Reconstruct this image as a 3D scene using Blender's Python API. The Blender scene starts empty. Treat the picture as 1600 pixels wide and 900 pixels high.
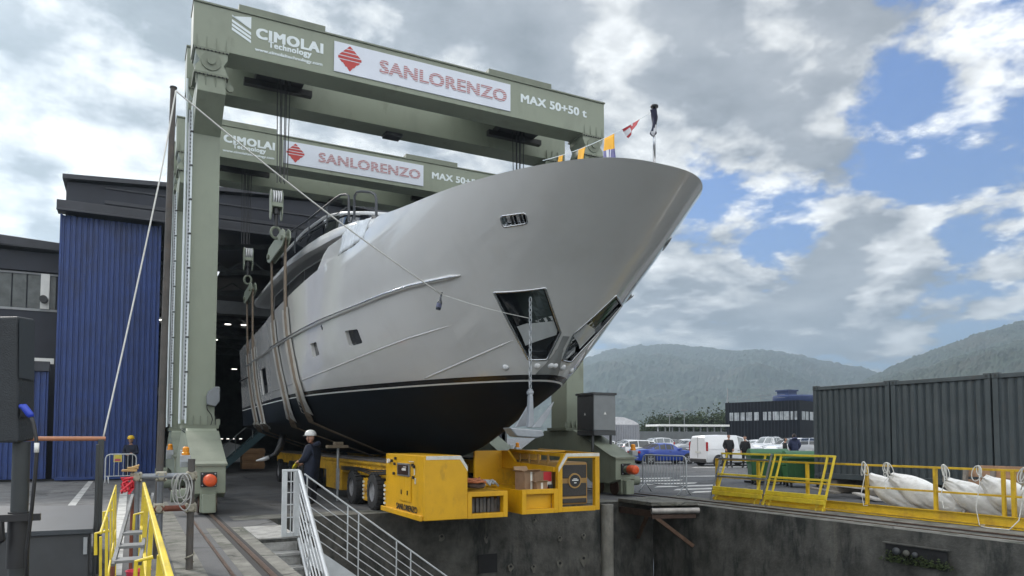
import bpy, bmesh, math, random
from mathutils import Vector, Matrix, noise
from mathutils.bvhtree import BVHTree
random.seed(7)
R = math.radians
scene = bpy.context.scene
COL = scene.collection

# ------------------------------------------------------------------ camera
CAM_H, FPX, PPX, PPY = 1.75, 1143.0, 800.0, 623.0      # eye height, focal length and principal point in 1600 px
PITCH, YAW = R(3.0), R(27.46)
cam_d = bpy.data.cameras.new("camera")
cam = bpy.data.objects.new("camera", cam_d)
COL.objects.link(cam)
cam.location = (0, 0, CAM_H)
cam.rotation_euler = (R(90) + PITCH, 0, -YAW)
cam_d.sensor_width = 36.0
cam_d.lens = FPX / 1600 * 36
cam_d.shift_y = (PPY - 450) / 1600
cam_d.clip_start = 0.05
cam_d.clip_end = 20000
scene.camera = cam
FW = Vector((math.sin(YAW) * math.cos(PITCH), math.cos(YAW) * math.cos(PITCH), math.sin(PITCH)))
RT = Vector((math.cos(YAW), -math.sin(YAW), 0))
UP = RT.cross(FW)
EYE = Vector((0, 0, CAM_H))
def ray(u, v):
    return FW + RT * ((u - PPX) / FPX) - UP * ((v - PPY) / FPX)
def atz(u, v, z=0.0):
    d = ray(u, v); return EYE + d * ((z - CAM_H) / d.z)
def aty(u, v, y):
    d = ray(u, v); return EYE + d * (y / d.y)
def atx(u, v, x):
    d = ray(u, v); return EYE + d * (x / d.x)
def atd(u, v, dist):
    return EYE + ray(u, v) * dist

# ------------------------------------------------------------------ sky, sun, exposure
SUN_EL, SUN_AZ = 36.0, -22.0        # azimuth measured from +Y towards +X
SKY_STRENGTH, SUN_POWER, EXPOSURE = 0.10, 2.7, 0.45
scene.view_settings.view_transform = 'Standard'
scene.view_settings.look = 'None'
scene.view_settings.exposure = EXPOSURE
scene.view_settings.gamma = 1
world = bpy.data.worlds.new("World"); scene.world = world
world.use_nodes = True
wt = world.node_tree; wt.nodes.clear()
def wn(t, **k):
    n = wt.nodes.new(t)
    for a, b in k.items(): setattr(n, a, b)
    return n
def wl(a, b): wt.links.new(a, b)
def wmath(op, a, b=None, c=None, clamp=False):
    n = wn('ShaderNodeMath', operation=op); n.use_clamp = clamp
    for i, x in enumerate((a, b, c)):
        if x is None: continue
        if isinstance(x, (int, float)): n.inputs[i].default_value = x
        else: wl(x, n.inputs[i])
    return n.outputs[0]
def wsmooth(x, lo, hi, a=0.0, b=1.0):
    n = wn('ShaderNodeMapRange', interpolation_type='SMOOTHSTEP')
    wl(x, n.inputs[0])
    for i, q in enumerate((lo, hi, a, b)): n.inputs[i + 1].default_value = q
    return n.outputs[0]
def wmix(f, a, b):
    n = wn('ShaderNodeMix', data_type='RGBA')
    for s, x in ((n.inputs[0], f), (n.inputs[6], a), (n.inputs[7], b)):
        if isinstance(x, (int, float)): s.default_value = x
        elif isinstance(x, tuple): s.default_value = (*x, 1)
        else: wl(x, s)
    return n.outputs[2]
sky = wn('ShaderNodeTexSky', sky_type='NISHITA')
sky.sun_disc = False
sky.sun_elevation = R(SUN_EL); sky.sun_rotation = R(SUN_AZ)
sky.air_density = 1.3; sky.dust_density = 0.6; sky.ozone_density = 2.5
tc = wn('ShaderNodeTexCoord')
DIR = tc.outputs['Generated']
sep = wn('ShaderNodeSeparateXYZ'); wl(DIR, sep.inputs[0])
def blob(u, v, deg, amp):
    """soft patch of the sky in a world direction"""
    d = ray(u, v).normalized()
    n = wn('ShaderNodeVectorMath', operation='DOT_PRODUCT'); wl(DIR, n.inputs[0]); n.inputs[1].default_value = d
    k = 1.0 / (1 - math.cos(R(deg)))
    e = wmath('MULTIPLY_ADD', n.outputs['Value'], k, -k)
    return wmath('MULTIPLY', wmath('EXPONENT', e), amp)
def addall(l):
    r = l[0]
    for x in l[1:]: r = wmath('ADD', r, x)
    return r
# clouds lie on a layer: flatten the direction so that they crowd towards the horizon
zden = wmath('ADD', wmath('MAXIMUM', sep.outputs[2], 0.0), 0.22)
cx_ = wmath('DIVIDE', sep.outputs[0], zden); cy_ = wmath('DIVIDE', sep.outputs[1], zden)
comb = wn('ShaderNodeCombineXYZ'); wl(cx_, comb.inputs[0]); wl(cy_, comb.inputs[1])
def fbm(vec, scale, detail, rough, dist=0.0, off=(0, 0, 0)):
    m = wn('ShaderNodeMapping'); wl(vec, m.inputs[0]); m.inputs['Location'].default_value = off
    n = wn('ShaderNodeTexNoise', noise_dimensions='3D'); wl(m.outputs[0], n.inputs['Vector'])
    n.inputs['Scale'].default_value = scale; n.inputs['Detail'].default_value = detail
    n.inputs['Roughness'].default_value = rough; n.inputs['Distortion'].default_value = dist
    return n.outputs['Fac']
P0 = comb.outputs[0]
big = fbm(P0, 1.15, 3, 0.5, 0.2, (3.1, 1.7, 0))
fine = fbm(P0, 4.6, 11, 0.58, 0.1, (0.3, 5.1, 0))
fine2 = fbm(P0, 4.6, 7, 0.58, 0.1, (0.3 + 0.06, 5.1 - 0.15, 0))      # the same field a little towards the sun
dens = wmath('ADD', wmath('MULTIPLY', big, 0.40), wmath('MULTIPLY', fine, 1.0))
dens = wmath('ADD', dens, addall([
    blob(150, 150, 22, .30), blob(620, 60, 14, .30), blob(1180, 60, 7, .22), blob(1000, 120, 7, .10),
    blob(1350, 400, 5, .10), blob(1250, 180, 6, .12), blob(1560, 200, 5, .15),
    blob(1450, 240, 5, -.20), blob(1590, 40, 5, -.16), blob(1300, 260, 4, -.10), blob(1230, 385, 2.5, -.10), blob(1090, 330, 2.5, -.16),
    blob(1400, 130, 4, -.12), blob(1250, 330, 3, -.12), blob(1330, 390, 3, .08), blob(1140, 300, 2.5, -.10), blob(1030, 480, 4, .22), blob(1180, 490, 4, .24), blob(1330, 480, 4, .2), blob(1100, 400, 2.5, .12), blob(1090, 200, 2.5, -.10), blob(1250, 160, 3, .08), blob(1340, 330, 3.2, .24), blob(1390, 420, 3, .14), blob(1290, 240, 2.5, .16), blob(1500, 110, 3, .10)]))
behind = wsmooth(sep.outputs[1], 0.35, -0.2, 0.0, 0.14)
dens = wmath('ADD', dens, behind)
cover = wsmooth(dens, 0.635, 0.765)
thick = wsmooth(dens, 0.72, 1.08)
lit = wmath('MULTIPLY', wmath('SUBTRACT', fine, fine2), 4.6)
SUND = Vector((math.sin(R(SUN_AZ)) * math.cos(R(SUN_EL)), math.cos(R(SUN_AZ)) * math.cos(R(SUN_EL)), math.sin(R(SUN_EL))))
glow = addall([blob(120, 265, 9, 1.0), blob(640, 210, 9, .55), blob(340, 240, 8, .5), blob(1530, 330, 9, .3), blob(1080, 60, 6, .25), blob(1010, 400, 6, .2)])
bright = wmath('ADD', wmath('SUBTRACT', 0.98, wmath('MULTIPLY', thick, 0.78)), lit)
dark = addall([blob(220, 90, 10, -.34), blob(20, 330, 6, -.18), blob(1180, 70, 8, -.22), blob(620, 90, 8, -.10), blob(900, 60, 6, -.12), blob(1280, 545, 9, -.34), blob(1010, 530, 7, -.22), blob(1520, 520, 7, -.16)])
bright = wmath('ADD', wmath('ADD', bright, glow), dark)
floor_ = wmath('ADD', wmath('MULTIPLY', wmath('SUBTRACT', fine, 0.5), 0.7), wmath('MULTIPLY', wmath('SUBTRACT', fbm(P0, 2.2, 8, 0.6, 0.1, (7, 2, 0)), 0.5), 1.1))
floor_ = wmath('ADD', floor_, 0.36)
bright = wmath('MINIMUM', wmath('SMOOTH_MAX', bright, floor_, 0.12), 1.6)
bright = wmath('MAXIMUM', bright, 0.2)
# added fill for the hull: unseen sky behind and above the camera is brightened
fwd = wn('ShaderNodeVectorMath', operation='DOT_PRODUCT'); wl(DIR, fwd.inputs[0]); fwd.inputs[1].default_value = FW
bright = wmath('MULTIPLY', bright, wsmooth(fwd.outputs['Value'], 0.62, -0.15, 1.0, 3.0))
ctint = wmix(wsmooth(bright, 0.3, 0.95), (0.93, 0.97, 1.05), (1.0, 1.0, 0.985))
cb = wn('ShaderNodeVectorMath', operation='SCALE'); wl(ctint, cb.inputs[0]); wl(wmath('MULTIPLY', bright, 6.4), cb.inputs['Scale'])
skyg = wn('ShaderNodeVectorMath', operation='MULTIPLY'); wl(sky.outputs[0], skyg.inputs[0]); skyg.inputs[1].default_value = (0.30, 0.56, 1.02)
col = wmix(cover, skyg.outputs[0], cb.outputs[0])
# pale band close to the horizon
hz = wsmooth(sep.outputs[2], 0.0, 0.14, 0.45, 0.0)
col = wmix(hz, col, (3.8, 4.4, 5.2))
bg = wn('ShaderNodeBackground'); wl(col, bg.inputs[0]); bg.inputs[1].default_value = SKY_STRENGTH
wo = wn('ShaderNodeOutputWorld'); wl(bg.outputs[0], wo.inputs[0])
sd = bpy.data.lights.new("sun", 'SUN'); sd.energy = SUN_POWER; sd.angle = R(10); sd.color = (1.0, 0.95, 0.88)
sun = bpy.data.objects.new("sun", sd); COL.objects.link(sun)
sun.rotation_euler = (-SUND).to_track_quat('-Z', 'Y').to_euler()
sun.location = (0, 0, 40)

# ------------------------------------------------------------------ materials
MATS = {}
def mat(name, c, rough=0.6, metal=0.0, var=0.12, scale=3.0, bump=0.0, bscale=None, coat=0.0, stain=None, stain_amt=0.0, stain_scale=0.8,
        streak=0.0, stain2=None, stain2_amt=0.6, stain2_scale=2.0, cracks=0.0, crack_scale=0.3, emit=0.0, alpha=None, detail=6, spec=0.5, rvar=0.0):
    if name in MATS: return MATS[name]
    m = bpy.data.materials.new(name); m.use_nodes = True
    t = m.node_tree; b = t.nodes['Principled BSDF']
    b.inputs['Roughness'].default_value = rough; b.inputs['Metallic'].default_value = metal
    b.inputs['Specular IOR Level'].default_value = spec
    if coat: b.inputs['Coat Weight'].default_value = coat; b.inputs['Coat Roughness'].default_value = 0.04
    tcn = t.nodes.new('ShaderNodeTexCoord')
    n = t.nodes.new('ShaderNodeTexNoise'); n.inputs['Scale'].default_value = scale; n.inputs['Detail'].default_value = detail
    n.inputs['Roughness'].default_value = 0.62
    t.links.new(tcn.outputs['Object'], n.inputs['Vector'])
    mr = t.nodes.new('ShaderNodeMapRange'); mr.inputs[1].default_value = 0.3; mr.inputs[2].default_value = 0.7
    mr.inputs[3].default_value = 1 - var; mr.inputs[4].default_value = 1 + var
    t.links.new(n.outputs['Fac'], mr.inputs[0])
    mx = t.nodes.new('ShaderNodeVectorMath'); mx.operation = 'SCALE'; mx.inputs[0].default_value = c[:3]
    t.links.new(mr.outputs[0], mx.inputs['Scale'])
    out = mx.outputs[0]
    if stain is not None:
        n2 = t.nodes.new('ShaderNodeTexNoise'); n2.inputs['Scale'].default_value = stain_scale; n2.inputs['Detail'].default_value = 9
        n2.inputs['Roughness'].default_value = 0.7
        mp = t.nodes.new('ShaderNodeMapping'); t.links.new(tcn.outputs['Object'], mp.inputs[0])
        mp.inputs['Scale'].default_value = (1, 1, 1 - 0.85 * streak); mp.inputs['Location'].default_value = (3.7, 9.1, 1.3)
        t.links.new(mp.outputs[0], n2.inputs['Vector'])
        r2 = t.nodes.new('ShaderNodeMapRange'); r2.interpolation_type = 'SMOOTHSTEP'
        r2.inputs[1].default_value = 0.48; r2.inputs[2].default_value = 0.66; r2.inputs[4].default_value = stain_amt
        t.links.new(n2.outputs['Fac'], r2.inputs[0])
        mm = t.nodes.new('ShaderNodeMix'); mm.data_type = 'RGBA'
        t.links.new(r2.outputs[0], mm.inputs[0]); t.links.new(out, mm.inputs[6]); mm.inputs[7].default_value = (*stain, 1)
        out = mm.outputs[2]
    if stain2 is not None:
        n4 = t.nodes.new('ShaderNodeTexNoise'); n4.inputs['Scale'].default_value = stain2_scale; n4.inputs['Detail'].default_value = 8; n4.inputs['Roughness'].default_value = 0.65
        mp4 = t.nodes.new('ShaderNodeMapping'); t.links.new(tcn.outputs['Object'], mp4.inputs[0]); mp4.inputs['Scale'].default_value = (1, 1, 1 - 0.9 * streak); mp4.inputs['Location'].default_value = (11.3, 2.2, 7.7)
        t.links.new(mp4.outputs[0], n4.inputs['Vector'])
        r4 = t.nodes.new('ShaderNodeMapRange'); r4.interpolation_type = 'SMOOTHSTEP'; r4.inputs[1].default_value = 0.58; r4.inputs[2].default_value = 0.70; r4.inputs[4].default_value = stain2_amt
        t.links.new(n4.outputs['Fac'], r4.inputs[0])
        m4 = t.nodes.new('ShaderNodeMix'); m4.data_type = 'RGBA'; t.links.new(r4.outputs[0], m4.inputs[0]); t.links.new(out, m4.inputs[6]); m4.inputs[7].default_value = (*stain2, 1); out = m4.outputs[2]
    if cracks:
        vz = t.nodes.new('ShaderNodeTexVoronoi'); vz.feature = 'DISTANCE_TO_EDGE'; vz.inputs['Scale'].default_value = crack_scale
        nd_ = t.nodes.new('ShaderNodeTexNoise'); nd_.inputs['Scale'].default_value = crack_scale * 4; nd_.inputs['Detail'].default_value = 6; t.links.new(tcn.outputs['Object'], nd_.inputs['Vector'])
        ad = t.nodes.new('ShaderNodeVectorMath'); ad.operation = 'MULTIPLY_ADD'; ad.inputs[1].default_value = (.9 / crack_scale * .25,) * 3; t.links.new(nd_.outputs['Color'], ad.inputs[0]); t.links.new(tcn.outputs['Object'], ad.inputs[2])
        t.links.new(ad.outputs[0], vz.inputs['Vector'])
        r5 = t.nodes.new('ShaderNodeMapRange'); r5.inputs[1].default_value = 0.002; r5.inputs[2].default_value = 0.010; r5.inputs[3].default_value = cracks; r5.inputs[4].default_value = 0
        t.links.new(vz.outputs['Distance'], r5.inputs[0])
        m5 = t.nodes.new('ShaderNodeMix'); m5.data_type = 'RGBA'; t.links.new(r5.outputs[0], m5.inputs[0]); t.links.new(out, m5.inputs[6]); m5.inputs[7].default_value = (.012, .012, .012, 1); out = m5.outputs[2]
    t.links.new(out, b.inputs['Base Color'])
    if rvar:
        r3 = t.nodes.new('ShaderNodeMapRange'); r3.inputs[1].default_value = 0.3; r3.inputs[2].default_value = 0.7
        r3.inputs[3].default_value = max(0.02, rough - rvar); r3.inputs[4].default_value = min(1, rough + rvar)
        t.links.new(n.outputs['Fac'], r3.inputs[0]); t.links.new(r3.outputs[0], b.inputs['Roughness'])
    if bump:
        nb = t.nodes.new('ShaderNodeTexNoise'); nb.inputs['Scale'].default_value = bscale or scale * 6; nb.inputs['Detail'].default_value = 5
        t.links.new(tcn.outputs['Object'], nb.inputs['Vector'])
        bp = t.nodes.new('ShaderNodeBump'); bp.inputs['Strength'].default_value = bump; bp.inputs['Distance'].default_value = 0.02
        t.links.new(nb.outputs['Fac'], bp.inputs['Height']); t.links.new(bp.outputs[0], b.inputs['Normal'])
    if emit:
        b.inputs['Emission Color'].default_value = (*c[:3], 1); b.inputs['Emission Strength'].default_value = emit
    if alpha is not None: b.inputs['Alpha'].default_value = alpha
    MATS[name] = m
    return m

# ------------------------------------------------------------------ mesh helpers
def wloc(o):
    v = Vector((0, 0, 0))
    while o is not None:
        v = v + o.location; o = o.parent
    return v
class MB:
    """collects shapes in world space and links them as ONE mesh object"""
    def __init__(s): s.v = []; s.f = []; s.mi = []; s.cur = 0
    def add(s, vs, fs):
        o = len(s.v); s.v += [Vector(p) for p in vs]; s.f += [tuple(i + o for i in f) for f in fs]; s.mi += [s.cur] * len(fs); return s
    def box(s, x0, x1, y0, y1, z0, z1):
        if x0 > x1: x0, x1 = x1, x0
        if y0 > y1: y0, y1 = y1, y0
        if z0 > z1: z0, z1 = z1, z0
        return s.add([(x0, y0, z0), (x1, y0, z0), (x1, y1, z0), (x0, y1, z0), (x0, y0, z1), (x1, y0, z1), (x1, y1, z1), (x0, y1, z1)],
                     [(0, 3, 2, 1), (4, 5, 6, 7), (0, 1, 5, 4), (1, 2, 6, 5), (2, 3, 7, 6), (3, 0, 4, 7)])
    def obox(s, c, ax, ay, az):
        """box from centre and three half-axis vectors"""
        c, ax, ay, az = map(Vector, (c, ax, ay, az))
        if ax.cross(ay).dot(az) < 0: ax = -ax
        P = [c + ax * i + ay * j + az * k for k in (-1, 1) for i, j in ((-1, -1), (1, -1), (1, 1), (-1, 1))]
        return s.add(P, [(0, 3, 2, 1), (4, 5, 6, 7), (0, 1, 5, 4), (1, 2, 6, 5), (2, 3, 7, 6), (3, 0, 4, 7)])
    def bar(s, p, q, w, h, up=(0, 0, 1)):
        """rectangular bar from p to q, w across, h along 'up'"""
        p, q = Vector(p), Vector(q); d = (q - p)
        if d.length < 1e-6: return s
        dn = d.normalized(); u = Vector(up)
        if abs(dn.dot(u)) > 0.97: u = Vector((0, 1, 0)) if abs(dn.y) < .9 else Vector((1, 0, 0))
        sd = dn.cross(u).normalized(); u = sd.cross(dn)
        return s.obox((p + q) / 2, sd * (w / 2), d / 2, u * (h / 2))
    def tube(s, pts, r, n=8, caps=True, rr=None):
        pts = [Vector(p) for p in pts]
        N = len(pts); vs = []; fs = []
        t0 = (pts[1] - pts[0]).normalized()
        a = t0.orthogonal().normalized()
        for i, p in enumerate(pts):
            t = (pts[min(i + 1, N - 1)] - pts[max(i - 1, 0)])
            t = t.normalized() if t.length > 1e-9 else t0
            a = (a - t * a.dot(t))
            a = a.normalized() if a.length > 1e-6 else t.orthogonal().normalized()
            b = t.cross(a); q = rr[i] if rr else r
            for k in range(n):
                w = 2 * math.pi * k / n
                vs.append(p + (a * math.cos(w) + b * math.sin(w)) * q)
        for i in range(N - 1):
            for k in range(n):
                k2 = (k + 1) % n
                fs.append((i * n + k, i * n + k2, (i + 1) * n + k2, (i + 1) * n + k))
        if caps:
            fs.append(tuple(range(n - 1, -1, -1))); fs.append(tuple((N - 1) * n + k for k in range(n)))
        return s.add(vs, fs)
    def cyl(s, p, q, r, n=16): return s.tube([p, q], r, n)
    def prism(s, poly, a, b):
        """polygon of 3-D points swept by vector b-a"""
        d = Vector(b) - Vector(a); n = len(poly); P = [Vector(p) for p in poly]
        nn = Vector((0, 0, 0))
        for i in range(n): nn += (P[i] - P[0]).cross(P[(i + 1) % n] - P[0])
        if nn.dot(d) > 0: P.reverse()
        return s.add(P + [p + d for p in P], [tuple(range(n))] + [tuple(range(2 * n - 1, n - 1, -1))] +
                     [((i + 1) % n, i, i + n, (i + 1) % n + n) for i in range(n)])
    def lathe(s, prof, o, axis=(0, 0, 1), n=16, caps=True):
        o = Vector(o); ax = Vector(axis).normalized(); a = ax.orthogonal().normalized(); b = ax.cross(a)
        vs = []; fs = []
        for r, h in prof:
            for k in range(n):
                w = 2 * math.pi * k / n
                vs.append(o + ax * h + (a * math.cos(w) + b * math.sin(w)) * r)
        for i in range(len(prof) - 1):
            for k in range(n):
                k2 = (k + 1) % n
                fs.append((i * n + k, i * n + k2, (i + 1) * n + k2, (i + 1) * n + k))
        if caps:
            fs.append(tuple(range(n - 1, -1, -1))); fs.append(tuple((len(prof) - 1) * n + k for k in range(n)))
        return s.add(vs, fs)
    def ball(s, c, rx, ry=None, rz=None, n=12, m=8):
        ry = rx if ry is None else ry; rz = rx if rz is None else rz
        c = Vector(c); vs = [c + Vector((0, 0, -rz))]; fs = []
        for i in range(1, m):
            th = math.pi * i / m
            for k in range(n):
                w = 2 * math.pi * k / n
                vs.append(c + Vector((rx * math.sin(th) * math.cos(w), ry * math.sin(th) * math.sin(w), -rz * math.cos(th))))
        vs.append(c + Vector((0, 0, rz)))
        for k in range(n): fs.append((0, 1 + (k + 1) % n, 1 + k))
        for i in range(m - 2):
            for k in range(n):
                k2 = (k + 1) % n
                fs.append((1 + i * n + k, 1 + i * n + k2, 1 + (i + 1) * n + k2, 1 + (i + 1) * n + k))
        L = len(vs) - 1
        for k in range(n): fs.append((1 + (m - 2) * n + k, 1 + (m - 2) * n + (k + 1) % n, L))
        return s.add(vs, fs)
    def quad(s, a, b, c, d): return s.add([a, b, c, d], [(0, 1, 2, 3)])
    def rot(s, i0, c, axis, ang):
        M = Matrix.Rotation(ang, 4, Vector(axis)); c = Vector(c)
        for i in range(i0, len(s.v)): s.v[i] = c + M @ (s.v[i] - c)
        return s
    def build(s, name, m, parent=None, smooth=False, bevel=0.0, base=None, solid=0.0):
        if parent is not None: off = wloc(parent)
        elif base is not None: off = Vector(base)
        else:
            xs = [p.x for p in s.v]; ys = [p.y for p in s.v]; zs = [p.z for p in s.v]
            off = Vector(((min(xs) + max(xs)) / 2, (min(ys) + max(ys)) / 2, min(zs)))
        me = bpy.data.meshes.new(name)
        me.from_pydata([tuple(p - off) for p in s.v], [], s.f)
        for q in (m if isinstance(m, (list, tuple)) else [m]): me.materials.append(q)
        if any(s.mi): me.polygons.foreach_set('material_index', s.mi)
        me.validate(); me.update()
        if smooth is True: me.polygons.foreach_set('use_smooth', [True] * len(me.polygons))
        elif smooth: me.shade_flat(); me.set_sharp_from_angle(angle=R(smooth)); me.polygons.foreach_set('use_smooth', [True] * len(me.polygons)); me.set_sharp_from_angle(angle=R(smooth))
        o = bpy.data.objects.new(name, me); COL.objects.link(o)
        if parent is not None: o.parent = parent
        else: o.location = off
        if bevel:
            b = o.modifiers.new("bevel", 'BEVEL'); b.width = bevel; b.segments = 2; b.limit_method = 'ANGLE'; b.angle_limit = R(40)
        if solid:
            b = o.modifiers.new("solid", 'SOLIDIFY'); b.thickness = solid; b.offset = 0
        return o
def empty(name, loc, label=None, cat=None, group=None, rz=0.0):
    o = bpy.data.objects.new(name, None); COL.objects.link(o)
    o.location = loc; o.rotation_euler = (0, 0, rz); o.empty_display_size = 0.3
    if label: tag(o, label, cat, group)
    return o
def tag(o, label=None, cat=None, group=None, kind=None):
    if label: o['label'] = label
    if cat: o['category'] = cat
    if group: o['group'] = group
    if kind: o['kind'] = kind
    return o
def copy_tree(o, parent=None):
    c = o.copy(); COL.objects.link(c)
    if parent is not None: c.parent = parent
    for ch in [q for q in list(o.children)]: copy_tree(ch, c)
    return c
def struct(mb, name, m, **k): return tag(mb.build(name, m, **k), kind='structure')
def text_mb(txt, o, ax, ay, width=None, height=1.0, bold=0.02, thick=0.008, space=1.0):
    """letters as a mesh: o = lower left corner, ax = reading direction, ay = up; scaled to width x height;
    bold = metres added to every stroke by overlaying shifted copies, each a hair deeper"""
    cu = bpy.data.curves.new("t", 'FONT'); cu.body = txt; cu.size = 1.0; cu.extrude = 0.5; cu.resolution_u = 3; cu.space_character = space
    ob = bpy.data.objects.new("t", cu); COL.objects.link(ob)
    bpy.context.view_layer.update()
    me = bpy.data.meshes.new_from_object(ob.evaluated_get(bpy.context.evaluated_depsgraph_get()))
    bpy.data.objects.remove(ob)
    vs = [v.co.copy() for v in me.vertices]; fs = [tuple(p.vertices) for p in me.polygons]
    bpy.data.meshes.remove(me)
    x0 = min(v.x for v in vs); x1 = max(v.x for v in vs); y0 = min(v.y for v in vs); y1 = max(v.y for v in vs)
    ax = Vector(ax).normalized(); ay = Vector(ay).normalized(); az = ax.cross(ay)
    sy = (height - bold) / (y1 - y0); sx = (width - 2 * bold) / (x1 - x0) if width else sy
    mb = MB(); offs = [(0, 0)] if bold < .002 else [(-1, -.5), (-1, .5), (-.4, .5), (.3, .5), (1, .5), (1, -.5), (.3, -.5), (-.4, -.5)]
    o0 = Vector(o) + ax * bold + ay * bold * .5
    for k, (dx, dy) in enumerate(offs):
        o = o0 + ax * (dx * bold) + ay * (dy * bold) - az * (.0004 * k)
        mb.add([o + ax * ((v.x - x0) * sx) + ay * ((v.y - y0) * sy) + az * (thick * (v.z + 0.5)) for v in vs], fs)
    return mb
# ================================================================== SETTING
M_asph = mat('asphalt', (0.085, 0.087, 0.09), 0.85, var=0.35, scale=0.9, bump=0.35, bscale=60, stain=(0.035, 0.036, 0.04), stain_amt=0.75, stain_scale=0.45, cracks=.8, crack_scale=.22, rvar=.22)
M_asph2 = mat('old_asphalt', (0.15, 0.15, 0.15), 0.9, var=0.35, scale=1.6, bump=0.4, bscale=40, stain=(0.05, 0.05, 0.052), stain_amt=0.7, stain_scale=0.8, cracks=.8, crack_scale=.3, stain2=(.2, .195, .185), stain2_amt=.5, stain2_scale=1.1, rvar=.2)
M_conc = mat('coping_concrete', (0.15, 0.147, 0.13), 0.9, var=0.45, scale=2.2, bump=0.5, bscale=30, stain=(0.05, 0.056, 0.038), stain_amt=0.85, stain_scale=1.4, stain2=(.21, .20, .175), stain2_amt=.6, stain2_scale=1.9, cracks=.7, crack_scale=.5)
M_white = mat('road_paint', (0.47, 0.47, 0.455), 0.75, var=0.25, scale=4, stain=(0.13, 0.13, 0.13), stain_amt=0.8, stain_scale=1.5)
M_rail = mat('rail_steel', (0.10, 0.065, 0.05), 0.5, 0.6, var=0.3, scale=8)
M_dark = mat('dark_gap', (0.015, 0.015, 0.016), 0.8, var=0.2)
M_water = mat('dock_water', (0.03, 0.045, 0.045), 0.08, var=0.2, bump=0.2, bscale=3)
M_wall = mat('dock_wall_concrete', (0.085, 0.083, 0.075), 0.92, var=0.65, scale=1.7, bump=0.8, bscale=16, stain=(0.022, 0.025, 0.024), stain_amt=0.95, stain_scale=1.9, streak=0.80, stain2=(.17, .16, .135), stain2_amt=.45, stain2_scale=2.6, detail=9)
BX0, BX1, BY1, BZ = 2.65, 12.95, 16.4, -3.6
SX0 = 1.95
g = MB()
G = 6000
g.add([(-G, -G, 0), (SX0, -G, 0), (SX0, 13.1, 0), (SX0, 15.0, 0), (SX0, BY1, 0), (SX0, G, 0), (-G, G, 0)], [(0, 1, 2, 3, 4, 5, 6)])
g.add([(BX1, -G, 0), (G, -G, 0), (G, G, 0), (BX1, G, 0)], [(0, 1, 2, 3)])
g.add([(SX0, BY1, 0), (BX1, BY1, 0), (BX1, G, 0), (SX0, G, 0)], [(0, 1, 2, 3)])
g.add([(SX0, 13.1, 0), (BX0, 13.1, 0), (BX0, BY1, 0), (SX0, BY1, 0)], [(0, 1, 2, 3)])
struct(g, 'ground', M_asph, base=(0, 0, 0))
# dock walls: subdivided sheets with a slightly uneven face
def wall_sheet(p, q, z0, z1, nrm, name, step=0.35, amp=0.025):
    p, q = Vector(p), Vector(q); L = (q - p).length; n = max(2, int(L / step)); m = max(2, int((z1 - z0) / step))
    mb = MB(); vs = []; fs = []
    for j in range(m + 1):
        for i in range(n + 1):
            P = p.lerp(q, i / n); P.z = z0 + (z1 - z0) * j / m
            e = 0 if j == m else amp * noise.noise(P * 0.9) + amp * .5 * noise.noise(P * 3.1)
            vs.append(P + Vector(nrm) * e)
    for j in range(m):
        for i in range(n):
            fs.append((j * (n + 1) + i, j * (n + 1) + i + 1, (j + 1) * (n + 1) + i + 1, (j + 1) * (n + 1) + i))
    mb.add(vs, fs)
    return struct(mb, name, M_wall, smooth=True)
wall_sheet((BX0, BY1, 0), (BX1, BY1, 0), BZ, 0, (0, -1, 0), 'dock_front_wall')
wall_sheet((BX1, BY1, 0), (BX1, -12, 0), BZ, 0, (-1, 0, 0), 'dock_side_wall')
wall_sheet((SX0, -12, 0), (SX0, 13.1, 0), BZ, 0, (1, 0, 0), 'dock_near_wall')
wall_sheet((SX0, 13.1, 0), (BX0, 13.1, 0), BZ, 0, (0, -1, 0), 'dock_stair_wall')
wall_sheet((BX0, 13.1, 0), (BX0, BY1, 0), BZ, 0, (1, 0, 0), 'dock_landing_wall')
w = MB().box(SX0 - 1, BX1 + 1, -40, BY1 + 1, -6, -2.9)
struct(w, 'dock_water', M_water)
# coping strips, slightly proud of the asphalt
def strip(x0, x1, y0, y1, z, name, m):
    n = max(1, int((y1 - y0) / 0.8)); mb = MB(); vs = []; fs = []
    for i in range(n + 1):
        y = y0 + (y1 - y0) * i / n
        vs += [(x0, y, z), (x1, y, z)]
    for i in range(n): fs.append((2 * i, 2 * i + 1, 2 * i + 3, 2 * i + 2))
    mb.add(vs, fs); return struct(mb, name, m)
strip(1.30, SX0, -8, 15.2, 0.004, 'coping_near', M_conc)
strip(BX1, 14.6, -10, 17.3, 0.004, 'coping_far', M_conc)
mb = MB().add([(SX0, BY1, .004), (11.9, BY1, .004), (11.9, BY1 + .9, .004), (SX0, BY1 + .9, .004)], [(0, 1, 2, 3)])
struct(mb, 'coping_front', M_conc)
strip(0.55, 0.9, 5, 22, 0.004, 'concrete_slab', M_conc)
# old patched asphalt between the hall and the dock
mb = MB().add([(-9, 17.5, .004), (0.5, 17.5, .004), (0.5, 33.4, .004), (-9, 33.4, .004)], [(0, 1, 2, 3)])
struct(mb, 'yard_asphalt', M_asph2)
# crane rails in their grooves
for x, y0, y1, nm in ((1.62, -6, 46, 'near'), (13.85, -8, 46, 'far')):
    struct(MB().add([(x - .12, y0, .007), (x + .12, y0, .007), (x + .12, y1, .007), (x - .12, y1, .007)], [(0, 1, 2, 3)]), 'rail_groove', M_dark)
    struct(MB().box(x - .035, x + .035, y0, y1, -.02, .03), 'crane_rail', M_rail)
for x in (1.18, 13.35):
    struct(MB().box(x - .02, x + .02, -6, 30, -.02, .02), 'cable_channel', M_rail)
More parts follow.
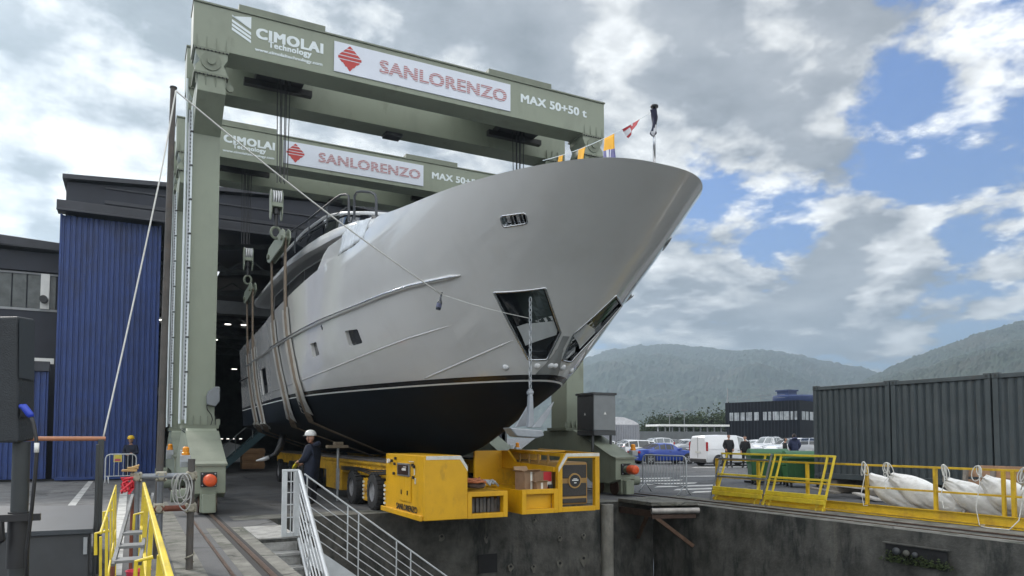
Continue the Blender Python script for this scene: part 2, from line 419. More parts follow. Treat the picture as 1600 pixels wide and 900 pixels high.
# painted markings
def paint(poly, z=0.008, name='road_marking'):
    return struct(MB().add([(p.x, p.y, z) for p in poly], [tuple(range(len(poly)))]), name, M_white)
paint([atz(100, 797), atz(113, 797), atz(146, 752), atz(138, 752)])
paint([atz(187, 772), atz(194, 752), atz(200, 752), atz(190, 900), atz(170, 900)])
def vis_strip(u0, v0, u1, v1, h):
    paint([atz(u0, v0), atz(u1, v1), atz(u1 + 6, v1 - h), atz(u0 + 6, v0 - h)])
for (u0, v0, u1, v1, h) in ((984, 749, 1045, 748, 1.6), (990, 753, 1062, 751.5, 1.9), (1000, 758, 1085, 756, 2.1), (1022, 762, 1118, 759.5, 2.3), (1052, 766.5, 1135, 764, 2.4), (1080, 770.5, 1150, 768, 2.4)):
    vis_strip(u0, v0, u1, v1, h)
vis_strip(1080, 731, 1170, 730, 1.0)
vis_strip(1060, 745, 1118, 744.5, 1.1)

# ---- hills
M_hill = mat('wooded_hill', (0.034, 0.048, 0.036), 0.95, var=0.75, scale=0.045, bump=0.0, stain=(0.06, 0.056, 0.042), stain_amt=0.7, stain_scale=0.008, detail=10)
def hill(ridge, dist, back, front, name, seedv, tree=9.0):
    """ridge: list of (u, v) on the skyline at distance dist; ground falls towards the camera and behind"""
    us = [r[0] for r in ridge]; n = 520; mb = MB(); vs = []; fs = []
    nd = 150
    for j in range(nd + 1):
        s = j / nd
        for i in range(n + 1):
            u = us[0] + (us[-1] - us[0]) * i / n
            for k in range(len(ridge) - 1):
                if u <= ridge[k + 1][0]: break
            t = (u - ridge[k][0]) / (ridge[k + 1][0] - ridge[k][0]); t2 = t * t * (3 - 2 * t) * .5 + t * .5
            v = ridge[k][1] + (ridge[k + 1][1] - ridge[k][1]) * t2
            d = ray(u, 683); d.z = 0
            dd = dist - front + (front + back) * s
            P = Vector((d.x * dd, d.y * dd, 0))
            hr = (683 - v) / 1143.0 * dist
            q = s * (front + back)
            prof = (q / front) if q < front else 1 - (q - front) / back
            prof = max(0, min(1, prof)); prof = prof ** 0.9
            hh = hr * prof
            roll = noise.noise(Vector((P.x / 260 + seedv, P.y / 260, 0))) * 0.22 * hr * (1 - abs(2 * prof - 1)) 
            ribs = noise.noise(Vector((P.x / 90 + seedv, P.y / 90, 3))) * 0.07 * hr * (1 - abs(2 * prof - 1))
            tr = abs(noise.noise(Vector((P.x / tree, P.y / tree, seedv)))) * tree * 0.9 + abs(noise.noise(Vector((P.x / tree / 2.7, P.y / tree / 2.7, seedv)))) * tree * .5
            vs.append((P.x, P.y, max(-1, hh + roll + ribs + tr * min(1, prof * 4) - 1)))
    for j in range(nd):
        for i in range(n):
            fs.append((j * (n + 1) + i, j * (n + 1) + i + 1, (j + 1) * (n + 1) + i + 1, (j + 1) * (n + 1) + i))
    mb.add(vs, fs)
    return struct(mb, name, M_hill, smooth=False)
hill([(300, 640), (600, 610), (760, 595), (860, 578), (918, 559), (960, 546), (1000, 540), (1050, 538), (1100, 543), (1150, 548), (1190, 546), (1240, 552), (1290, 564), (1340, 573), (1400, 590), (1500, 640)], 2700, 900, 1400, 'hill_far', 1.3, 14)
hill([(1300, 640), (1340, 600), (1375, 582), (1400, 570), (1440, 554), (1490, 536), (1540, 518), (1600, 501), (1700, 470), (1900, 440), (2300, 470)], 1700, 700, 850, 'hill_right', 5.1, 9)
hill([(1240, 660), (1300, 625), (1340, 606), (1390, 592), (1440, 577), (1500, 556), (1560, 540), (1600, 530), (1700, 505), (1900, 500), (2300, 520)], 1150, 500, 560, 'hill_near', 8.7, 7)
# ================================================================== BUILDINGS
M_navy = mat('navy_cladding', (0.015, 0.018, 0.030), 0.6, var=0.2, scale=1.2)
M_navy2 = mat('navy_fascia', (0.030, 0.032, 0.042), 0.5, var=0.2, scale=1.5)
M_blue = mat('blue_door_paint', (0.016, 0.044, 0.175), 0.45, var=0.22, scale=0.7, stain=(0.012, 0.024, 0.085), stain_amt=0.7, stain_scale=0.9, streak=0.6, stain2=(.035, .07, .20), stain2_amt=.6, stain2_scale=1.3)
M_glassd = mat('dark_glass', (0.02, 0.024, 0.028), 0.06, var=0.1, spec=0.8)
M_winold = mat('dusty_window', (0.075, 0.085, 0.085), 0.25, var=0.35, scale=2)
M_wht = mat('white_paint', (0.72, 0.72, 0.70), 0.45, var=0.06, scale=2)
M_lamp = mat('lit_lamp', (1.0, 0.96, 0.88), 0.5, var=0.0, emit=3.0)
M_grayp = mat('grey_paint', (0.26, 0.27, 0.28), 0.5, var=0.12, scale=2)
M_blk = mat('black_paint', (0.018, 0.018, 0.02), 0.45, var=0.15)
M_hallwall = mat('hall_wall', (0.085, 0.09, 0.09), 0.8, var=0.3, scale=1.2)
M_steelgrey = mat('hall_steel', (0.11, 0.12, 0.12), 0.6, var=0.25)

hall = empty('shipyard_hall', (6.5, 36, 0), 'dark navy shipyard hall with open portal standing behind both gantry cranes', 'hall')
m = MB()
YF = 34.45
# side and back walls, roof
m.box(-2.6, -2.3, YF, 86, 0, 12.0); m.box(17.3, 17.6, YF, 86, 0, 12.0); m.prism([(-2.3, 85.6, 0), (17.3, 85.6, 0), (17.3, 85.6, 12.13), (7.3, 85.6, 12.79), (-2.3, 85.6, 12.13)], (0, 85.6, 0), (0, 86, 0))
m.build('wall', M_hallwall, hall)
m = MB()
m.prism([(-2.7, YF - .6, 12.3), (7.3, YF - .6, 12.98), (17.7, YF - .6, 12.3), (17.7, YF - .6, 12.12), (7.3, YF - .6, 12.8), (-2.7, YF - .6, 12.12)], (0, YF - .6, 0), (0, 86.2, 0))
m.build('roof', M_navy2, hall)
m = MB()
m.prism([(-2.55, YF - .35, 11.2), (-2.55, YF - .35, 12.06), (7.3, YF - .35, 12.72), (16.5, YF - .35, 12.12), (16.5, YF - .35, 11.2)], (0, YF - .35, 0), (0, YF, 0))
m.build('gable_panel', M_navy, hall)
m = MB()
m.box(-1.2, 15.8, YF - .40, YF - .352, 11.35, 11.50); m.box(-1.2, 15.8, YF - .40, YF - .352, 11.98, 12.05)
m.build('gable_trim', M_navy2, hall, bevel=.01)
m = MB().box(-2.85, 17.6, YF - .85, YF - .05, 10.78, 11.17)
m.box(-2.85, 17.6, YF - .95, YF - .85, 10.72, 10.80)
m.build('door_track', M_navy2, hall, bevel=.02)
m = MB().box(14.2, 17.5, YF, YF + .3, 0, 10.8); m.build('portal_jamb', M_navy, hall)
# inside: columns, crane beam, trusses
for sx in (-1.9, 16.6):
    for y in range(38, 84, 7):
        MB().box(sx - .2, sx + .2, y - .25, y + .25, 0, 11.0).build('column', M_steelgrey, hall)
for y in range(41, 84, 7):
    t = MB(); t.bar((-2, y, 10.9), (7.3, y, 12.2), .2, .25); t.bar((7.3, y, 12.2), (17, y, 10.9), .2, .25); t.bar((-2, y, 10.6), (17, y, 10.6), .15, .2)
    for k in range(9):
        x = -2 + 2.1 * k; t.bar((x, y, 10.6), (x + 1.05, y, 11.3), .08, .08); t.bar((x + 1.05, y, 11.3), (x + 2.1, y, 10.6), .08, .08)
    t.build('roof_truss', M_steelgrey, hall)
MB().box(-2, 17, 47, 47.8, 9.2, 10.0).build('overhead_crane', M_grayp, hall, bevel=.02)
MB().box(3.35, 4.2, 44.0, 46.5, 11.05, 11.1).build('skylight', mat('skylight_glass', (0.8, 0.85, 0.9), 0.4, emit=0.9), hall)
for i, (u, v, y) in enumerate(((356, 507, 60), (381, 508, 62), (336, 531, 68), (366, 577, 70), (346, 686, 62), (356, 686, 64), (364, 686, 66), (376, 686, 62), (251, 500, 62), (241, 543, 70))):
    p = aty(u, v, y); w_ = .24 if v < 600 else .12; MB().lathe([(.02, .03), (w_, .02), (w_, 0), (.02, 0)], p, n=10).build('hall_lamp', M_lamp, hall)
# sheet-metal clutter at the far end: racks along the wall
for k in range(7):
    x = 2.4 + .35 * k; m = MB()
    for z in (0.1, 1.6, 3.1, 4.6, 6.1): m.box(x - .1, x + 1.6, 71 + k * .6, 72 + k * .6, z, z + .08)
    for xx in (x, x + 1.5): m.box(xx - .04, xx + .04, 71 + k * .6, 71.1 + k * .6, 0, 7)
    m.build('storage_rack', M_steelgrey, hall)

def corrugated(x0, x1, y, z0, z1, pitch=.19, depth=.05, name='door_leaf', lean=0.0):
    """vertical ribbed sheet facing -Y"""
    mb = MB(); n = int((x1 - x0) / pitch); pts = []
    for i in range(n):
        a = x0 + (x1 - x0) * i / n; w = (x1 - x0) / n
        pts += [(a, y), (a + w * .55, y), (a + w * .62, y + depth), (a + w * .93, y + depth)]
    pts.append((x1, y))
    vs = [(px, py, z0) for px, py in pts] + [(px, py, z1) for px, py in pts]; k = len(pts)
    mb.add(vs, [(i, i + 1, k + i + 1, k + i) for i in range(k - 1)])
    mb.box(x0, x1, y + depth + .005, y + depth + .1, z0, z1)
    return mb
d = empty('sliding_door', (-.93, 34.0, 0), 'tall blue ribbed sliding door standing open at the left of the hall portal', 'door')
corrugated(-2.70, .86, 34.0, .12, 10.66).build('door_leaf', M_blue, d)
MB().box(-2.74, -2.66, 33.96, 34.16, .1, 10.7).box(.84, .92, 33.96, 34.16, .1, 10.7).box(-2.66, .84, 33.98, 34.14, .04, .16).build('door_frame', M_blue, d, bevel=.01)
d = empty('low_gate', (-4.6, 34.3, 0), 'low blue ribbed gate leaf left of the tall sliding door', 'gate')
corrugated(-7.5, -2.98, 34.3, .1, 4.35).build('door_leaf', M_blue, d)
MB().box(-7.5, -2.95, 34.2, 34.42, 4.36, 4.75).build('head_rail', M_navy2, d, bevel=.01)
# workshop on the left
ws = empty('workshop', (-9, 40, 0), 'dark workshop with a strip of dusty windows left of the blue door', 'workshop')
m = MB().box(-20, -2.86, 36.0, 60, 0, 8.55).box(-20, -2.86, 35.9, 36.0, 0, 7.02); m.build('wall', M_navy, ws)
MB().box(-20, -2.87, 35.75, 36.0, 8.62, 9.42).build('fascia', M_navy, ws)
m = MB().prism([(-20, 35.4, 10.75), (-2.7, 35.4, 9.82), (-2.7, 35.4, 9.45), (-20, 35.4, 10.30)], (0, 35.4, 0), (0, 60, 0)); m.build('roof', M_navy2, ws, bevel=.02)
for k in range(5): MB().box(-20, -2.72, 35.33 - .0, 35.38, 9.5 + .0 + k * .0, 9.52).build('gutter', M_navy2, ws) if k == 0 else None
for k in range(14):
    x = -2.95 - k * .52
    MB().box(x - .49, x - .02, 35.93, 35.99, 7.1, 8.5).build('window', M_winold, ws)
MB().box(-14, -2.9, 35.86, 35.92, 6.98, 7.08).box(-14, -2.9, 35.86, 35.92, 8.5, 8.58).build('window_sill', M_grayp, ws)
MB().box(-3.50, -3.18, 35.8, 35.9, 7.08, 8.55).build('vent_panel', M_wht, ws, bevel=.01)
MB().cyl((-3.36, 35.45, 7.45), (-3.36, 35.82, 7.45), .15, 18).build('vent_pipe', M_blk, ws, smooth=40)
tag(MB().box(-3.62, -2.88, 35.0, 35.04, 4.72, 4.95).box(-3.5, -3.4, 35.04, 35.9, 4.8, 4.86).build('sign_plate', M_wht), 'small white sign strip on dark wall beside the tall blue door', 'sign')
# second boat inside the hall, seen as a grey stern past the crane leg
def small_hull(cx, y0, y1, w, z0, z1):
    mb = MB(); vs = []; fs = []; rows = 9; cols = 14
    for j in range(rows + 1):
        t = j / rows
        for i in range(cols + 1):
            s = i / cols; y = y0 + (y1 - y0) * s
            taper = 1 - max(0, (s - .55) / .45) ** 2
            hb = w * taper * (t ** .38 if t > 0 else 0) * (1 if s > .02 else .96)
            vs.append((hb, y, z0 + (z1 - z0) * t + .5 * s * s * t))
    n = cols + 1
    P = [(cx - a, b, c) for a, b, c in vs] + [(cx + a, b, c) for a, b, c in vs]; o = len(vs)
    for j in range(rows):
        for i in range(cols):
            a = j * n + i; fs.append((a, a + 1, a + n + 1, a + n)); fs.append((o + a + 1, o + a, o + a + n, o + a + n + 1))
    for j in range(rows): fs.append((j * n, (j + 1) * n, o + (j + 1) * n, o + j * n))
    for i in range(cols): fs.append((rows * n + i, rows * n + i + 1, o + rows * n + i + 1, o + rows * n + i))
    return mb.add(P, fs)
sb = empty('boat_hull', (2.6, 44, 1.2), 'plain grey boat hull on supports inside the dark hall, right of the near leg', 'boat')
small_hull(2.55, 41, 52, 1.55, 1.6, 4.25).build('hull', mat('grey_gelcoat', (0.16, 0.165, 0.17), 0.3, var=.08), sb, smooth=40)
for y_ in (42, 48): MB().box(1.4, 3.6, y_, y_ + 1, 0, 1.65).build('support', M_steelgrey, sb)
# clutter on the hall floor
p = atz(360, 752, 0)
st = empty('access_stair', (4.6, 38, 0), 'dark steel boarding stair slanting up under the hull stern', 'stair')
a = Vector((3.7, 37.5, .1)); b = Vector((6.0, 37.5, 2.2))
m = MB(); m.bar(a, b, .12, .3); m.bar(a + Vector((0, 1, 0)), b + Vector((0, 1, 0)), .12, .3); m.build('stringer', mat('teal_steel', (.02, .05, .06), .5), st)
m = MB()
for k in range(9): q = a.lerp(b, k / 8); m.box(q.x - .15, q.x + .15, q.y, q.y + 1, q.z, q.z + .04)
m.build('tread', M_steelgrey, st)
m = MB(); m.tube([a + Vector((0, 0, 1)), b + Vector((0, 0, 1))], .025); 
for k in range(4): q = a.lerp(b, k / 3); m.tube([q, q + Vector((0, 0, 1))], .02)
m.build('handrail', M_steelgrey, st)
q = aty(358, 706, 44); m = MB().lathe([(1.1, 0), (1.0, .35), (.6, .95), (.05, 1.1)], (q.x, q.y, .35), n=14)
tag(m.build('covered_engine', mat('grey_cover', (.25, .26, .27), .7), smooth=True), 'pale grey covered heap on hall floor beyond the near crane bogie', 'cover')
q = aty(396, 716, 40); m = MB().box(q.x - .55, q.x + .55, q.y, q.y + .8, .1, 1.15)
for k in range(3): m.box(q.x - .58, q.x + .58, q.y - .03, q.y, .2 + k * .35, .38 + k * .35)
tag(m.build('plywood_crate', mat('plywood', (.20, .11, .05), .7), bevel=.01), 'brown plywood crate on the hall floor below the stern', 'crate')

# ---- black office building to the right and the far yard
M_bld = mat('black_panel', (0.007, 0.009, 0.013), 0.7, var=0.2, scale=.3, spec=.2)
ob = empty('office_building', atz(1200, 690.5), 'black two-storey office block with a window strip and blue rooftop unit', 'building')
A = atd(1133, 630, 128); B = atd(1249, 624.5, 118); C_ = atd(1300, 627, 132)
ztop = (A.z + B.z) / 2
def vert_wall(mb, p, q, z0, z1, t=.4):
    p = Vector((p.x, p.y, 0)); q = Vector((q.x, q.y, 0)); n = (q - p).cross(Vector((0, 0, 1))).normalized()
    mb.prism([p + Vector((0, 0, z0)), q + Vector((0, 0, z0)), q + Vector((0, 0, z1)), p + Vector((0, 0, z1))], (0, 0, 0), -n * t)
    return n
m = MB(); D_ = A + (C_ - B)
m.prism([(x.x, x.y, 0) for x in (A, B, C_, D_)], (0, 0, 0), (0, 0, ztop)); m.build('wall', M_bld, ob)
nf = (B - A); nf.z = 0; L = nf.length; nf.normalize(); outn = Vector((nf.y, -nf.x, 0))
m = MB()
for k in range(1, 22): P = A + nf * (L * k / 22); m.bar(Vector((P.x, P.y, .1)) + outn * .03, Vector((P.x, P.y, ztop)) + outn * .03, .05, .06, up=outn)
m.build('cladding_rib', M_navy, ob)
M_winl = mat('pale_window', (.32, .34, .35), .3, var=.5, scale=.9)
for s0, s1 in ((.065, .115), (.13, .20), (.22, .28), (.30, .38), (.41, .47), (.53, .58), (.60, .64), (.66, .74), (.75, .79), (.80, .87), (.89, .92), (.94, .97)):
    P = A + nf * (L * s0) + outn * .06; Q = A + nf * (L * s1) + outn * .06
    MB().add([(P.x, P.y, 4.55), (Q.x, Q.y, 4.55), (Q.x, Q.y, 5.95), (P.x, P.y, 5.95)], [(0, 1, 2, 3)]).build('window', M_winl, ob)
e2 = (C_ - B); e2.z = 0; L2 = e2.length; e2.normalize(); on2 = Vector((e2.y, -e2.x, 0))
for s0, s1 in ((.05, .14), (.16, .24), (.28, .38)):
    P = B + e2 * (L2 * s0) + on2 * .06; Q = B + e2 * (L2 * s1) + on2 * .06
    MB().add([(P.x, P.y, 4.55), (Q.x, Q.y, 4.55), (Q.x, Q.y, 5.95), (P.x, P.y, 5.95)], [(0, 1, 2, 3)]).build('window', M_winl, ob)
M_ub = mat('blue_metal', (.018, .036, .11), .5, var=.15)
c = atd(1241, 620, 126); m = MB().lathe([(3.5, 0), (3.6, .2), (3.6, .95), (3.3, 1.15), (.1, 1.15)], (c.x, c.y, ztop), n=24); ru = m.build('rooftop_drum', M_ub, ob, smooth=40)
c = atd(1231, 612, 126); MB().box(c.x - 1.3, c.x + .8, c.y - 1.2, c.y + 1.2, ztop + 1.16, ztop + 1.85).box(c.x - 1.5, c.x + 1.0, c.y - 1.4, c.y + 1.4, ztop + 1.85, ztop + 2.1).build('plant_unit', M_ub, ob)
c = atd(1137, 620, 128); m = MB().bar((c.x, c.y, ztop), (c.x, c.y, ztop + 2.6), .12, .12)
for k in range(5):
    pA = A.lerp(B, .02 + .16 * k); pB = A.lerp(B, .18 + .16 * k)
    for z in (.5, 1.0): m.bar((pA.x, pA.y, ztop + z), (pB.x, pB.y, ztop + z), .04, .04)
    m.bar((pA.x, pA.y, ztop), (pA.x, pA.y, ztop + 1), .04, .04)
m.build('roof_railing', M_grayp, ob)
# small store, boundary wall, canopy
M_lg = mat('light_grey_sheet', (.30, .31, .34), .6, var=.15, scale=.6)
stn = empty('store_shed', atz(980, 690), 'light grey ribbed storage shed with white curved roof beyond the parked cars', 'shed')
P = atd(930, 655, 80); Q = atd(998, 655, 83); n = vert_wall(m0 := MB(), P, Q, 0, 3.15, 7.0)
m0.build('wall', M_lg, stn)
m = MB(); dd = (Q - P); dd.z = 0
for k in range(26):
    s = P + dd * (k / 25); m.bar(Vector((s.x, s.y, .1)) + n * .04, Vector((s.x, s.y, 3.1)) + n * .04, .06, .08, up=n)
m.build('wall_rib', M_lg, stn)
m = MB(); prof = [(0, 3.15), (.02, 3.3), (.15, 3.65), (.35, 3.95), (.5, 4.0), (.65, 3.95), (.85, 3.65), (.98, 3.3), (1, 3.15)]
m.prism([(P + dd * s) * 1 + Vector((0, 0, z - (P + dd * s).z)) for s, z in prof], (0, 0, 0), -n * 7)
m.build('roof', mat('white_membrane', (.6, .6, .62), .6), stn, smooth=30)
bw = MB(); P = atd(1000, 680, 96); Q = atd(1136, 680, 104)
vert_wall(bw, P, Q, 0, 2.5, .3)
tag(bw.build('boundary_wall', mat('grey_wall', (.12, .13, .135), .8, var=.25, scale=.4)), 'long grey boundary wall behind the car park, left of the black building', 'wall')
cp = empty('canopy', atz(1085, 690), 'low flat white canopy on posts in front of the far trees', 'canopy')
P = atd(1030, 664, 108); Q = atd(1140, 664, 112); dd = (Q - P); dd.z = 0; n = dd.cross(Vector((0, 0, 1))).normalized()
m = MB(); m.prism([Vector((P.x, P.y, 3.35)), Vector((Q.x, Q.y, 3.35)), Vector((Q.x, Q.y, 3.65)), Vector((P.x, P.y, 3.65))], (0, 0, 0), -n * 4); m.build('roof', M_wht, cp)
for k in range(10):
    s = P + dd * ((k + .3) / 10); MB().bar((s.x - n.x, s.y - n.y, 0), (s.x - n.x, s.y - n.y, 3.35), .18, .18).build('post', M_grayp, cp)
# ---- trees beyond the car park
M_leaf = mat('foliage', (0.040, 0.058, 0.026), 0.9, var=0.55, scale=1.6)
M_leaf2 = mat('dry_foliage', (0.085, 0.07, 0.05), 0.9, var=0.4, scale=1.6)
M_bark = mat('bark', (0.06, 0.045, 0.035), 0.9, var=.3)
def tree(base, h, w, label, dense=520, mleaf=None, name='tree', seed=1):
    rnd = random.Random(seed)
    t = empty(name, base, label, 'tree', 'trees beyond the car park')
    b = Vector(base); m = MB()
    m.tube([b, b + Vector((.05 * w, 0, h * .4)), b + Vector((0, .05 * w, h * .85))], .1, 7, rr=[.05 * h * .5, .03 * h * .5, .01 * h])
    limbs = []
    for k in range(7):
        a = rnd.uniform(0, 6.28); z = h * rnd.uniform(.3, .65)
        e = b + Vector((math.cos(a) * w * .38, math.sin(a) * w * .38, z + h * .2))
        m.tube([b + Vector((0, 0, z)), e], .03, 5, rr=[.03 * h * .4, .01 * h * .4]); limbs.append(e)
    m.build('trunk', M_bark, t)
    cl = [(b + Vector((rnd.uniform(-.36, .36) * w, rnd.uniform(-.3, .3) * w, h * rnd.uniform(.35, .9))), w * rnd.uniform(.13, .24)) for _ in range(11)]
    f = MB(); vs = []; fs = []
    for _ in range(dense):
        c, r = rnd.choice(cl); q = c + Vector((rnd.gauss(0, 1), rnd.gauss(0, 1), rnd.gauss(0, .8))) * r * .6
        if q.z < b.z + h * .12: continue
        s = w * rnd.uniform(.014, .032); a = Vector((rnd.gauss(0, 1), rnd.gauss(0, 1), rnd.gauss(0, 1))).normalized(); bb = a.orthogonal().normalized() ; cc = a.cross(bb)
        o = len(vs); vs += [q + bb * s, q + cc * s * .8, q - bb * s, q - cc * s * .8]; fs.append((o, o + 1, o + 2, o + 3))
    f.add(vs, fs); f.build('crown', mleaf or M_leaf, t)
k = 0
spec = [(1024, 22, 9, 10), (1037, 24, 10, 9), (1052, 20, 8, 9), (1067, 24, 8, 9), (1082, 20, 9, 9), (1098, 29, 12, 12), (1113, 31, 13, 13), (1126, 24, 9, 9), (1012, 10, 5, 8)]
TL = ['dark tree directly above the left end of the white canopy', 'second dark tree from the left end of the canopy', 'short dark tree third from the left end of the canopy', 'dark tree above the middle of the white canopy', 'low dark tree right of the canopy middle', 'tall dark tree, left half of the largest clump', 'tallest dark tree, nearly touching the black building', 'low tree tucked against the left wall of the black building', 'small bush left of all trees beyond the car park']
for (u, px, h, w), lb in zip(spec, TL):
    dist = 175; hh = 1.75 + (683 - 676 + px) * dist / 1143.0
    p = atd(u, 683, dist); tree((p.x, p.y, 0), hh, w * .95, lb, 2200, None, 'tree', k); k += 1
for u, lb in ((1046, 'bare brownish tree rising above the evergreens at left'), (1072, 'bare brownish tree between the evergreens near the lamp mast')):
    p = atd(u, 683, 178); tree((p.x, p.y, 0), 7.2, 5, lb, 160, M_leaf2, 'bare_tree', k); k += 1
for u, v, lb in ((1046, 649, 'thin lamp mast left of the far trees'), (1069, 642, 'thin lamp mast rising from the middle of the far trees')):
    p = atd(u, v, 150); t = empty('lamp_mast', (p.x, p.y, 0), lb, 'lamp mast'); MB().tube([(p.x, p.y, 0), (p.x, p.y, p.z)], .08, 6).build('pole', M_grayp, t); MB().box(p.x - .7, p.x + .7, p.y - .2, p.y + .2, p.z, p.z + .25).build('lamp_head', M_grayp, t)
# ================================================================== GANTRY CRANES
M_grn = mat('crane_green', (0.228, 0.257, 0.198), 0.48, var=0.06, scale=0.9, stain=(0.18, 0.20, 0.155), stain_amt=0.5, stain_scale=1.1, streak=.75, rvar=.1, stain2=(.12, .115, .085), stain2_amt=.35, stain2_scale=1.7)
M_grn2 = mat('crane_green_dull', (0.165, 0.185, 0.142), 0.6, var=0.15, scale=2.0)
M_sign = mat('sign_white', (0.62, 0.66, 0.74), 0.4, var=0.03)
M_let = mat('lettering_white', (0.66, 0.72, 0.74), 0.5, var=0.05)
M_red = mat('emblem_red', (0.42, 0.035, 0.03), 0.45, var=0.06)
M_org = mat('orange_rubber', (0.62, 0.085, 0.018), 0.5, var=0.2, scale=9)
M_amb = mat('amber_lens', (0.70, 0.26, 0.015), 0.25, var=0.1)
M_gal = mat('galvanised', (0.36, 0.38, 0.40), 0.45, 0.5, var=0.15, scale=6)
M_wire = mat('wire_rope', (0.035, 0.035, 0.038), 0.6, 0.3, var=0.2)
M_cab = mat('cabinet_grey', (0.19, 0.205, 0.215), 0.5, var=0.08)
M_cabd = mat('cabinet_dark', (0.05, 0.054, 0.058), 0.5, var=0.08)
# red letters crossed by fine white bands, as on the signs
def striped_letter_mat():
    m = bpy.data.materials.new('striped_red_letter'); m.use_nodes = True; t = m.node_tree; b = t.nodes['Principled BSDF']
    tcn = t.nodes.new('ShaderNodeTexCoord'); sp = t.nodes.new('ShaderNodeSeparateXYZ'); t.links.new(tcn.outputs['Object'], sp.inputs[0])
    a = t.nodes.new('ShaderNodeMath'); a.operation = 'MULTIPLY'; a.inputs[1].default_value = 1 / 0.062; t.links.new(sp.outputs[2], a.inputs[0])
    f = t.nodes.new('ShaderNodeMath'); f.operation = 'FRACT'; t.links.new(a.outputs[0], f.inputs[0])
    c = t.nodes.new('ShaderNodeMath'); c.operation = 'GREATER_THAN'; c.inputs[1].default_value = 0.70; t.links.new(f.outputs[0], c.inputs[0])
    x = t.nodes.new('ShaderNodeMix'); x.data_type = 'RGBA'; t.links.new(c.outputs[0], x.inputs[0])
    x.inputs[6].default_value = (0.36, 0.14, 0.15, 1); x.inputs[7].default_value = (0.62, 0.64, 0.70, 1)
    t.links.new(x.outputs[2], b.inputs['Base Color']); b.inputs['Roughness'].default_value = .5
    return m
M_strl = striped_letter_mat()
CX0, CX1 = 1.13, 13.53
Y0 = 19.47
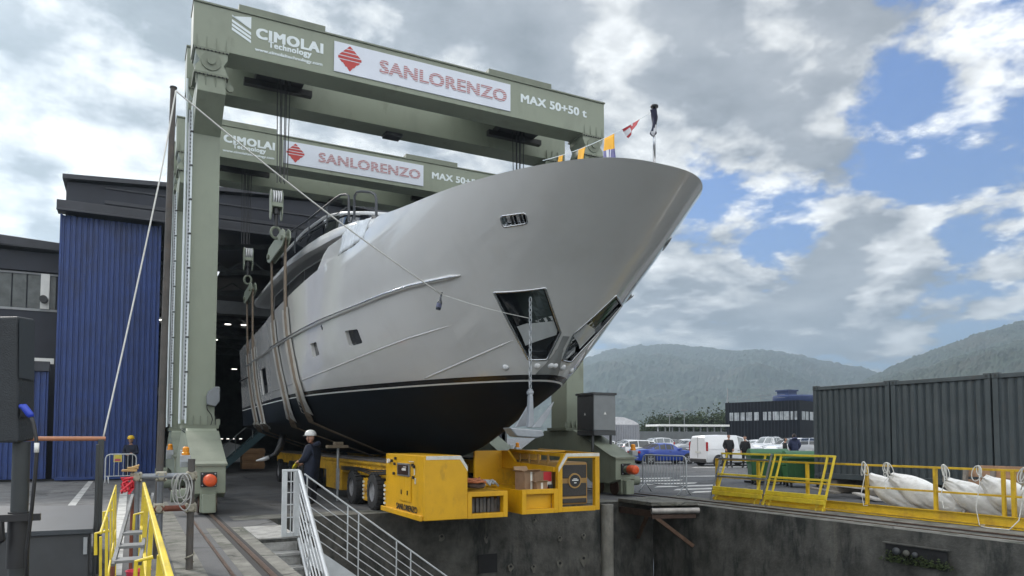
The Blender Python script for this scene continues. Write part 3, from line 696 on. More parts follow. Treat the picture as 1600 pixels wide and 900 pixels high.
def crane(Y0, label):
    r = empty('gantry_crane', (7.33, Y0 + 1.63, 0), label, 'crane', 'gantry cranes over the yacht')
    zb, zt = 11.55, 12.68
    f0, f1 = Y0, Y0 + .83; r0, r1 = Y0 + 2.45, Y0 + 3.28
    for (a, b) in ((f0, f1), (r0, r1)):
        gd = MB().box(CX0, CX1, a, b, zb, zt).build('girder', M_grn, r, bevel=.012)
        MB().box(CX0 - .02, CX1 + .02, a - .035, b + .035, zt + .002, zt + .045).build('top_flange', M_grn2, gd)
    for x0, x1 in ((2.2, 4.42), (9.35, 11.55)):
        MB().box(x0, x1, f0 + .04, f1 + 1.6, zt + .05, zt + .24).build('hoist_cover', M_grn2, r, bevel=.01)
    for x0, x1 in ((2.6, 4.5), (10.3, 12.3)):
        m = MB().box(x0, x1, f1 + .25, f1 + .45, zb + .25, zb + .42).box(x0, x1, r0 - .45, r0 - .25, zb + .25, zb + .42).box(x0 + .3, x1 - .3, f1 + .1, r0 - .1, zb + .42, zb + .62)
        m.build('hoist_frame', M_blk, r)
    # ---- emblem, words
    # panel
    sb = MB().box(4.65, 10.05, Y0 - .03, Y0 - .002, 11.70, 12.535).build('sign_board', M_sign, r)
    ys = Y0 - .045
    X = lambda u, v: aty(u, v, 19.47)
    text_mb('SANLORENZO', (5.92, ys + .010, 11.935), (1, 0, 0), (0, 0, 1), 4.0, .38, .022, .006, 1.06).build('lettering', M_strl, sb)
    m = MB(); cx, cz, hw, hh = 5.08, 12.13, .36, .36
    for k in range(7):
        a = -hh + 2 * hh * k / 7 + .014; b = -hh + 2 * hh * (k + 1) / 7 - .014
        if k >= 3 and k % 1 == 0:
            wa = hw * (1 - abs(a) / hh); wb = hw * (1 - abs(b) / hh)
        else:
            wa = hw * (1 - abs(a) / hh); wb = hw * (1 - abs(b) / hh)
            b += .028 if k < 2 else 0
        m.prism([(cx - wa, ys + .012, cz + a), (cx + wa, ys + .012, cz + a), (cx + wb, ys + .012, cz + b), (cx - wb, ys + .012, cz + b)], (0, 0, 0), (0, -.004, 0))
    m.build('emblem', M_red, sb)
    yl = Y0 - .004
    text_mb('CIMOLAI', (2.62, yl, 12.10), (1, 0, 0), (0, 0, 1), 1.74, .285, .022, .006, 1.12).build('lettering', M_let, r)
    text_mb('Technology', (2.93, yl, 11.885), (1, 0, 0), (0, 0, 1), 1.12, .21, .010, .006, 1.08).build('lettering', M_let, r)
    text_mb('www.cimolaitechnology.com', (2.60, yl, 11.735), (1, 0, 0), (0, 0, 1), 1.74, .115, .005, .006).build('lettering', M_let, r)
    text_mb('MAX 50+50 t', (10.42, yl, 12.08), (1, 0, 0), (0, 0, 1), 2.42, .27, .016, .006, 1.05).build('lettering', M_let, r)
    m = MB(); lx0, lx1 = 2.03, 2.50
    for k in range(4):
        z0 = 11.93 + k * .105
        if k < 3:
            m.prism([(lx1, yl, z0), (lx1, yl, z0 + .07), (lx0, yl, z0 + .07 + .235), (lx0, yl, z0 + .235)], (0, 0, 0), (0, -.006, 0))
    m.prism([(lx1, yl, 12.62), (lx1, yl, 12.30), (2.36, yl, 12.36), (lx0, yl, 12.56), (lx0, yl, 12.52 - .0)], (0, 0, 0), (0, -.006, 0))
    m.build('emblem', M_let, r)
    # ---- legs
    for s in (0, 1):
        mx = (lambda x: x) if s == 0 else (lambda x: CX0 + CX1 - x)
        ya, yb = Y0 + .02, Y0 + 3.26
        lg = MB().box(mx(1.25), mx(1.92), Y0 + 1.13, Y0 + 2.13, 2.06, 9.75)
        x0, x1 = sorted((mx(1.25), mx(1.92)))
        lg.prism([(x0, ya, 10.44), (x0, ya, 10.86), (x0, yb, 10.86), (x0, yb, 10.44), (x0, Y0 + 2.13, 9.75), (x0, Y0 + 1.13, 9.75)], (x0, 0, 0), (x1, 0, 0))
        leg = lg.build('leg', M_grn, r, bevel=.012)
        m = MB()
        for ky in (ya + .0, yb - .83):
            m = MB(); m.box(mx(1.16), mx(1.98), ky - .04, ky + .87, 10.86, 10.92)
            for k in range(4):
                x = mx(1.22 + k * .23); m.prism([(x - .01, ky - .055, 10.90), (x - .01, ky - .01, 10.6), (x - .01, ky + .05, 10.6), (x - .01, ky + .05, 10.9)], (x - .01, 0, 0), (x + .01, 0, 0))
            m.build('flange', M_grn2, leg)
            m = MB(); m.box(mx(1.16), mx(1.98), ky - .04, ky + .87, 11.49, 11.548)
            for k in range(4):
                x = mx(1.22 + k * .23)
                m.prism([(x - .01, ky - .055, 11.5), (x - .01, ky - .022, 11.85), (x - .01, ky + .0, 11.85), (x - .01, ky + .0, 11.5)], (x - .01, 0, 0), (x + .01, 0, 0))
            m.build('flange', M_grn2, leg)
        for ky in (ya, yb - .83):
            xs = [1.18, 1.18, 1.32, 1.18, 1.18]
            kn = MB(); kn.prism([(mx(1.19), ky - .02, 10.92), (mx(1.95), ky - .02, 10.92), (mx(1.86), ky - .02, 11.17), (mx(1.95), ky - .02, 11.34), (mx(1.95), ky - .02, 11.49), (mx(1.19), ky - .02, 11.49), (mx(1.21), ky - .02, 11.36), (mx(1.30), ky - .02, 11.2), (mx(1.19), ky - .02, 11.06)], (0, 0, 0), (0, .82, 0))
            kno = kn.build('knuckle', M_grn, leg)
            MB().cyl((mx(1.56), ky - .05, 11.22), (mx(1.56), ky - .02, 11.22), .24, 22).cyl((mx(1.56), ky - .09, 11.22), (mx(1.56), ky - .05, 11.22), .10, 18).build('pin', M_grn2, kno, smooth=40)
            m = MB()
            for k in range(9):
                for z in (10.885, 11.52): m.ball((mx(1.21 + k * .09), ky - .05, z - .035), .022, n=6, m=4)
            m.build('bolt_row', M_blk, kno)
        # lugs
        m = MB(); m.box(mx(1.92), mx(2.05), Y0 + .1, Y0 + .14, 10.62, 10.80); m.cyl((mx(2.03), Y0 + .09, 10.66), (mx(2.03), Y0 + .15, 10.66), .09, 14); m.build('lug', M_grn2, leg)
        if s == 0:
          # cable ladder, conduit and access pipe on the outer face
          m = MB(); xo = mx(1.13); m.box(mx(1.24), xo, Y0 + 1.02, Y0 + 1.06, 2.2, 10.3)
          lad = m.build('cable_ladder', M_gal, leg)
          m = MB()
          for k in range(80): m.box(mx(1.17), mx(1.20), Y0 + 1.012, Y0 + 1.018, 2.3 + k * .1, 2.345 + k * .1)
          m.box(mx(1.168), mx(1.17), Y0 + 1.0125, Y0 + 1.0185, 2.3, 10.3)
          m.build('slots', M_cabd, lad)
          MB().tube([(mx(1.22), Y0 + 1.0, 2.1), (mx(1.22), Y0 + 1.0, 10.4)], .022, 8).tube([(mx(1.09), Y0 + 1.2, 2.1), (mx(1.09), Y0 + 1.2, 11.2)], .03, 8).build('conduit', M_let, leg)
          m = MB()
          for k in range(9): m.box(mx(1.19), mx(1.25), Y0 + .96, Y0 + 1.04, 2.5 + k * .9, 2.54 + k * .9)
          m.build('conduit_clip', M_blk, leg)
        m = MB().box(mx(1.16), mx(2.02), Y0 + 1.02, Y0 + 2.24, 1.97, 2.06)
        for k in range(5):
            x = mx(1.24 + .17 * k); m.prism([(x - .01, Y0 + 1.05, 2.06), (x - .01, Y0 + 1.12, 2.3), (x - .01, Y0 + 1.2, 2.06)], (x - .01, 0, 0), (x + .01, 0, 0))
        for k in range(5):
            yy = Y0 + 1.2 + .21 * k; m.prism([(mx(1.25), yy, 2.3), (mx(1.19), yy, 2.06), (mx(1.28), yy, 2.06)], (0, 0, 0), (0, .02, 0))
        m.box(mx(1.95), mx(2.05), Y0 + 1.04, Y0 + 1.08, 2.06, 2.22)
        m.build('base_flange', M_grn2, leg)
        # bogie
        x0, x1 = sorted((mx(1.22), mx(1.93)))
        yc = Y0 + 1.63
        P = [(-3.25, .48), (-3.25, 1.12), (-3.05, 1.17), (-.95, 1.97), (.95, 1.97), (3.05, 1.17), (3.25, 1.12), (3.25, .48), (2.9, .36), (1.9, .36), (1.5, .62), (-1.5, .62), (-1.9, .36), (-2.9, .36)]
        bo = MB().prism([(x0, yc + a, b) for a, b in P], (x0, 0, 0), (x1, 0, 0)).build('bogie', M_grn, r, bevel=.015)
        MB().prism([(x0 - .03, yc - 3.30, 1.10), (x0 - .03, yc - 3.30, 1.15), (x0 - .03, yc - 3.05, 1.20), (x0 - .03, yc - 1.2, 1.91), (x0 - .03, yc - 1.2, 1.86), (x0 - .03, yc - 3.05, 1.15), (x0 - .03, yc - 3.26, 1.10)], (x0 - .03, 0, 0), (x1 + .03, 0, 0)).build('bogie_lid', M_grn2, bo)
        rx = 1.62 if s == 0 else 13.85 - .55
        if s == 1: rx = 13.85 - .78
        rx = mx(1.57)
        for sg in (-1, 1):
            yw = yc + sg * 2.55
            MB().box(rx - .17, rx + .17, yw - .72, yw + .72, .05, .55).box(rx - .14, rx + .14, yc + sg * 3.22 - .06, yc + sg * 3.22 + .26 * sg, .06, .47).build('wheel_housing', M_grn, bo, bevel=.02)
            for dy in (-.38, .38): MB().cyl((rx - .20, yw + dy, .24), (rx + .20, yw + dy, .24), .22, 20).build('wheel', M_rail, bo, smooth=40)
            MB().cyl((mx(1.32), yw - .3, .42), (mx(1.02), yw - .3, .42), .17, 16).cyl((mx(1.02), yw - .3, .42), (mx(.82), yw - .3, .42), .14, 16).build('drive_motor', M_grn2, bo, smooth=40)
            zbf = .79
            m = MB().box(rx - .17, rx + .17, yc + sg * 3.25, yc + sg * 3.29, zbf - .16, zbf + .17); m.cur = 1
            for dx in (-.135, .135):
                for dz in (-.125, .135): m.cyl((rx + dx, yc + sg * 3.28, zbf + dz), (rx + dx, yc + sg * 3.305, zbf + dz), .018, 8)
            m.build('buffer_plate', [M_blk, M_gal], bo)
            MB().cyl((rx, yc + sg * 3.29, zbf), (rx, yc + sg * 3.45, zbf), .115, 20).build('buffer_mount', M_grn2, bo, smooth=40)
            MB().lathe([(.125, 0), (.138, .02), (.138, .25), (.128, .29), (.10, .32), (.03, .325)], (rx, yc + sg * 3.45, zbf), (0, sg, 0), 24).build('buffer', M_org, bo, smooth=50)
        # beacon and junction box beside the front end
        MB().box(mx(1.02), mx(1.18), yc - 2.5, yc - 2.3, 1.05, 1.45).build('junction_box', M_gal, bo, bevel=.01)
        MB().box(mx(.99), mx(1.2), yc - 3.1, yc - 2.9, 1.18, 1.34).build('beacon_box', M_gal, bo, bevel=.01)
        MB().lathe([(.085, 0), (.085, .05), (.07, .06), (.07, .16), (.04, .19), (.01, .19)], (mx(1.1), yc - 3.0, 1.345), (0, 0, 1), 14).build('beacon', M_amb, bo, smooth=40)
    # hoist ropes
    for cx in (3.62, 11.2):
        m = MB()
        for k, dx in enumerate((-.16, -.10, -.03, .03, .10, .16)):
            for dy in ((-.1,) if k % 2 else (.1,)):
                m.tube([(cx + dx, Y0 + 1.63 + dy, 11.9), (cx + dx * .8, Y0 + 1.63 + dy * .6, 8.95)], .013, 6)
        m.build('hoist_rope', M_wire, r)
    # work light under the rear girder
    MB().box(7.0, 7.55, r1 - .55, r1 - .1, 11.44, 11.548).build('work_light', M_cabd, r, bevel=.02)
    return r
cr1 = crane(Y0, 'front gantry crane in sage green carrying the larger readable sign boards, nearest the dock edge')
cr2 = copy_tree(cr1); cr2.location.y += 7.53
tag(cr2, 'rear gantry crane in sage green, partly hidden behind the front crane, close to the hall')
# cabinet on the far leg
cb = empty('switch_cabinet', (12.7, 19.2, 1.87), 'grey electrical cabinet on the right bogie of the front crane', 'cabinet')
MB().box(12.61, 13.42, 18.8, 19.75, 1.96, 3.06).build('body', M_cab, cb, bevel=.015)
MB().box(12.595, 12.607, 18.82, 19.73, 1.98, 3.04).build('side_sheet', M_cabd, cb, bevel=.004)  # darker sheet covering the whole left face
MB().box(12.57, 13.45, 18.77, 19.79, 3.062, 3.13).build('cap', M_cabd, cb)
MB().box(12.61, 13.42, 18.8, 19.75, 1.80, 1.955).build('plinth', M_cabd, cb)
MB().add([(12.97, 18.792, 2.45), (13.07, 18.792, 2.45), (13.02, 18.792, 2.54)], [(0, 1, 2)]).build('warning_mark', M_wht, cb)
MB().add([(12.592, 19.33, 2.43), (12.592, 19.23, 2.43), (12.592, 19.28, 2.52)], [(0, 1, 2)]).build('warning_mark', M_wht, cb)
for x, y in ((12.62, 18.9), (13.3, 18.9), (13.3, 19.8)): MB().box(x - .03, x + .03, y - .03, y + .03, 1.2, 1.80).build('leg', M_cabd, cb)
# floodlight housing with a hanging cable on the near leg
fl = empty('floodlight', (1.9, 20.4, 2.9), 'grey floodlight housing with a looping black cable on the near crane leg', 'floodlight')
c = aty(332, 621, 20.45)
m = MB().prism([(c.x - .13, 20.35, c.z - .19), (c.x + .07, 20.35, c.z - .24), (c.x + .17, 20.35, c.z - .1), (c.x + .17, 20.35, c.z + .28), (c.x + .05, 20.35, c.z + .28), (c.x - .1, 20.35, c.z + .16), (c.x - .15, 20.35, c.z + .02)], (0, 20.35, 0), (0, 20.595, 0))
m.build('housing', mat('lamp_grey', (.17, .185, .2), .45), fl, bevel=.02)
cab = [aty(u, v, 20.52) for u, v in ((327, 631), (323, 634), (324, 640), (330, 648), (332, 655), (329, 666), (318, 676), (305, 679), (290, 677), (284, 672))]
MB().tube(cab, .012, 6).build('cable', M_blk, fl, smooth=True)
# ================================================================== YACHT
M_hull = mat('hull_gloss_paint', (0.63, 0.628, 0.618), 0.17, var=0.015, scale=.5, coat=1.0, bump=0.12, bscale=0.9, stain=(.58, .575, .56), stain_amt=.5, stain_scale=1.3, streak=.7)  # faint streaks for dust and water, also rope reflections put into the colour
M_bott = mat('antifouling', (0.005, 0.009, 0.015), 0.65, var=0.25, scale=1.0, spec=.25)
M_band = mat('boot_black', (0.014, 0.014, 0.016), 0.25, var=0.1)
M_line = mat('boot_white', (0.74, 0.74, 0.73), 0.3, var=0.03)
M_chrome = mat('polished_steel', (0.62, 0.64, 0.66), 0.06, 1.0, var=0.04, scale=2)
M_brush = mat('stainless', (0.55, 0.56, 0.58), 0.22, 1.0, var=0.08, scale=5)
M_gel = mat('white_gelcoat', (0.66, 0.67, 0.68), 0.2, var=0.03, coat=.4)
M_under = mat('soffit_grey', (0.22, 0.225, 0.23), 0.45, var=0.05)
M_tint = mat('tinted_glass', (0.012, 0.014, 0.018), 0.05, var=0.1, spec=0.8)
M_dkrail = mat('dark_rail', (0.045, 0.048, 0.055), 0.35, 0.5, var=0.1)
M_vinyl = mat('clear_wrap', (0.74, 0.77, 0.80), 0.18, var=0.12, scale=6, bump=0.6, bscale=9)
M_recess = mat('pocket_steel', (0.36, 0.38, 0.385), 0.05, 1.0, var=0.25, scale=1.5)
XC = 7.1123
ZN = [1.05, 1.2, 1.5, 2.2, 2.8, 3.5, 4.5, 5.2, 6.0, 6.4]
YN = [18.4, 16.9, 15.23, 13.55, 12.35, 11.63, 10.58, 9.70, 8.64, 8.08]
def catmull(xs, ys, x):
    for k in range(len(xs) - 1):
        if x <= xs[k + 1]: break
    x0, x1 = xs[k], xs[k + 1]; h = x1 - x0
    def tang(i):
        if i == 0: return (ys[1] - ys[0]) / (xs[1] - xs[0])
        if i == len(xs) - 1: return (ys[-1] - ys[-2]) / (xs[-1] - xs[-2])
        return (ys[i + 1] - ys[i - 1]) / (xs[i + 1] - xs[i - 1])
    t = (x - x0) / h; m0, m1 = tang(k) * h, tang(k + 1) * h
    return (2 * t ** 3 - 3 * t * t + 1) * ys[k] + (t ** 3 - 2 * t * t + t) * m0 + (-2 * t ** 3 + 3 * t * t) * ys[k + 1] + (t ** 3 - t * t) * m1
def stem_y(z): return catmull(ZN, YN, z)
STERN = 32.3
def half_b(t, z, y):
    q = z - 4
    a = max(.2, -0.0619 * q * q + 0.2565 * q + 1.3694); p = max(.25, 0.0053 * q * q - 0.0768 * q + 0.4854)
    b = a * t ** p if t > 0 else 0
    bm = 3.15 * min(1, max(.05, (z - 1.2) / 1.0)) if z < 2.2 else 3.15 + .25 * (z - 2.2) / 3.8
    if y > 22: bm *= 1 - .05 * ((y - 22) / 10) ** 2
    f = lambda w: -math.log(math.exp(-4 * w) + math.exp(-4 * bm)) / 4
    return f(b) - f(0)
def ztop(y):
    pts = [(8.0, 5.93), (9.4, 5.945), (11.5, 6.02), (13.0, 6.04), (14.05, 6.11), (14.13, 6.10), (14.5, 5.80), (14.75, 5.745), (15.9, 5.74), (17.5, 5.70), (20.3, 5.63), (22.7, 5.56), (24.5, 5.43), (27.5, 5.38), (32.3, 5.35), (40, 5.3)]
    for k in range(len(pts) - 1):
        if y <= pts[k + 1][0]: break
    t = (y - pts[k][0]) / (pts[k + 1][0] - pts[k][0]); t = max(0, t)
    return pts[k][1] + (pts[k + 1][1] - pts[k][1]) * t
TC = [0, .004, .012, .025, .045, .07, .10, .14, .19, .25, .32, .40, .5, .62, .76, .92, 1.1, 1.3, 1.55, 1.8, 2.1, 2.4, 2.75, 3.1, 3.5, 4.0, 4.5, 5.0, 5.25, 5.36, 5.44, 5.55, 5.68, 5.8, 5.92, 6.05, 6.3, 6.6, 7, 7.6, 8.2, 9, 10, 11, 12, 13, 14, 15, 16, 17, 18, 19, 20, 21, 22, 22.8, 23.6]
TMAX = TC[-1]
def hull_pt(t, z, sg):
    ys = stem_y(z)
    y = ys + t + (t / TMAX) ** 3 * (STERN - ys - TMAX)
    return Vector((XC + sg * half_b(t, z, y), y, z))
ZLOW = [1.2, 1.27, 1.38, 1.52, 1.68, 1.84, 1.98, 2.09, 2.16, 2.22, 2.32, 2.45, 2.6, 2.72, 2.828]
NB = 26
def hull_rows(t):
    zt = ztop(8.7 + t)
    rows = ZLOW + [2.858, 2.95] + [2.95 + (zt - 2.95) * (j / NB) for j in range(1, NB + 1)]
    return rows
def side_grid(sg):
    return [[hull_pt(t, z, sg) for t in TC] for z in range(0)]
grids = {}
for sg in (-1, 1):
    cols = [[hull_pt(t, z, sg) for z in hull_rows(t)] for t in TC]
    grids[sg] = cols
def hull_mb(j0, j1):
    mb = MB(); nr = j1 - j0 + 1
    for sg in (-1, 1):
        c = grids[sg]; vs = [p for col in c for p in col[j0:j1 + 1]]; fs = []
        for i in range(len(c) - 1):
            for j in range(nr - 1):
                a = i * nr + j; q = (a, a + nr, a + nr + 1, a + 1)
                fs.append(q[::-1] if sg < 0 else q)
        mb.add(vs, fs)
    return mb
def weld(o, dist=2e-4):
    bm = bmesh.new(); bm.from_mesh(o.data); bmesh.ops.remove_doubles(bm, verts=bm.verts, dist=dist)
    bmesh.ops.recalc_face_normals(bm, faces=bm.faces); bm.to_mesh(o.data); bm.free()
NL = len(ZLOW); NT = NL + 2 + NB
full = hull_mb(0, NT - 1)
bv = BVHTree.FromPolygons([tuple(p) for p in full.v], full.f)
def hit(u, v):
    h = bv.ray_cast(EYE, ray(u, v).normalized())
    if h[0] is None: raise RuntimeError('no hull at %s' % ((u, v),))
    n = h[1].normalized()
    if n.dot(h[0] - EYE) > 0: n = -n
    return h[0], n
def mir(p): return Vector((2 * XC - p.x, p.y, p.z))
yacht = empty('motor_yacht', (XC, 20, 1.2), 'large pale grey motor yacht with flared bow hanging in slings under the gantry cranes', 'yacht')
topside = hull_mb(NL + 1, NT - 1)
# inner bulwark and deck
for sg in (-1, 1):
    c = grids[sg]; vs = []; fs = []
    for i, t in enumerate(TC):
        P = c[i][-1]; b = abs(P.x - XC); bi = max(0, b - .14); di = .10 if i > 0 else .14
        yy = P.y + (.14 if b < 1.2 else .05)
        zl = P.z - .5; yl = max(yy, stem_y(zl) + .25); tl = max(0, yl - stem_y(zl) - .2); bl = max(0, min(bi - .02, half_b(tl, zl, yy) - .08))
        vs += [P, Vector((XC + sg * bi, yy, P.z + .012)), Vector((XC + sg * bl, yl, zl)), Vector((XC, yl, zl + .02))]
    for i in range(len(TC) - 1):
        for j in range(3):
            a = i * 4 + j; q = (a, a + 4, a + 5, a + 1); fs.append(q[::-1] if sg < 0 else q)
    topside.add(vs, fs)
# transom
vs = []; 
for sg in (-1, 1): vs.append([p for p in grids[sg][-1]])
n = NT; tv = vs[0][NL + 1:] + vs[1][NL + 1:]; m_ = len(vs[0][NL + 1:])
topside.add(tv, [(j, j + 1, m_ + j + 1, m_ + j) for j in range(m_ - 1)])
hull = topside.build('hull', M_hull, yacht, smooth=False)
weld(hull)
bmh = bmesh.new(); bmh.from_mesh(hull.data)
HOFF = wloc(yacht)
def cut(poly, n_out):
    """open a hole in the hull along the polygon's edges; returns the ordered rim"""
    P = [p - HOFF for p in poly]; c = sum(P, Vector()) / len(P); rad = max((p - c).length for p in P) + .35
    sd_ = 1 if c.x > 0 else -1                      # the yacht's root lies on its centre line
    def region(): return [f for f in bmh.faces if (f.calc_center_median() - c).length < rad + .3 and abs(f.normal.dot(n_out)) > .35 and f.calc_center_median().x * sd_ > .01]
    planes = []
    for i in range(len(P)):
        no = (P[(i + 1) % len(P)] - P[i]).cross(n_out).normalized()
        if no.dot(c - P[i]) > 0: no = -no
        planes.append((P[i], no))
    for co, no in planes:
        fs = region(); ge = set(fs)
        for f in fs: ge.update(f.edges); ge.update(f.verts)
        bmesh.ops.bisect_plane(bmh, geom=list(ge), dist=1e-4, plane_co=co, plane_no=no)
    ins = [f for f in region() if all((f.calc_center_median() - co).dot(no) < 1e-4 for co, no in planes)]
    vset = set(); ec = {}
    for f in ins:
        for e in f.edges: ec[e] = ec.get(e, 0) + 1
    rim_e = [tuple(v.co.copy() for v in e.verts) for e, k in ec.items() if k == 1]
    bmesh.ops.delete(bmh, geom=ins, context='FACES')
    # order the rim
    loop = [rim_e[0][0], rim_e[0][1]]; rest = rim_e[1:]
    while rest:
        for k, (a, b) in enumerate(rest):
            if (a - loop[-1]).length < 1e-5: loop.append(b); rest.pop(k); break
            if (b - loop[-1]).length < 1e-5: loop.append(a); rest.pop(k); break
        else: break
    if (loop[0] - loop[-1]).length < 1e-5: loop.pop()
    return [p + HOFF for p in loop]
def rounded(poly, r, k=4):
    out = []; n = len(poly)
    for i in range(n):
        p = poly[i]; a = (poly[i - 1] - p); b = (poly[(i + 1) % n] - p)
        q0 = p + a.normalized() * min(r, a.length * .45); q1 = p + b.normalized() * min(r, b.length * .45)
        for j in range(k + 1):
            t = j / k; out.append(q0.lerp(p, t).lerp(p.lerp(q1, t), t))
    return out
def recess(name, poly, n_out, depth, m_side, m_back, parent, bezel=None, br=.012, mirror=True, back=True, tilt=0.0):
    res = []
    for side in ((False, True) if mirror else (False,)):
        pl = [mir(p) for p in poly] if side else poly; no = Vector((-n_out.x, n_out.y, n_out.z)) if side else n_out
        rim = cut(pl, no)
        zlo = min(p.z for p in rim); zhi = max(p.z for p in rim)
        inn = [p - no * (depth + tilt * ((zhi - p.z) / (zhi - zlo) - .35)) for p in rim]; k = len(rim)
        m = MB().add(rim + inn, [(i, (i + 1) % k, k + (i + 1) % k, k + i) for i in range(k)])
        o = m.build(name, m_side, parent); res.append((o, rim, no))
        if back:
            c = sum(inn, Vector()) / k
            MB().add([p + (c - p) * -.01 for p in inn], [tuple(range(k))]).build('pane', m_back, o)
        if bezel: MB().tube(rim + [rim[0], rim[1]], br, 6, caps=False).build('frame', bezel, o, smooth=True)
    return res
HP = lambda pts: [hit(u, v)[0] for u, v in pts]
# anchor pockets
ap = HP([(772, 457), (852, 450), (876, 519.5), (855, 561.5), (826, 562)])
an = hit(826, 505)[1]
pk = recess('anchor_pocket', ap, an, .07, M_recess, M_tint, yacht, M_brush, .022, tilt=.10)  # dark back pane: the polished pocket's dark reflection put into its colour
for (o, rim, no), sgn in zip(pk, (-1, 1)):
    # added plates in the pocket: sky and dark reflections put into their colour
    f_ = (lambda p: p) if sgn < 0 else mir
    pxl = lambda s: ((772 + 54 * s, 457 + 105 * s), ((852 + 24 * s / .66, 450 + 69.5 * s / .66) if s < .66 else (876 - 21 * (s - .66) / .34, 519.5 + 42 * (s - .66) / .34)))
    for (s0, s1, k0, k1, mm) in ((.04, .50, .36, .94, mat('pocket_dark_reflection', (.12, .14, .135), .14, .9, var=.3, scale=2)), (.52, .80, .10, .93, mat('pocket_sky_reflection', (.62, .64, .65), .14, .25, var=.06, scale=3))):
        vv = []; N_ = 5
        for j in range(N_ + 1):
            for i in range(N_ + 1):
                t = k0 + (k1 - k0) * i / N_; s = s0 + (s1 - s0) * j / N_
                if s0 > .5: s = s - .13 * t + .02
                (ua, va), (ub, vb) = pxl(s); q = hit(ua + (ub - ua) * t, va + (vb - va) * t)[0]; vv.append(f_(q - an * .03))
        MB().add(vv, [(j * (N_ + 1) + i, j * (N_ + 1) + i + 1, (j + 1) * (N_ + 1) + i + 1, (j + 1) * (N_ + 1) + i) for j in range(N_) for i in range(N_)]).build('reflection_plate', mm, o)
# portholes
for q, r_ in (([(538.7, 517), (558.7, 514.2), (566.7, 536), (546, 541.5)], .05), ([(484.5, 537), (494, 534.3), (499.5, 554), (489, 559)], .05), ([(406, 578.5), (414.5, 573.5), (419, 614), (411, 619)], .06)):
    pl = HP(q); nn = (pl[1] - pl[0]).cross(pl[2] - pl[0]).normalized()
    if nn.dot(pl[0] - EYE) > 0: nn = -nn
    recess('porthole', rounded(pl, r_), nn, .09 if r_ < .055 else .035, M_hull, M_tint, yacht)
pl = []; c0, n0 = hit(503, 511.5); a0 = n0.orthogonal().normalized(); b0 = n0.cross(a0)
recess('drain_port', [c0 + (a0 * math.cos(w) + b0 * math.sin(w)) * .062 for w in [k * math.pi / 6 for k in range(12)]], n0, .07, M_brush, M_blk, yacht, M_brush, .01)
# bow fairlead with two rollers
pl = HP([(781.5, 338), (821, 332.5), (824.5, 349), (786, 355)]); nn = hit(803, 344)[1]
fr = recess('fairlead', rounded(pl, .06), nn, .08, M_chrome, M_chrome, yacht, M_brush, .016)
for o, rim, no in fr:
    c = sum(rim, Vector()) / len(rim); ax = Vector((0, 0, 1)).cross(no).normalized(); w = max((p - c).dot(ax) for p in rim); upv = no.cross(ax)
    for s in (-.22, .52): MB().cyl(c + ax * w * s - upv * .10 - no * .02, c + ax * w * s + upv * .10 - no * .02, .022, 10).build('roller', M_blk, o, smooth=True)
bmesh.ops.recalc_face_normals(bmh, faces=bmh.faces)
bmh.to_mesh(hull.data); bmh.free()
hull.data.polygons.foreach_set('use_smooth', [True] * len(hull.data.polygons)); hull.data.set_sharp_from_angle(angle=R(32))
for nm, j0, j1, m in (('bottom', 0, NL - 1, M_bott), ('waterline_stripe', NL - 1, NL, M_line), ('boot_stripe', NL, NL + 1, M_band)):
    h = hull_mb(j0, j1)
    if nm == 'bottom':
        h.add([p for p in vs[0][:NL + 2]] + [p for p in vs[1][:NL + 2]], [(j, j + 1, NL + 2 + j + 1, NL + 2 + j) for j in range(NL + 1)])
        h.add([c[0] for c in grids[-1]] + [c[0] for c in grids[1]], [(i, i + 1, len(TC) + i + 1, len(TC) + i) for i in range(len(TC) - 1)])
    o = h.build(nm, m, yacht); weld(o); o.data.polygons.foreach_set('use_smooth', [True] * len(o.data.polygons)); o.data.set_sharp_from_angle(angle=R(32))
# rubbing strakes and spray rails laid on the hull
def strake(pix, r, name, m, off=0.0, flat=1.0, taper=True):
    pts = []
    for k in range(len(pix) - 1):
        for s in range(6):
            t = s / 6; pts.append((pix[k][0] + (pix[k + 1][0] - pix[k][0]) * t, pix[k][1] + (pix[k + 1][1] - pix[k][1]) * t))
    pts.append(pix[-1])
    H = [hit(*p) for p in pts]
    for side in (0, 1):
        P = [(h[0] + h[1] * off) for h in H]
        if side: P = [mir(p) for p in P]
        rr = [r * (min(1, .25 + i / 6) if taper else 1) for i in range(len(P))]
        MB().tube(P, r, 8, rr=rr).build(name, m, yacht, smooth=True)
strake([(720, 430), (700, 433.5), (670, 440), (640, 447), (600, 461), (560, 477.5), (530, 490), (500, 503), (476, 515), (455, 527), (423, 546), (400, 562), (385, 574)], .05, 'rubbing_strake', M_hull, .012)
strake([(719, 428.6), (700, 432), (670, 438.4), (640, 445.2), (600, 459), (560, 475.5), (530, 488), (500, 500.8), (476, 512.8), (455, 524.8), (423, 544)], .014, 'strake_trim', M_brush, .062)
strake([(706, 508), (670, 519), (640, 528), (600, 543), (560, 558.5), (520, 575), (472, 594), (440, 606), (410, 618), (395, 624)], .017, 'spray_rail', M_hull, -.003)
strake([(803, 531), (780, 541), (750, 554), (720, 567), (700, 575.5), (680, 584), (664, 591.5)], .018, 'spray_rail', M_hull, -.003)
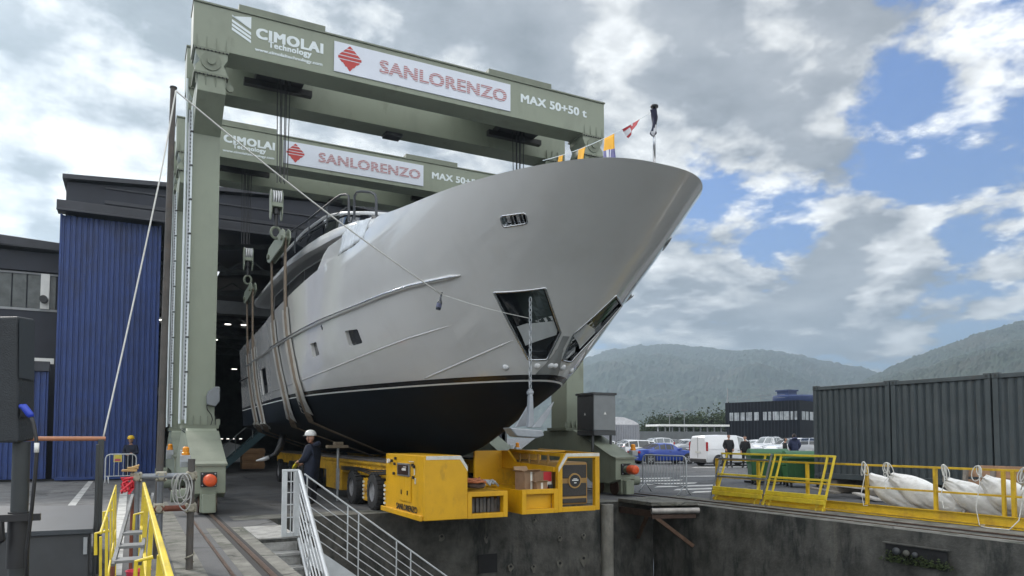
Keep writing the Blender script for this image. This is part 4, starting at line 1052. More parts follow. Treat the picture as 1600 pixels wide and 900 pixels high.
# polished stem plate: a skin over the stem, proud of the hull by 4 mm
def stem_skin():
    mb = MB(); zs = [2.955 + (3.62 - 2.955) * k / 16 for k in range(17)]
    for sg in (-1, 1):
        vs = []; fs = []; n = 9
        for k, z in enumerate(zs):
            f = k / 16; bmax = max(.006, .25 * (1 - f) ** 1.3)
            t = 0.0
            while half_b(t, z, 12) < bmax: t += .004
            for i in range(n):
                q = hull_pt(t * (i / (n - 1)) ** 1.6, z, sg)
                q2 = hull_pt(t * (i / (n - 1)) ** 1.6 + .01, z, sg); tg = (q2 - q).normalized(); no = Vector((tg.y, -tg.x, 0)) * sg
                if i == 0: no = Vector((0, -1, 0))
                vs.append(q + no.normalized() * .006 - Vector((0, .002, .004)))
        for k in range(16):
            for i in range(n - 1):
                a = k * n + i; q = (a, a + 1, a + n + 1, a + n); fs.append(q if sg > 0 else q[::-1])
        mb.add(vs, fs)
    return mb
so = stem_skin().build('stem_plate', mat('stem_steel', (.50, .50, .49), .22, .55, var=.06), yacht); weld(so, 1e-3); so.data.polygons.foreach_set('use_smooth', [True] * len(so.data.polygons))
# underwater lights near the waterline
for (u, v) in ((790, 574), (839.5, 572), (867, 571.5)):
    c, nn = hit(u, v)
    for q, n2 in ((c, nn), (mir(c), Vector((-nn.x, nn.y, nn.z)))):
        MB().lathe([(.065, -.01), (.065, .012), (.045, .03), (.02, .045), (.005, .046)], q, n2, 14).build('hull_fitting', M_gel, yacht, smooth=True)
# ---- superstructure
def loft_sides(sections, name, m, parent, smooth=35, cap=True):
    """sections: list of rings (lists of points) along Y"""
    mb = MB(); n = len(sections[0])
    mb.add([p for s in sections for p in s], [(i * n + j, i * n + (j + 1) % n, (i + 1) * n + (j + 1) % n, (i + 1) * n + j) for i in range(len(sections) - 1) for j in range(n)])
    if cap: mb.add(sections[0], [tuple(range(n))]); mb.add(sections[-1], [tuple(range(n - 1, -1, -1))])
    return mb.build(name, m, parent, smooth=smooth)
def interp(tab, y):
    for k in range(len(tab) - 1):
        if y <= tab[k + 1][0]: break
    t = (y - tab[k][0]) / (tab[k + 1][0] - tab[k][0]); t = min(1, max(0, t))
    return [a + (b - a) * t for a, b in zip(tab[k][1:], tab[k + 1][1:])]
# brow (flybridge overhang): Y, half breadth, z bottom, z top
BROW = [(13.9, .6, 6.18, 6.25), (14.1, 1.5, 6.18, 6.30), (14.5, 2.15, 6.2, 6.40), (15.2, 2.6, 6.26, 6.50), (16.1, 2.84, 6.38, 6.64), (17.5, 2.93, 6.50, 6.83), (18.8, 2.95, 6.62, 6.98), (20.4, 2.95, 6.80, 7.13), (23.2, 2.95, 7.02, 7.30), (26.8, 2.95, 7.08, 7.28), (30.6, 2.9, 7.06, 7.22), (31.4, 2.7, 7.06, 7.2)]
secs = []
for k in range(45):
    y = 13.9 + 17.5 * (k / 44) ** 1.4; hb, zb_, zt_ = interp(BROW, y)
    ring = [(XC - hb * .9, y, zb_), (XC - hb + .02, y, zb_ + .03), (XC - hb, y, zb_ + .09), (XC - hb + .04, y, zt_ - .06), (XC - hb + .14, y, zt_), (XC, y, zt_ + .05), (XC + hb - .14, y, zt_), (XC + hb - .04, y, zt_ - .06), (XC + hb, y, zb_ + .09), (XC + hb - .02, y, zb_ + .03), (XC + hb * .9, y, zb_)]
    secs.append([Vector(p) for p in ring])
brow = loft_sides(secs, 'flybridge_deck', M_gel, yacht, 50)
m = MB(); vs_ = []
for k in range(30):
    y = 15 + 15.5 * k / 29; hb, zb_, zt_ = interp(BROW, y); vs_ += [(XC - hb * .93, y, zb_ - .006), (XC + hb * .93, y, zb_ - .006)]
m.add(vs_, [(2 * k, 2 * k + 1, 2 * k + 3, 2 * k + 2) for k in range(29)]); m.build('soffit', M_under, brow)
# deckhouse
DH = [(15.0, 2.0), (16.0, 2.4), (17.0, 2.52), (20, 2.56), (28.5, 2.56)]
secs = []
for k in range(28):
    y = 15 + 13.5 * k / 27; hb, = interp(DH, y); zb_ = interp(BROW, y)[1]
    secs.append([Vector(p) for p in ((XC - hb, y, 4.7), (XC - hb + .12, y, zb_ - .01), (XC + hb - .12, y, zb_ - .01), (XC + hb, y, 4.7))])
loft_sides(secs, 'deckhouse', M_gel, yacht)
for sg in (-1, 1):
    for (y0, y1) in ((16.6, 18.35), (18.42, 20.6), (20.67, 22.9), (22.97, 25.4), (25.47, 28.2)):
        m = MB(); vv = []
        for k in range(9):
            y = y0 + (y1 - y0) * k / 8; hb, = interp(DH, y); zb_ = interp(BROW, y)[1]
            for f in (0.36, .97):
                z = 4.7 + (zb_ - 4.71) * f; vv.append((XC + sg * (hb - .12 * f + .012), y, z))
        m.add(vv, [(2 * k, 2 * k + 1, 2 * k + 3, 2 * k + 2) for k in range(8)]); m.build('saloon_window', M_tint, yacht)
# fairing wing and the wrapped boarding gate
P_ = lambda pts, x: [atx(u, v, x) for u, v in pts]
for side in (0, 1):
    f_ = (lambda p: mir(p)) if side else (lambda p: p)
    w = [f_(atx(u, v, x)) for u, v, x in ((537, 368.5, 3.99), (513, 385.5, 3.92), (505, 398, 3.88), (494.5, 425.5, 3.84), (528.5, 401, 3.96))]
    MB().prism(w, (0, 0, 0), (.09 if not side else -.09, 0, 0)).build('fairing', M_hull, yacht, bevel=.01)
    # pleated wrap
    top = [atx(u, v, x) for u, v, x in ((536, 367, 3.98), (546, 358, 4.03), (556, 350, 4.09), (567, 345, 4.14), (581, 339.5, 4.20))]; bot = [atx(u, v, x) for u, v, x in ((529, 400.5, 3.955), (539, 393.5, 4.0), (549, 387, 4.04), (559, 380, 4.09), (569, 373.5, 4.135))]
    m = MB(); vv = []; N = 24
    for k in range(N + 1):
        s = k / N * 4; i = min(3, int(s)); t = s - i; a = top[i].lerp(top[i + 1], t); b = bot[i].lerp(bot[i + 1], t)
        for r2 in range(7):
            q = a.lerp(b, r2 / 6); q.x += .012 * math.sin(k * 1.7 + r2 * .5) + .014 * math.sin(k * .6 + 1) - .02; vv.append(f_(q))
    m.add(vv, [(k * 7 + j, k * 7 + j + 1, (k + 1) * 7 + j + 1, (k + 1) * 7 + j) for k in range(N) for j in range(6)])
    m.build('wrapped_gate', M_vinyl, yacht, smooth=True, solid=.02)
# flybridge coaming, windscreen and trim
FB = [(17.6, .6, 7.40), (17.9, 1.2, 7.48), (18.6, 1.8, 7.65), (19.8, 2.2, 7.92), (21.2, 2.34, 8.18), (24, 2.4, 8.42), (28, 2.4, 8.5)]
secs = []; trim = []
for k in range(30):
    y = 17.6 + 10.4 * (k / 29) ** 1.4; hb, zt_ = interp(FB, y); zb_ = interp(BROW, y)[2] - .03
    secs.append([Vector(p) for p in ((XC - hb, y, zb_), (XC - hb + .12, y, zt_), (XC + hb - .12, y, zt_), (XC + hb, y, zb_))]); trim.append(Vector((XC - hb + .12, y, zt_)))
loft_sides(secs, 'flybridge_screen', M_tint, yacht)
tr = [mir(p) for p in trim[::-1]][:-1] + trim
MB().tube(trim[::-1] + [mir(p) for p in trim], .05, 8).build('screen_trim', M_gel, yacht, smooth=True)
MB().box(XC - 1.2, XC + 1.2, 20.5, 23.0, 7.2, 8.35).build('helm_console', M_blk, yacht, bevel=.15)
for side in (0, 1):
    f_ = (lambda p: mir(p)) if side else (lambda p: p)
    rl = empty  # rails: dark tubes
    pts = [f_(p) for p in P_([(446, 372), (455, 362), (480, 345), (505, 325), (524, 310), (533, 304.5), (541, 303.5), (545, 306), (545, 346)], 4.6)]
    MB().tube(pts, .03, 8).build('guard_rail', M_dkrail, yacht, smooth=60)
    pts = [f_(p) for p in P_([(553.5, 344), (554, 306), (558, 300), (565, 299), (580, 300.5), (586, 304), (588, 311), (588, 338)], 4.6)]
    MB().tube(pts, .03, 8).build('guard_rail', M_dkrail, yacht, smooth=60)
    MB().tube([f_(p) for p in P_([(555, 323), (588, 325)], 4.6)], .012, 6).build('rail_wire', M_dkrail, yacht)
    MB().tube([f_(p) for p in P_([(470, 372), (543, 323)], 4.6)], .014, 6).build('rail_wire', M_dkrail, yacht)
    for (a, b) in (((511, 322), (511, 352)), ((483, 343), (483, 368)), ((461, 358), (461, 395)), ((466, 352), (458, 392))):
        MB().tube([f_(p) for p in P_([a, b], 4.6)], .02, 6).build('stanchion', M_dkrail, yacht)
# swim platform
MB().box(XC - 2.85, XC + 2.85, STERN + .002, STERN + 1.25, 2.62, 2.95).build('swim_platform', M_gel, yacht, bevel=.05)
for y in (30.2,):
    MB().tube([(3.86, 29.2, 4.0), (3.84, 31.4, 4.0)], .03, 6).build('vent_slot', M_blk, yacht)
# tail fin / exhaust hose hanging under the stern
hz_ = [aty(u, v, 27) for u, v in ((443, 678), (441, 688), (437, 700), (430, 710), (420, 715))]
MB().tube(hz_, .12, 10, rr=[.13, .14, .13, .10, .07]).build('rudder_sleeve', M_blk, yacht, smooth=True)
MB().tube([hz_[-1], aty(412, 717.5, 27), aty(400, 720, 27)], .05, 8, rr=[.08, .07, .02]).build('sleeve_tip', M_gel, yacht, smooth=True)
# jackstaff and furled flag
jt = atx(1022.5, 168, XC); jb = Vector((XC, jt.y + .02, 5.95))
js = MB().tube([jb, jt], .022, 10).build('jackstaff', M_brush, yacht, smooth=True)
MB().lathe([(.02, 0), (.06, .0), (.06, .03), (.02, .05)], jt, n=12).build('truck', M_blk, js, smooth=True)
M_fnavy = mat('flag_navy', (.018, .02, .045), .85, var=.3, scale=8); M_fwhite = mat('flag_white', (.55, .56, .6), .85, var=.1)
m = MB(); vv = []; N = 14; K = 9
for i in range(N + 1):
    z = jt.z - .05 - .42 * i / N
    for k in range(K):
        w = 2 * math.pi * k / K; rr_ = (.040 + .010 * math.sin(i * .5 + .7)) * (1 + .30 * math.sin(3 * w + i * .35)) * (1 if i < N else .4)
        vv.append((jt.x - .03 + rr_ * math.cos(w) + .02 * math.sin(i * .35), jt.y - .02 + rr_ * math.sin(w), z))
m.add(vv, [(i * K + k, i * K + (k + 1) % K, (i + 1) * K + (k + 1) % K, (i + 1) * K + k) for i in range(N) for k in range(K)])
for i in range(len(m.f)): m.mi[i] = 1 if ((i % K) + (i // K) // 2) % 9 in (2, 3) else 0
m.build('flag', [M_fnavy, M_fwhite], js, smooth=True)

# ---- signal flags on a line from the jackstaff aft
fl_a = jt - Vector((0, .0, .05)); fl_b = atx(848, 251, XC + .2)
sl = empty('signal_flag_line', fl_b, 'string of coloured signal flags running from jackstaff down to bow deck', 'flag line')
MB().tube([fl_a.lerp(fl_b, k / 12) - Vector((0, 0, .10 * math.sin(math.pi * k / 12))) for k in range(13)], .006, 6).build('line', M_let, sl)
M_fy = mat('flag_yellow', (.72, .36, .015), .8, var=.12, scale=6); M_fv = mat('flag_violet', (.12, .12, .26), .8, var=.2, scale=8); M_fr = mat('flag_red', (.33, .02, .03), .8, var=.15, scale=6)
def flag(corners, mats_, split, name='flag'):
    """cloth panel from four points (top left, top right, bottom right, bottom left)"""
    a, b, c, d = corners; m = MB(); N = 10; vv = []
    for j in range(N + 1):
        for i in range(N + 1):
            s, t = i / N, j / N; p = a.lerp(b, s).lerp(d.lerp(c, s), t); p.y += .035 * t * math.sin(s * 8 + t * 3); vv.append(p)
    m.add(vv, [(j * (N + 1) + i, j * (N + 1) + i + 1, (j + 1) * (N + 1) + i + 1, (j + 1) * (N + 1) + i) for j in range(N) for i in range(N)])
    for k in range(len(m.f)): m.mi[k] = split(k % N, k // N)
    return m.build(name, mats_, sl, smooth=True, solid=.004)
def on_line(u):
    best = None
    for k in range(401):
        q = fl_a.lerp(fl_b, k / 400) - Vector((0, 0, .10 * math.sin(math.pi * k / 400))); d = q - EYE; uu = PPX + FPX * d.dot(RT) / d.dot(FW)
        if best is None or abs(uu - u) < best[0]: best = (abs(uu - u), q)
    return best[1].copy()
def px(p):
    d = p - EYE; return (PPX + FPX * d.dot(RT) / d.dot(FW), PPY - FPX * d.dot(UP) / d.dot(FW))
def down(p, dv, du=0):
    u, v = px(p); return atd(u + du, v + dv, (p - EYE).dot(FW))
a, b = on_line(972), on_line(1000); flag([a, b, down(b, 10, -7), down(a, 14, 10)], [M_fr, M_fwhite], lambda i, j: 1 if (i < 4 and 2 < j < 8) or (4 < i < 6 and j < 3) else 0)
a, b = on_line(944.5), on_line(960); flag([a, b, down(b, 47, 1), down(a, 39, -1)], [M_fy, M_fv, M_fwhite], lambda i, j: (0 if j < 5 else (2 if i in (2, 3, 6) else 1)))
a, b = on_line(904), on_line(915); flag([a, b, down(b, 26, -6), down(a, 24, -1)], [M_fy], lambda i, j: 0)
a, b = on_line(873), on_line(880); flag([a, b, down(b, 16, -3), down(a, 14, -1)], [M_fy], lambda i, j: 0)

# ---- anchor on its chain, hanging from the near pocket
hp = hit(829, 462); top = hp[0] + hp[1] * .02
at_ = aty(828.5, 668, top.y - .25)
an_ = empty('anchor', (at_.x, at_.y, at_.z), 'galvanised anchor hanging by its chain below the bow pocket of the yacht', 'anchor')
X0, Yq = at_.x, at_.y
zt_chain = top.z; depth = (Vector((X0, Yq, 3)) - EYE).dot(FW)
zpx = lambda v: aty(828, v, Yq).z
m = MB(); z = zpx(608); k = 0; L = .105
while z < zt_chain - .05:
    q = Vector((X0, Yq, z)); s = (z - zpx(608)) / (zt_chain - zpx(608)); q = Vector((X0 + (top.x - X0) * s, Yq + (top.y - Yq) * s, z))
    ang = (k % 2) * math.pi / 2; ux = Vector((math.cos(ang + .4), math.sin(ang + .4), 0))
    ring = [q + ux * (.026 * math.cos(w)) + Vector((0, 0, L * .5 + .062 * math.sin(w))) for w in [i * math.pi / 5 for i in range(11)]]
    m.tube(ring, .0085, 6, caps=False); z += L * .86; k += 1
m.build('chain', M_gal, an_, smooth=True)
zs0, zs1 = zpx(668), zpx(618)
M_agal = mat('anchor_zinc', (.30, .32, .345), .4, .35, var=.12, scale=5)
m = MB(); m.prism([(X0 - .055, Yq - .05, zs0), (X0 + .055, Yq - .05, zs0), (X0 + .032, Yq - .05, zs1), (X0 - .032, Yq - .05, zs1)], (0, 0, 0), (0, .10, 0)); m.build('shank', M_agal, an_, bevel=.012)
m = MB(); m.box(X0 - .03, X0 + .03, Yq - .03, Yq + .03, zs1, zpx(608)); m.cyl((X0 - .05, Yq, zs1 + .05), (X0 + .05, Yq, zs1 + .05), .035, 12); m.build('shackle', M_agal, an_, smooth=40)
Q = lambda u, v, dy=0: aty(u, v, Yq + dy)
for pts, dy in (([(826, 632), (832, 640), (823, 665), (805, 668), (815, 650)], .22), ([(866, 627), (858, 648), (845, 668), (832, 668), (846, 650)], -.10)):
    m = MB(); poly = [Q(u, v, dy) for u, v in pts]; m.prism(poly, (0, 0, 0), (0, .035, 0)); m.build('fluke', M_agal, an_, bevel=.008)
m = MB(); m.prism([Q(797, 668, -.12), Q(848, 672, -.12), Q(851, 681, -.12), Q(840, 684.5, -.12), Q(808, 682, -.12)], (0, 0, 0), (0, .30, 0)); m.build('crown', M_agal, an_, bevel=.02)

# ---- slings and hook blocks of both cranes (near side)
M_web = mat('sling_webbing', (.17, .125, .085), .9, var=.25, scale=7, stain=(.26, .22, .17), stain_amt=.5, stain_scale=3)
M_slv = mat('sling_sleeve', (.33, .325, .30), .85, var=.2, scale=4)
def band(pts, nrm, w, t=.022):
    """flat strap along pts; nrm per point points off the hull, w its width"""
    m = MB(); vs = []; fs = []
    for i, p in enumerate(pts):
        d = (pts[min(i + 1, len(pts) - 1)] - pts[max(i - 1, 0)]).normalized(); n = nrm[i]; sd = d.cross(n).normalized()
        vs += [p - sd * w / 2, p + sd * w / 2, p + sd * w / 2 + n * t, p - sd * w / 2 + n * t]
    for i in range(len(pts) - 1):
        for k in range(4): fs.append((i * 4 + k, i * 4 + (k + 1) % 4, (i + 1) * 4 + (k + 1) % 4, (i + 1) * 4 + k))
    fs += [(3, 2, 1, 0), tuple(len(vs) - 4 + k for k in range(4))]
    return m.add(vs, fs)
def sling(top, pix, label, w=.165, gap=.19):
    """top: where it leaves the spreader; pix: pixels on the hull from sheer to chine"""
    H = []
    for k in range(len(pix) - 1):
        for s in range(5): H.append(hit(pix[k][0] + (pix[k + 1][0] - pix[k][0]) * s / 5, pix[k][1] + (pix[k + 1][1] - pix[k][1]) * s / 5))
    H.append(hit(*pix[-1]))
    r = empty('lifting_sling', (H[-1][0].x, H[-1][0].y, 1.1), label, 'sling', 'slings under the yacht hull')
    y_end = H[-1][0].y; xe = H[-1][0].x
    def path(off):
        P = [top + Vector((0, off * .6, 0))]; N = [Vector((-1, 0, 0))]
        for p, n in H:
            P.append(p + n * .02 + Vector((0, off, 0))); N.append(n)
        for k in range(1, 6):
            f = k / 5; P.append(Vector((xe + (XC - xe) * f, y_end + off, H[-1][0].z + (1.12 - H[-1][0].z) * f - .03))); N.append(Vector((-.3, 0, -1)).normalized())
        for k in range(1, 6):
            f = 1 - k / 5; P.append(Vector((2 * XC - (xe + (XC - xe) * f), y_end + off, H[-1][0].z + (1.12 - H[-1][0].z) * f - .03))); N.append(Vector((.3, 0, -1)).normalized())
        for p, n in H[::-1]: P.append(mir(p + n * .02) + Vector((0, off, 0))); N.append(Vector((-n.x, n.y, n.z)))
        P.append(mir(top)); N.append(Vector((1, 0, 0)))
        return P, N
    for off in (-gap / 2, gap / 2):
        P, N = path(off); band(P, N, w).build('strap', M_web, r)
    for off in (-gap * 1.5, gap * 1.7):
        n0 = 3; n1 = len(H) - 2
        P = [H[i][0] + H[i][1] * .028 + Vector((0, off, 0)) for i in range(n0, n1)]; N = [H[i][1] for i in range(n0, n1)]
        band(P, N, w * 1.5, .012).build('sleeve', M_slv, r)
    return r
def hook_block(cx, cy, ztop_, label, s1, s2, sc=1.0):
    r = empty('hook_block', (cx, cy, ztop_ - 2), label, 'hook block', 'hook blocks hanging over the yacht')
    zt = ztop_
    c = MB()
    for dx in (-.16, .135): c.prism([(cx + dx, cy - .20, zt - .15), (cx + dx, cy - .05, zt), (cx + dx, cy + .12, zt - .02), (cx + dx, cy + .22, zt - .2), (cx + dx, cy + .17, zt - .75), (cx + dx, cy + .05, zt - .86), (cx + dx, cy - .06, zt - .86), (cx + dx, cy - .17, zt - .7)], (0, 0, 0), (.028, 0, 0))
    c.box(cx - .13, cx + .135, cy - .19, cy + .19, zt - .52, zt - .40)
    c.build('casing', M_grn, r, bevel=.008)
    for dx in (-.09, -.025, .04, .105):
        MB().cyl((cx + dx - .018, cy, zt - .22), (cx + dx + .018, cy, zt - .22), .20, 22).build('sheave', M_gel, r, smooth=40)
    MB().cyl((cx, cy, zt - .7), (cx, cy, zt - .52), .10, 14).cyl((cx, cy, zt - 1.05), (cx, cy, zt - .7), .055, 12).build('hook_shank', M_blk, r, smooth=40)
    ring = [Vector((cx + .13 * math.cos(w), cy, zt - 1.22 + .16 * math.sin(w))) for w in [k * math.pi / 8 for k in range(17)]]
    MB().tube(ring, .04, 8, caps=False).build('shackle', M_grn2, r, smooth=True)
    # tilted spreader plate between the two sling eyes
    p, q = s1, s2; d = (q - p).normalized(); u_ = Vector((1, 0, 0)).cross(d).normalized()
    if u_.z < 0: u_ = -u_
    a = p - d * .22; b = q + d * .22
    for dx in (-.09, .06):
        o = Vector((dx, 0, 0))
        MB().prism([a + o - u_ * .08, p + o - u_ * .22, q + o - u_ * .20, b + o - u_ * .06, b + o + u_ * .13, q + o + u_ * .27, p + o + u_ * .27, a + o + u_ * .12], (0, 0, 0), (.035, 0, 0)).build('spreader_plate', M_grn, r, bevel=.01)
    for e in (p, q): MB().cyl(e - Vector((.14, 0, 0)), e + Vector((.14, 0, 0)), .075, 14).build('pin', M_grn2, r, smooth=40)
    return r
# front crane, near side
cy1 = Y0 + 1.63
t2 = aty(446, 372, cy1 - .55); t1 = aty(425, 402, cy1 + .95)
hb = aty(432, 297, cy1); hook_block(hb.x, cy1, hb.z, 'larger hook block of the front crane, with tilted green plate above deckhouse', t2, t1)
sling(t2, [(447.5, 470), (447.5, 490), (450, 520), (455, 550), (463, 590), (473, 625), (487, 658)], 'sling nearest the bow, passing just behind the two small square portholes')
sling(t1, [(427, 490), (428, 510), (431, 540), (438, 580), (446, 615), (452, 640), (460, 666)], 'second sling from the bow, between the tall window and the square portholes')
cy2 = cy1 + 7.53
t4 = aty(395, 452, cy2 - .35); t3 = aty(386, 467, cy2 + .75)
hb = aty(388, 387, cy2); hook_block(hb.x, cy2, hb.z, 'smaller hook block of the rear crane, hanging lower left of the other one', t4, t3)
sling(t4, [(396, 535), (397, 550), (400, 590), (405, 625), (413, 660), (418, 673)], 'third sling from the bow, just ahead of the tall hull window', .17, .2)
sling(t3, [(388, 545), (388.5, 560), (391, 595), (396, 630), (402, 660), (407, 674)], 'sling nearest the stern of the yacht', .17, .2)
# ---- christening bottle and its line
# ================================================================== PEOPLE
M_skin = mat('skin', (.42, .23, .16), .55, var=.06, scale=12)
M_navyj = mat('navy_jacket', (.012, .017, .035), .85, var=.3, scale=9, bump=.3, bscale=25)
M_blkj = mat('black_jacket', (.012, .012, .015), .85, var=.3, scale=9, bump=.3, bscale=25)
M_blujk = mat('blue_jacket', (.02, .028, .07), .8, var=.3, scale=9)
M_trou = mat('dark_trousers', (.018, .019, .024), .9, var=.3, scale=9)
M_shoe = mat('dark_shoe', (.012, .011, .01), .6, var=.2)
M_hair = mat('dark_hair', (.014, .010, .008), .7, var=.3, scale=30)
M_helw = mat('white_helmet', (.72, .72, .70), .3, var=.04)
M_hely = mat('yellow_helmet', (.66, .42, .02), .35, var=.06)
def person(loc, heading, label, pose, jacket, trousers=None, group=None, hair=True, helmet=None, hood=False, scale=1.0, coat_len=0.0, glove=False, bulk=1.0):
    """local frame: front is -Y, x to the figure's left; pose gives elbow/hand/knee/foot joints"""
    rz = math.atan2(heading.x, -heading.y)
    r = empty('person', loc, label, 'person', group, rz)
    r.scale = (scale,) * 3
    J = dict(pel=(0, 0, .97), sp=(0, -.005, 1.12), ch=(0, -.01, 1.30), ne=(0, 0, 1.46), hb=(0, -.012, 1.56))
    for s, n in ((1, 'l'), (-1, 'r')):
        J['hip' + n] = (.10 * s, 0, .92); J['kn' + n] = pose.get('kn' + n, (.11 * s, -.02, .50)); J['an' + n] = pose.get('an' + n, (.12 * s, .02, .09))
        a = J['an' + n]; J['to' + n] = pose.get('to' + n, (a[0] + .02 * s, a[1] - .17, .045)); J['he' + n] = (a[0], a[1] + .06, .05)
        J['sh' + n] = (.19 * s, 0, 1.40); J['el' + n] = pose['el' + n]; J['wr' + n] = pose['wr' + n]
    E = [('pel', 'sp', 'j'), ('sp', 'ch', 'j'), ('ch', 'ne', 'j'), ('ne', 'hb', 's')]
    for n in 'lr':
        E += [('pel', 'hip' + n, 't'), ('hip' + n, 'kn' + n, 't'), ('kn' + n, 'an' + n, 't'), ('an' + n, 'to' + n, 'f'), ('ch', 'sh' + n, 'j'), ('sh' + n, 'el' + n, 'j'), ('el' + n, 'wr' + n, 'j')]
    RAD = dict(pel=.165, sp=.165, ch=.17, ne=.065, hb=.06, hip=.105, kn=.068, an=.050, to=.042, sh=.088, el=.062, wr=.046)
    bm = bmesh.new(); sk = bm.verts.layers.skin.verify(); V = {}
    for k, p in J.items():
        if k[:2] == 'he': continue
        V[k] = bm.verts.new(p); q = RAD.get(k, RAD.get(k[:-1], .06)); q *= bulk if k[:2] not in ('ne', 'hb', 'an', 'to', 'wr') else 1; V[k][sk].radius = (q, q * (.78 if k in ('ch', 'sp', 'pel') else 1.0))
    V['pel'][sk].use_root = True
    for a, b, c in E: bm.edges.new((V[a], V[b]))
    me0 = bpy.data.meshes.new('t'); bm.to_mesh(me0); bm.free()
    o = bpy.data.objects.new('t', me0); COL.objects.link(o)
    o.modifiers.new('s', 'SKIN').use_smooth_shade = True
    sb = o.modifiers.new('d', 'SUBSURF'); sb.levels = 2; sb.render_levels = 2
    bpy.context.view_layer.update()
    me = bpy.data.meshes.new_from_object(o.evaluated_get(bpy.context.evaluated_depsgraph_get()))
    bpy.data.objects.remove(o)
    m = MB(); m.add([v.co.copy() for v in me.vertices], [tuple(p.vertices) for p in me.polygons]); nb = len(m.f)
    segs = [(Vector(J[a]), Vector(J[b]), c) for a, b, c in E]
    code = {'j': 0, 't': 1, 's': 2, 'f': 3}
    for k in range(nb):
        c = sum((m.v[i] for i in m.f[k]), Vector()) / len(m.f[k]); best = None
        for a, b, t in segs:
            d = b - a; q = max(0, min(1, (c - a).dot(d) / d.length_squared)); e = (c - a - d * q).length
            if best is None or e < best[0]: best = (e, t)
        t = best[1]
        if t == 't' and c.z > .80 - coat_len: t = 'j'
        if t == 's' and c.z < 1.485: t = 'j'
        m.mi[k] = code[t]
    bpy.data.meshes.remove(me)
    hd = Vector(pose.get('head', (0, -.035, 1.655)))
    hy = pose.get('look', 0.0)
    Mh = Matrix.Rotation(hy, 3, 'Z')
    def H(p): return hd + Mh @ Vector(p)
    # head: egg with brow, nose, chin, ears, eyes and mouth
    m.cur = 2
    i0 = len(m.v); m.ball((0, 0, 0), .078, .098, .122, 18, 14)
    for i in range(i0, len(m.v)):
        p = m.v[i]
        if p.z < 0: p.x *= 1 + p.z * 2.0; p.y = p.y * (1 + p.z * 1.2) - (-p.z) * .12
        if p.y < -.07 and abs(p.z - .02) < .03 and abs(p.x) > .015: p.y += .008
        m.v[i] = H(p)
    m.add([H(q) for q in ((-.010, -.092, .022), (.010, -.092, .022), (.017, -.093, -.028), (-.017, -.093, -.028), (0, -.122, -.020))], [(0, 1, 4), (1, 2, 4), (2, 3, 4), (3, 0, 4)])
    for s in (-1, 1):
        i0 = len(m.v); m.ball((0, 0, 0), .012, .024, .034, 8, 6)
        for i in range(i0, len(m.v)): m.v[i] = H(m.v[i] + Vector((.078 * s, .012, -.005)))
    m.cur = 3
    for s in (-1, 1): 
        i0 = len(m.v); m.ball((0, 0, 0), .011, .006, .006, 8, 6)
        for i in range(i0, len(m.v)): m.v[i] = H(m.v[i] + Vector((.030 * s, -.091, .014)))
    m.add([H(q) for q in ((-.022, -.104, -.062), (.022, -.104, -.062), (.016, -.104, -.069), (-.016, -.104, -.069))], [(0, 1, 2, 3)])
    # hands
    m.cur = 4 if glove else 2
    for n, s in (('l', 1), ('r', -1)):
        w = Vector(J['wr' + n]); d = (w - Vector(J['el' + n])).normalized(); sd = d.cross(Vector((0, 0, 1)))
        sd = sd.normalized() if sd.length > .15 else Vector((1, 0, 0)); up_ = sd.cross(d)
        m.tube([w - d * .02, w + d * .03, w + d * .085], .03, 8, rr=[.030, .038, .034])
        for k, L in enumerate((.066, .076, .072, .056)):
            b = w + d * .075 + sd * (-.027 + .018 * k); c1 = b + d * L * .5 - up_ * .012; c2 = b + d * L * .75 - up_ * .038
            m.tube([b, c1, c2], .009, 6, rr=[.0095, .009, .0075])
        b = w + d * .03 + sd * (-.034 if n == 'l' else .034) ; e = b + d * .045 - up_ * .03 + sd * (-.02 if n == 'l' else .02)
        m.tube([b, e], .01, 6, rr=[.012, .009])
    body = MB(); body.v, body.f, body.mi = m.v, m.f, m.mi
    me = bpy.data.meshes.new('body'); me.from_pydata([tuple(p) for p in m.v], [], m.f)
    for q in (jacket, trousers or M_trou, M_skin, M_shoe, M_blk): me.materials.append(q)
    me.polygons.foreach_set('material_index', m.mi); me.polygons.foreach_set('use_smooth', [True] * len(me.polygons)); me.update()
    ob_ = bpy.data.objects.new('body', me); COL.objects.link(ob_); ob_.parent = r
    def child(mb, name, mt, smooth=True):
        me = bpy.data.meshes.new(name); me.from_pydata([tuple(p) for p in mb.v], [], mb.f); me.materials.append(mt)
        me.polygons.foreach_set('use_smooth', [smooth] * len(me.polygons)); o = bpy.data.objects.new(name, me); COL.objects.link(o); o.parent = r; return o
    if hair:
        h = MB(); h.ball((0, 0, 0), .086, .106, .128, 16, 12); keep = []
        P = [p.copy() for p in h.v]
        h.f = [f for f in h.f if (lambda c: c.z > .055 or (c.y > .02 and c.z > -.06))(sum((P[i] for i in f), Vector()) / len(f))]
        h.v = [H(p) for p in P]; child(h, 'hair', M_hair)
    if helmet:
        h = MB(); h.lathe([(.122, 0), (.128, .02), (.120, .075), (.088, .125), (.04, .148), (.004, .152)], (0, 0, 0), n=20)
        for p in h.v: p.y *= 1.16
        h.v = [H(p + Vector((0, .005, .052))) for p in h.v]
        o = child(h, 'helmet', helmet)
        h = MB(); h.prism([(-.075, -.13, 0), (-.05, -.17, -.004), (.05, -.17, -.004), (.075, -.13, 0)], (0, 0, 0), (0, 0, .008)); h.v = [H(p + Vector((0, .0, .055))) for p in h.v]
        q = child(h, 'peak', helmet, False); q.parent = o
        h = MB()
        for s in (-1, 1): h.tube([H((.10 * s, .0, .06)), H((.082 * s, -.02, -.06)), H((.0, -.06, -.125))], .006, 5)
        q = child(h, 'chin_strap', M_blk); q.parent = o
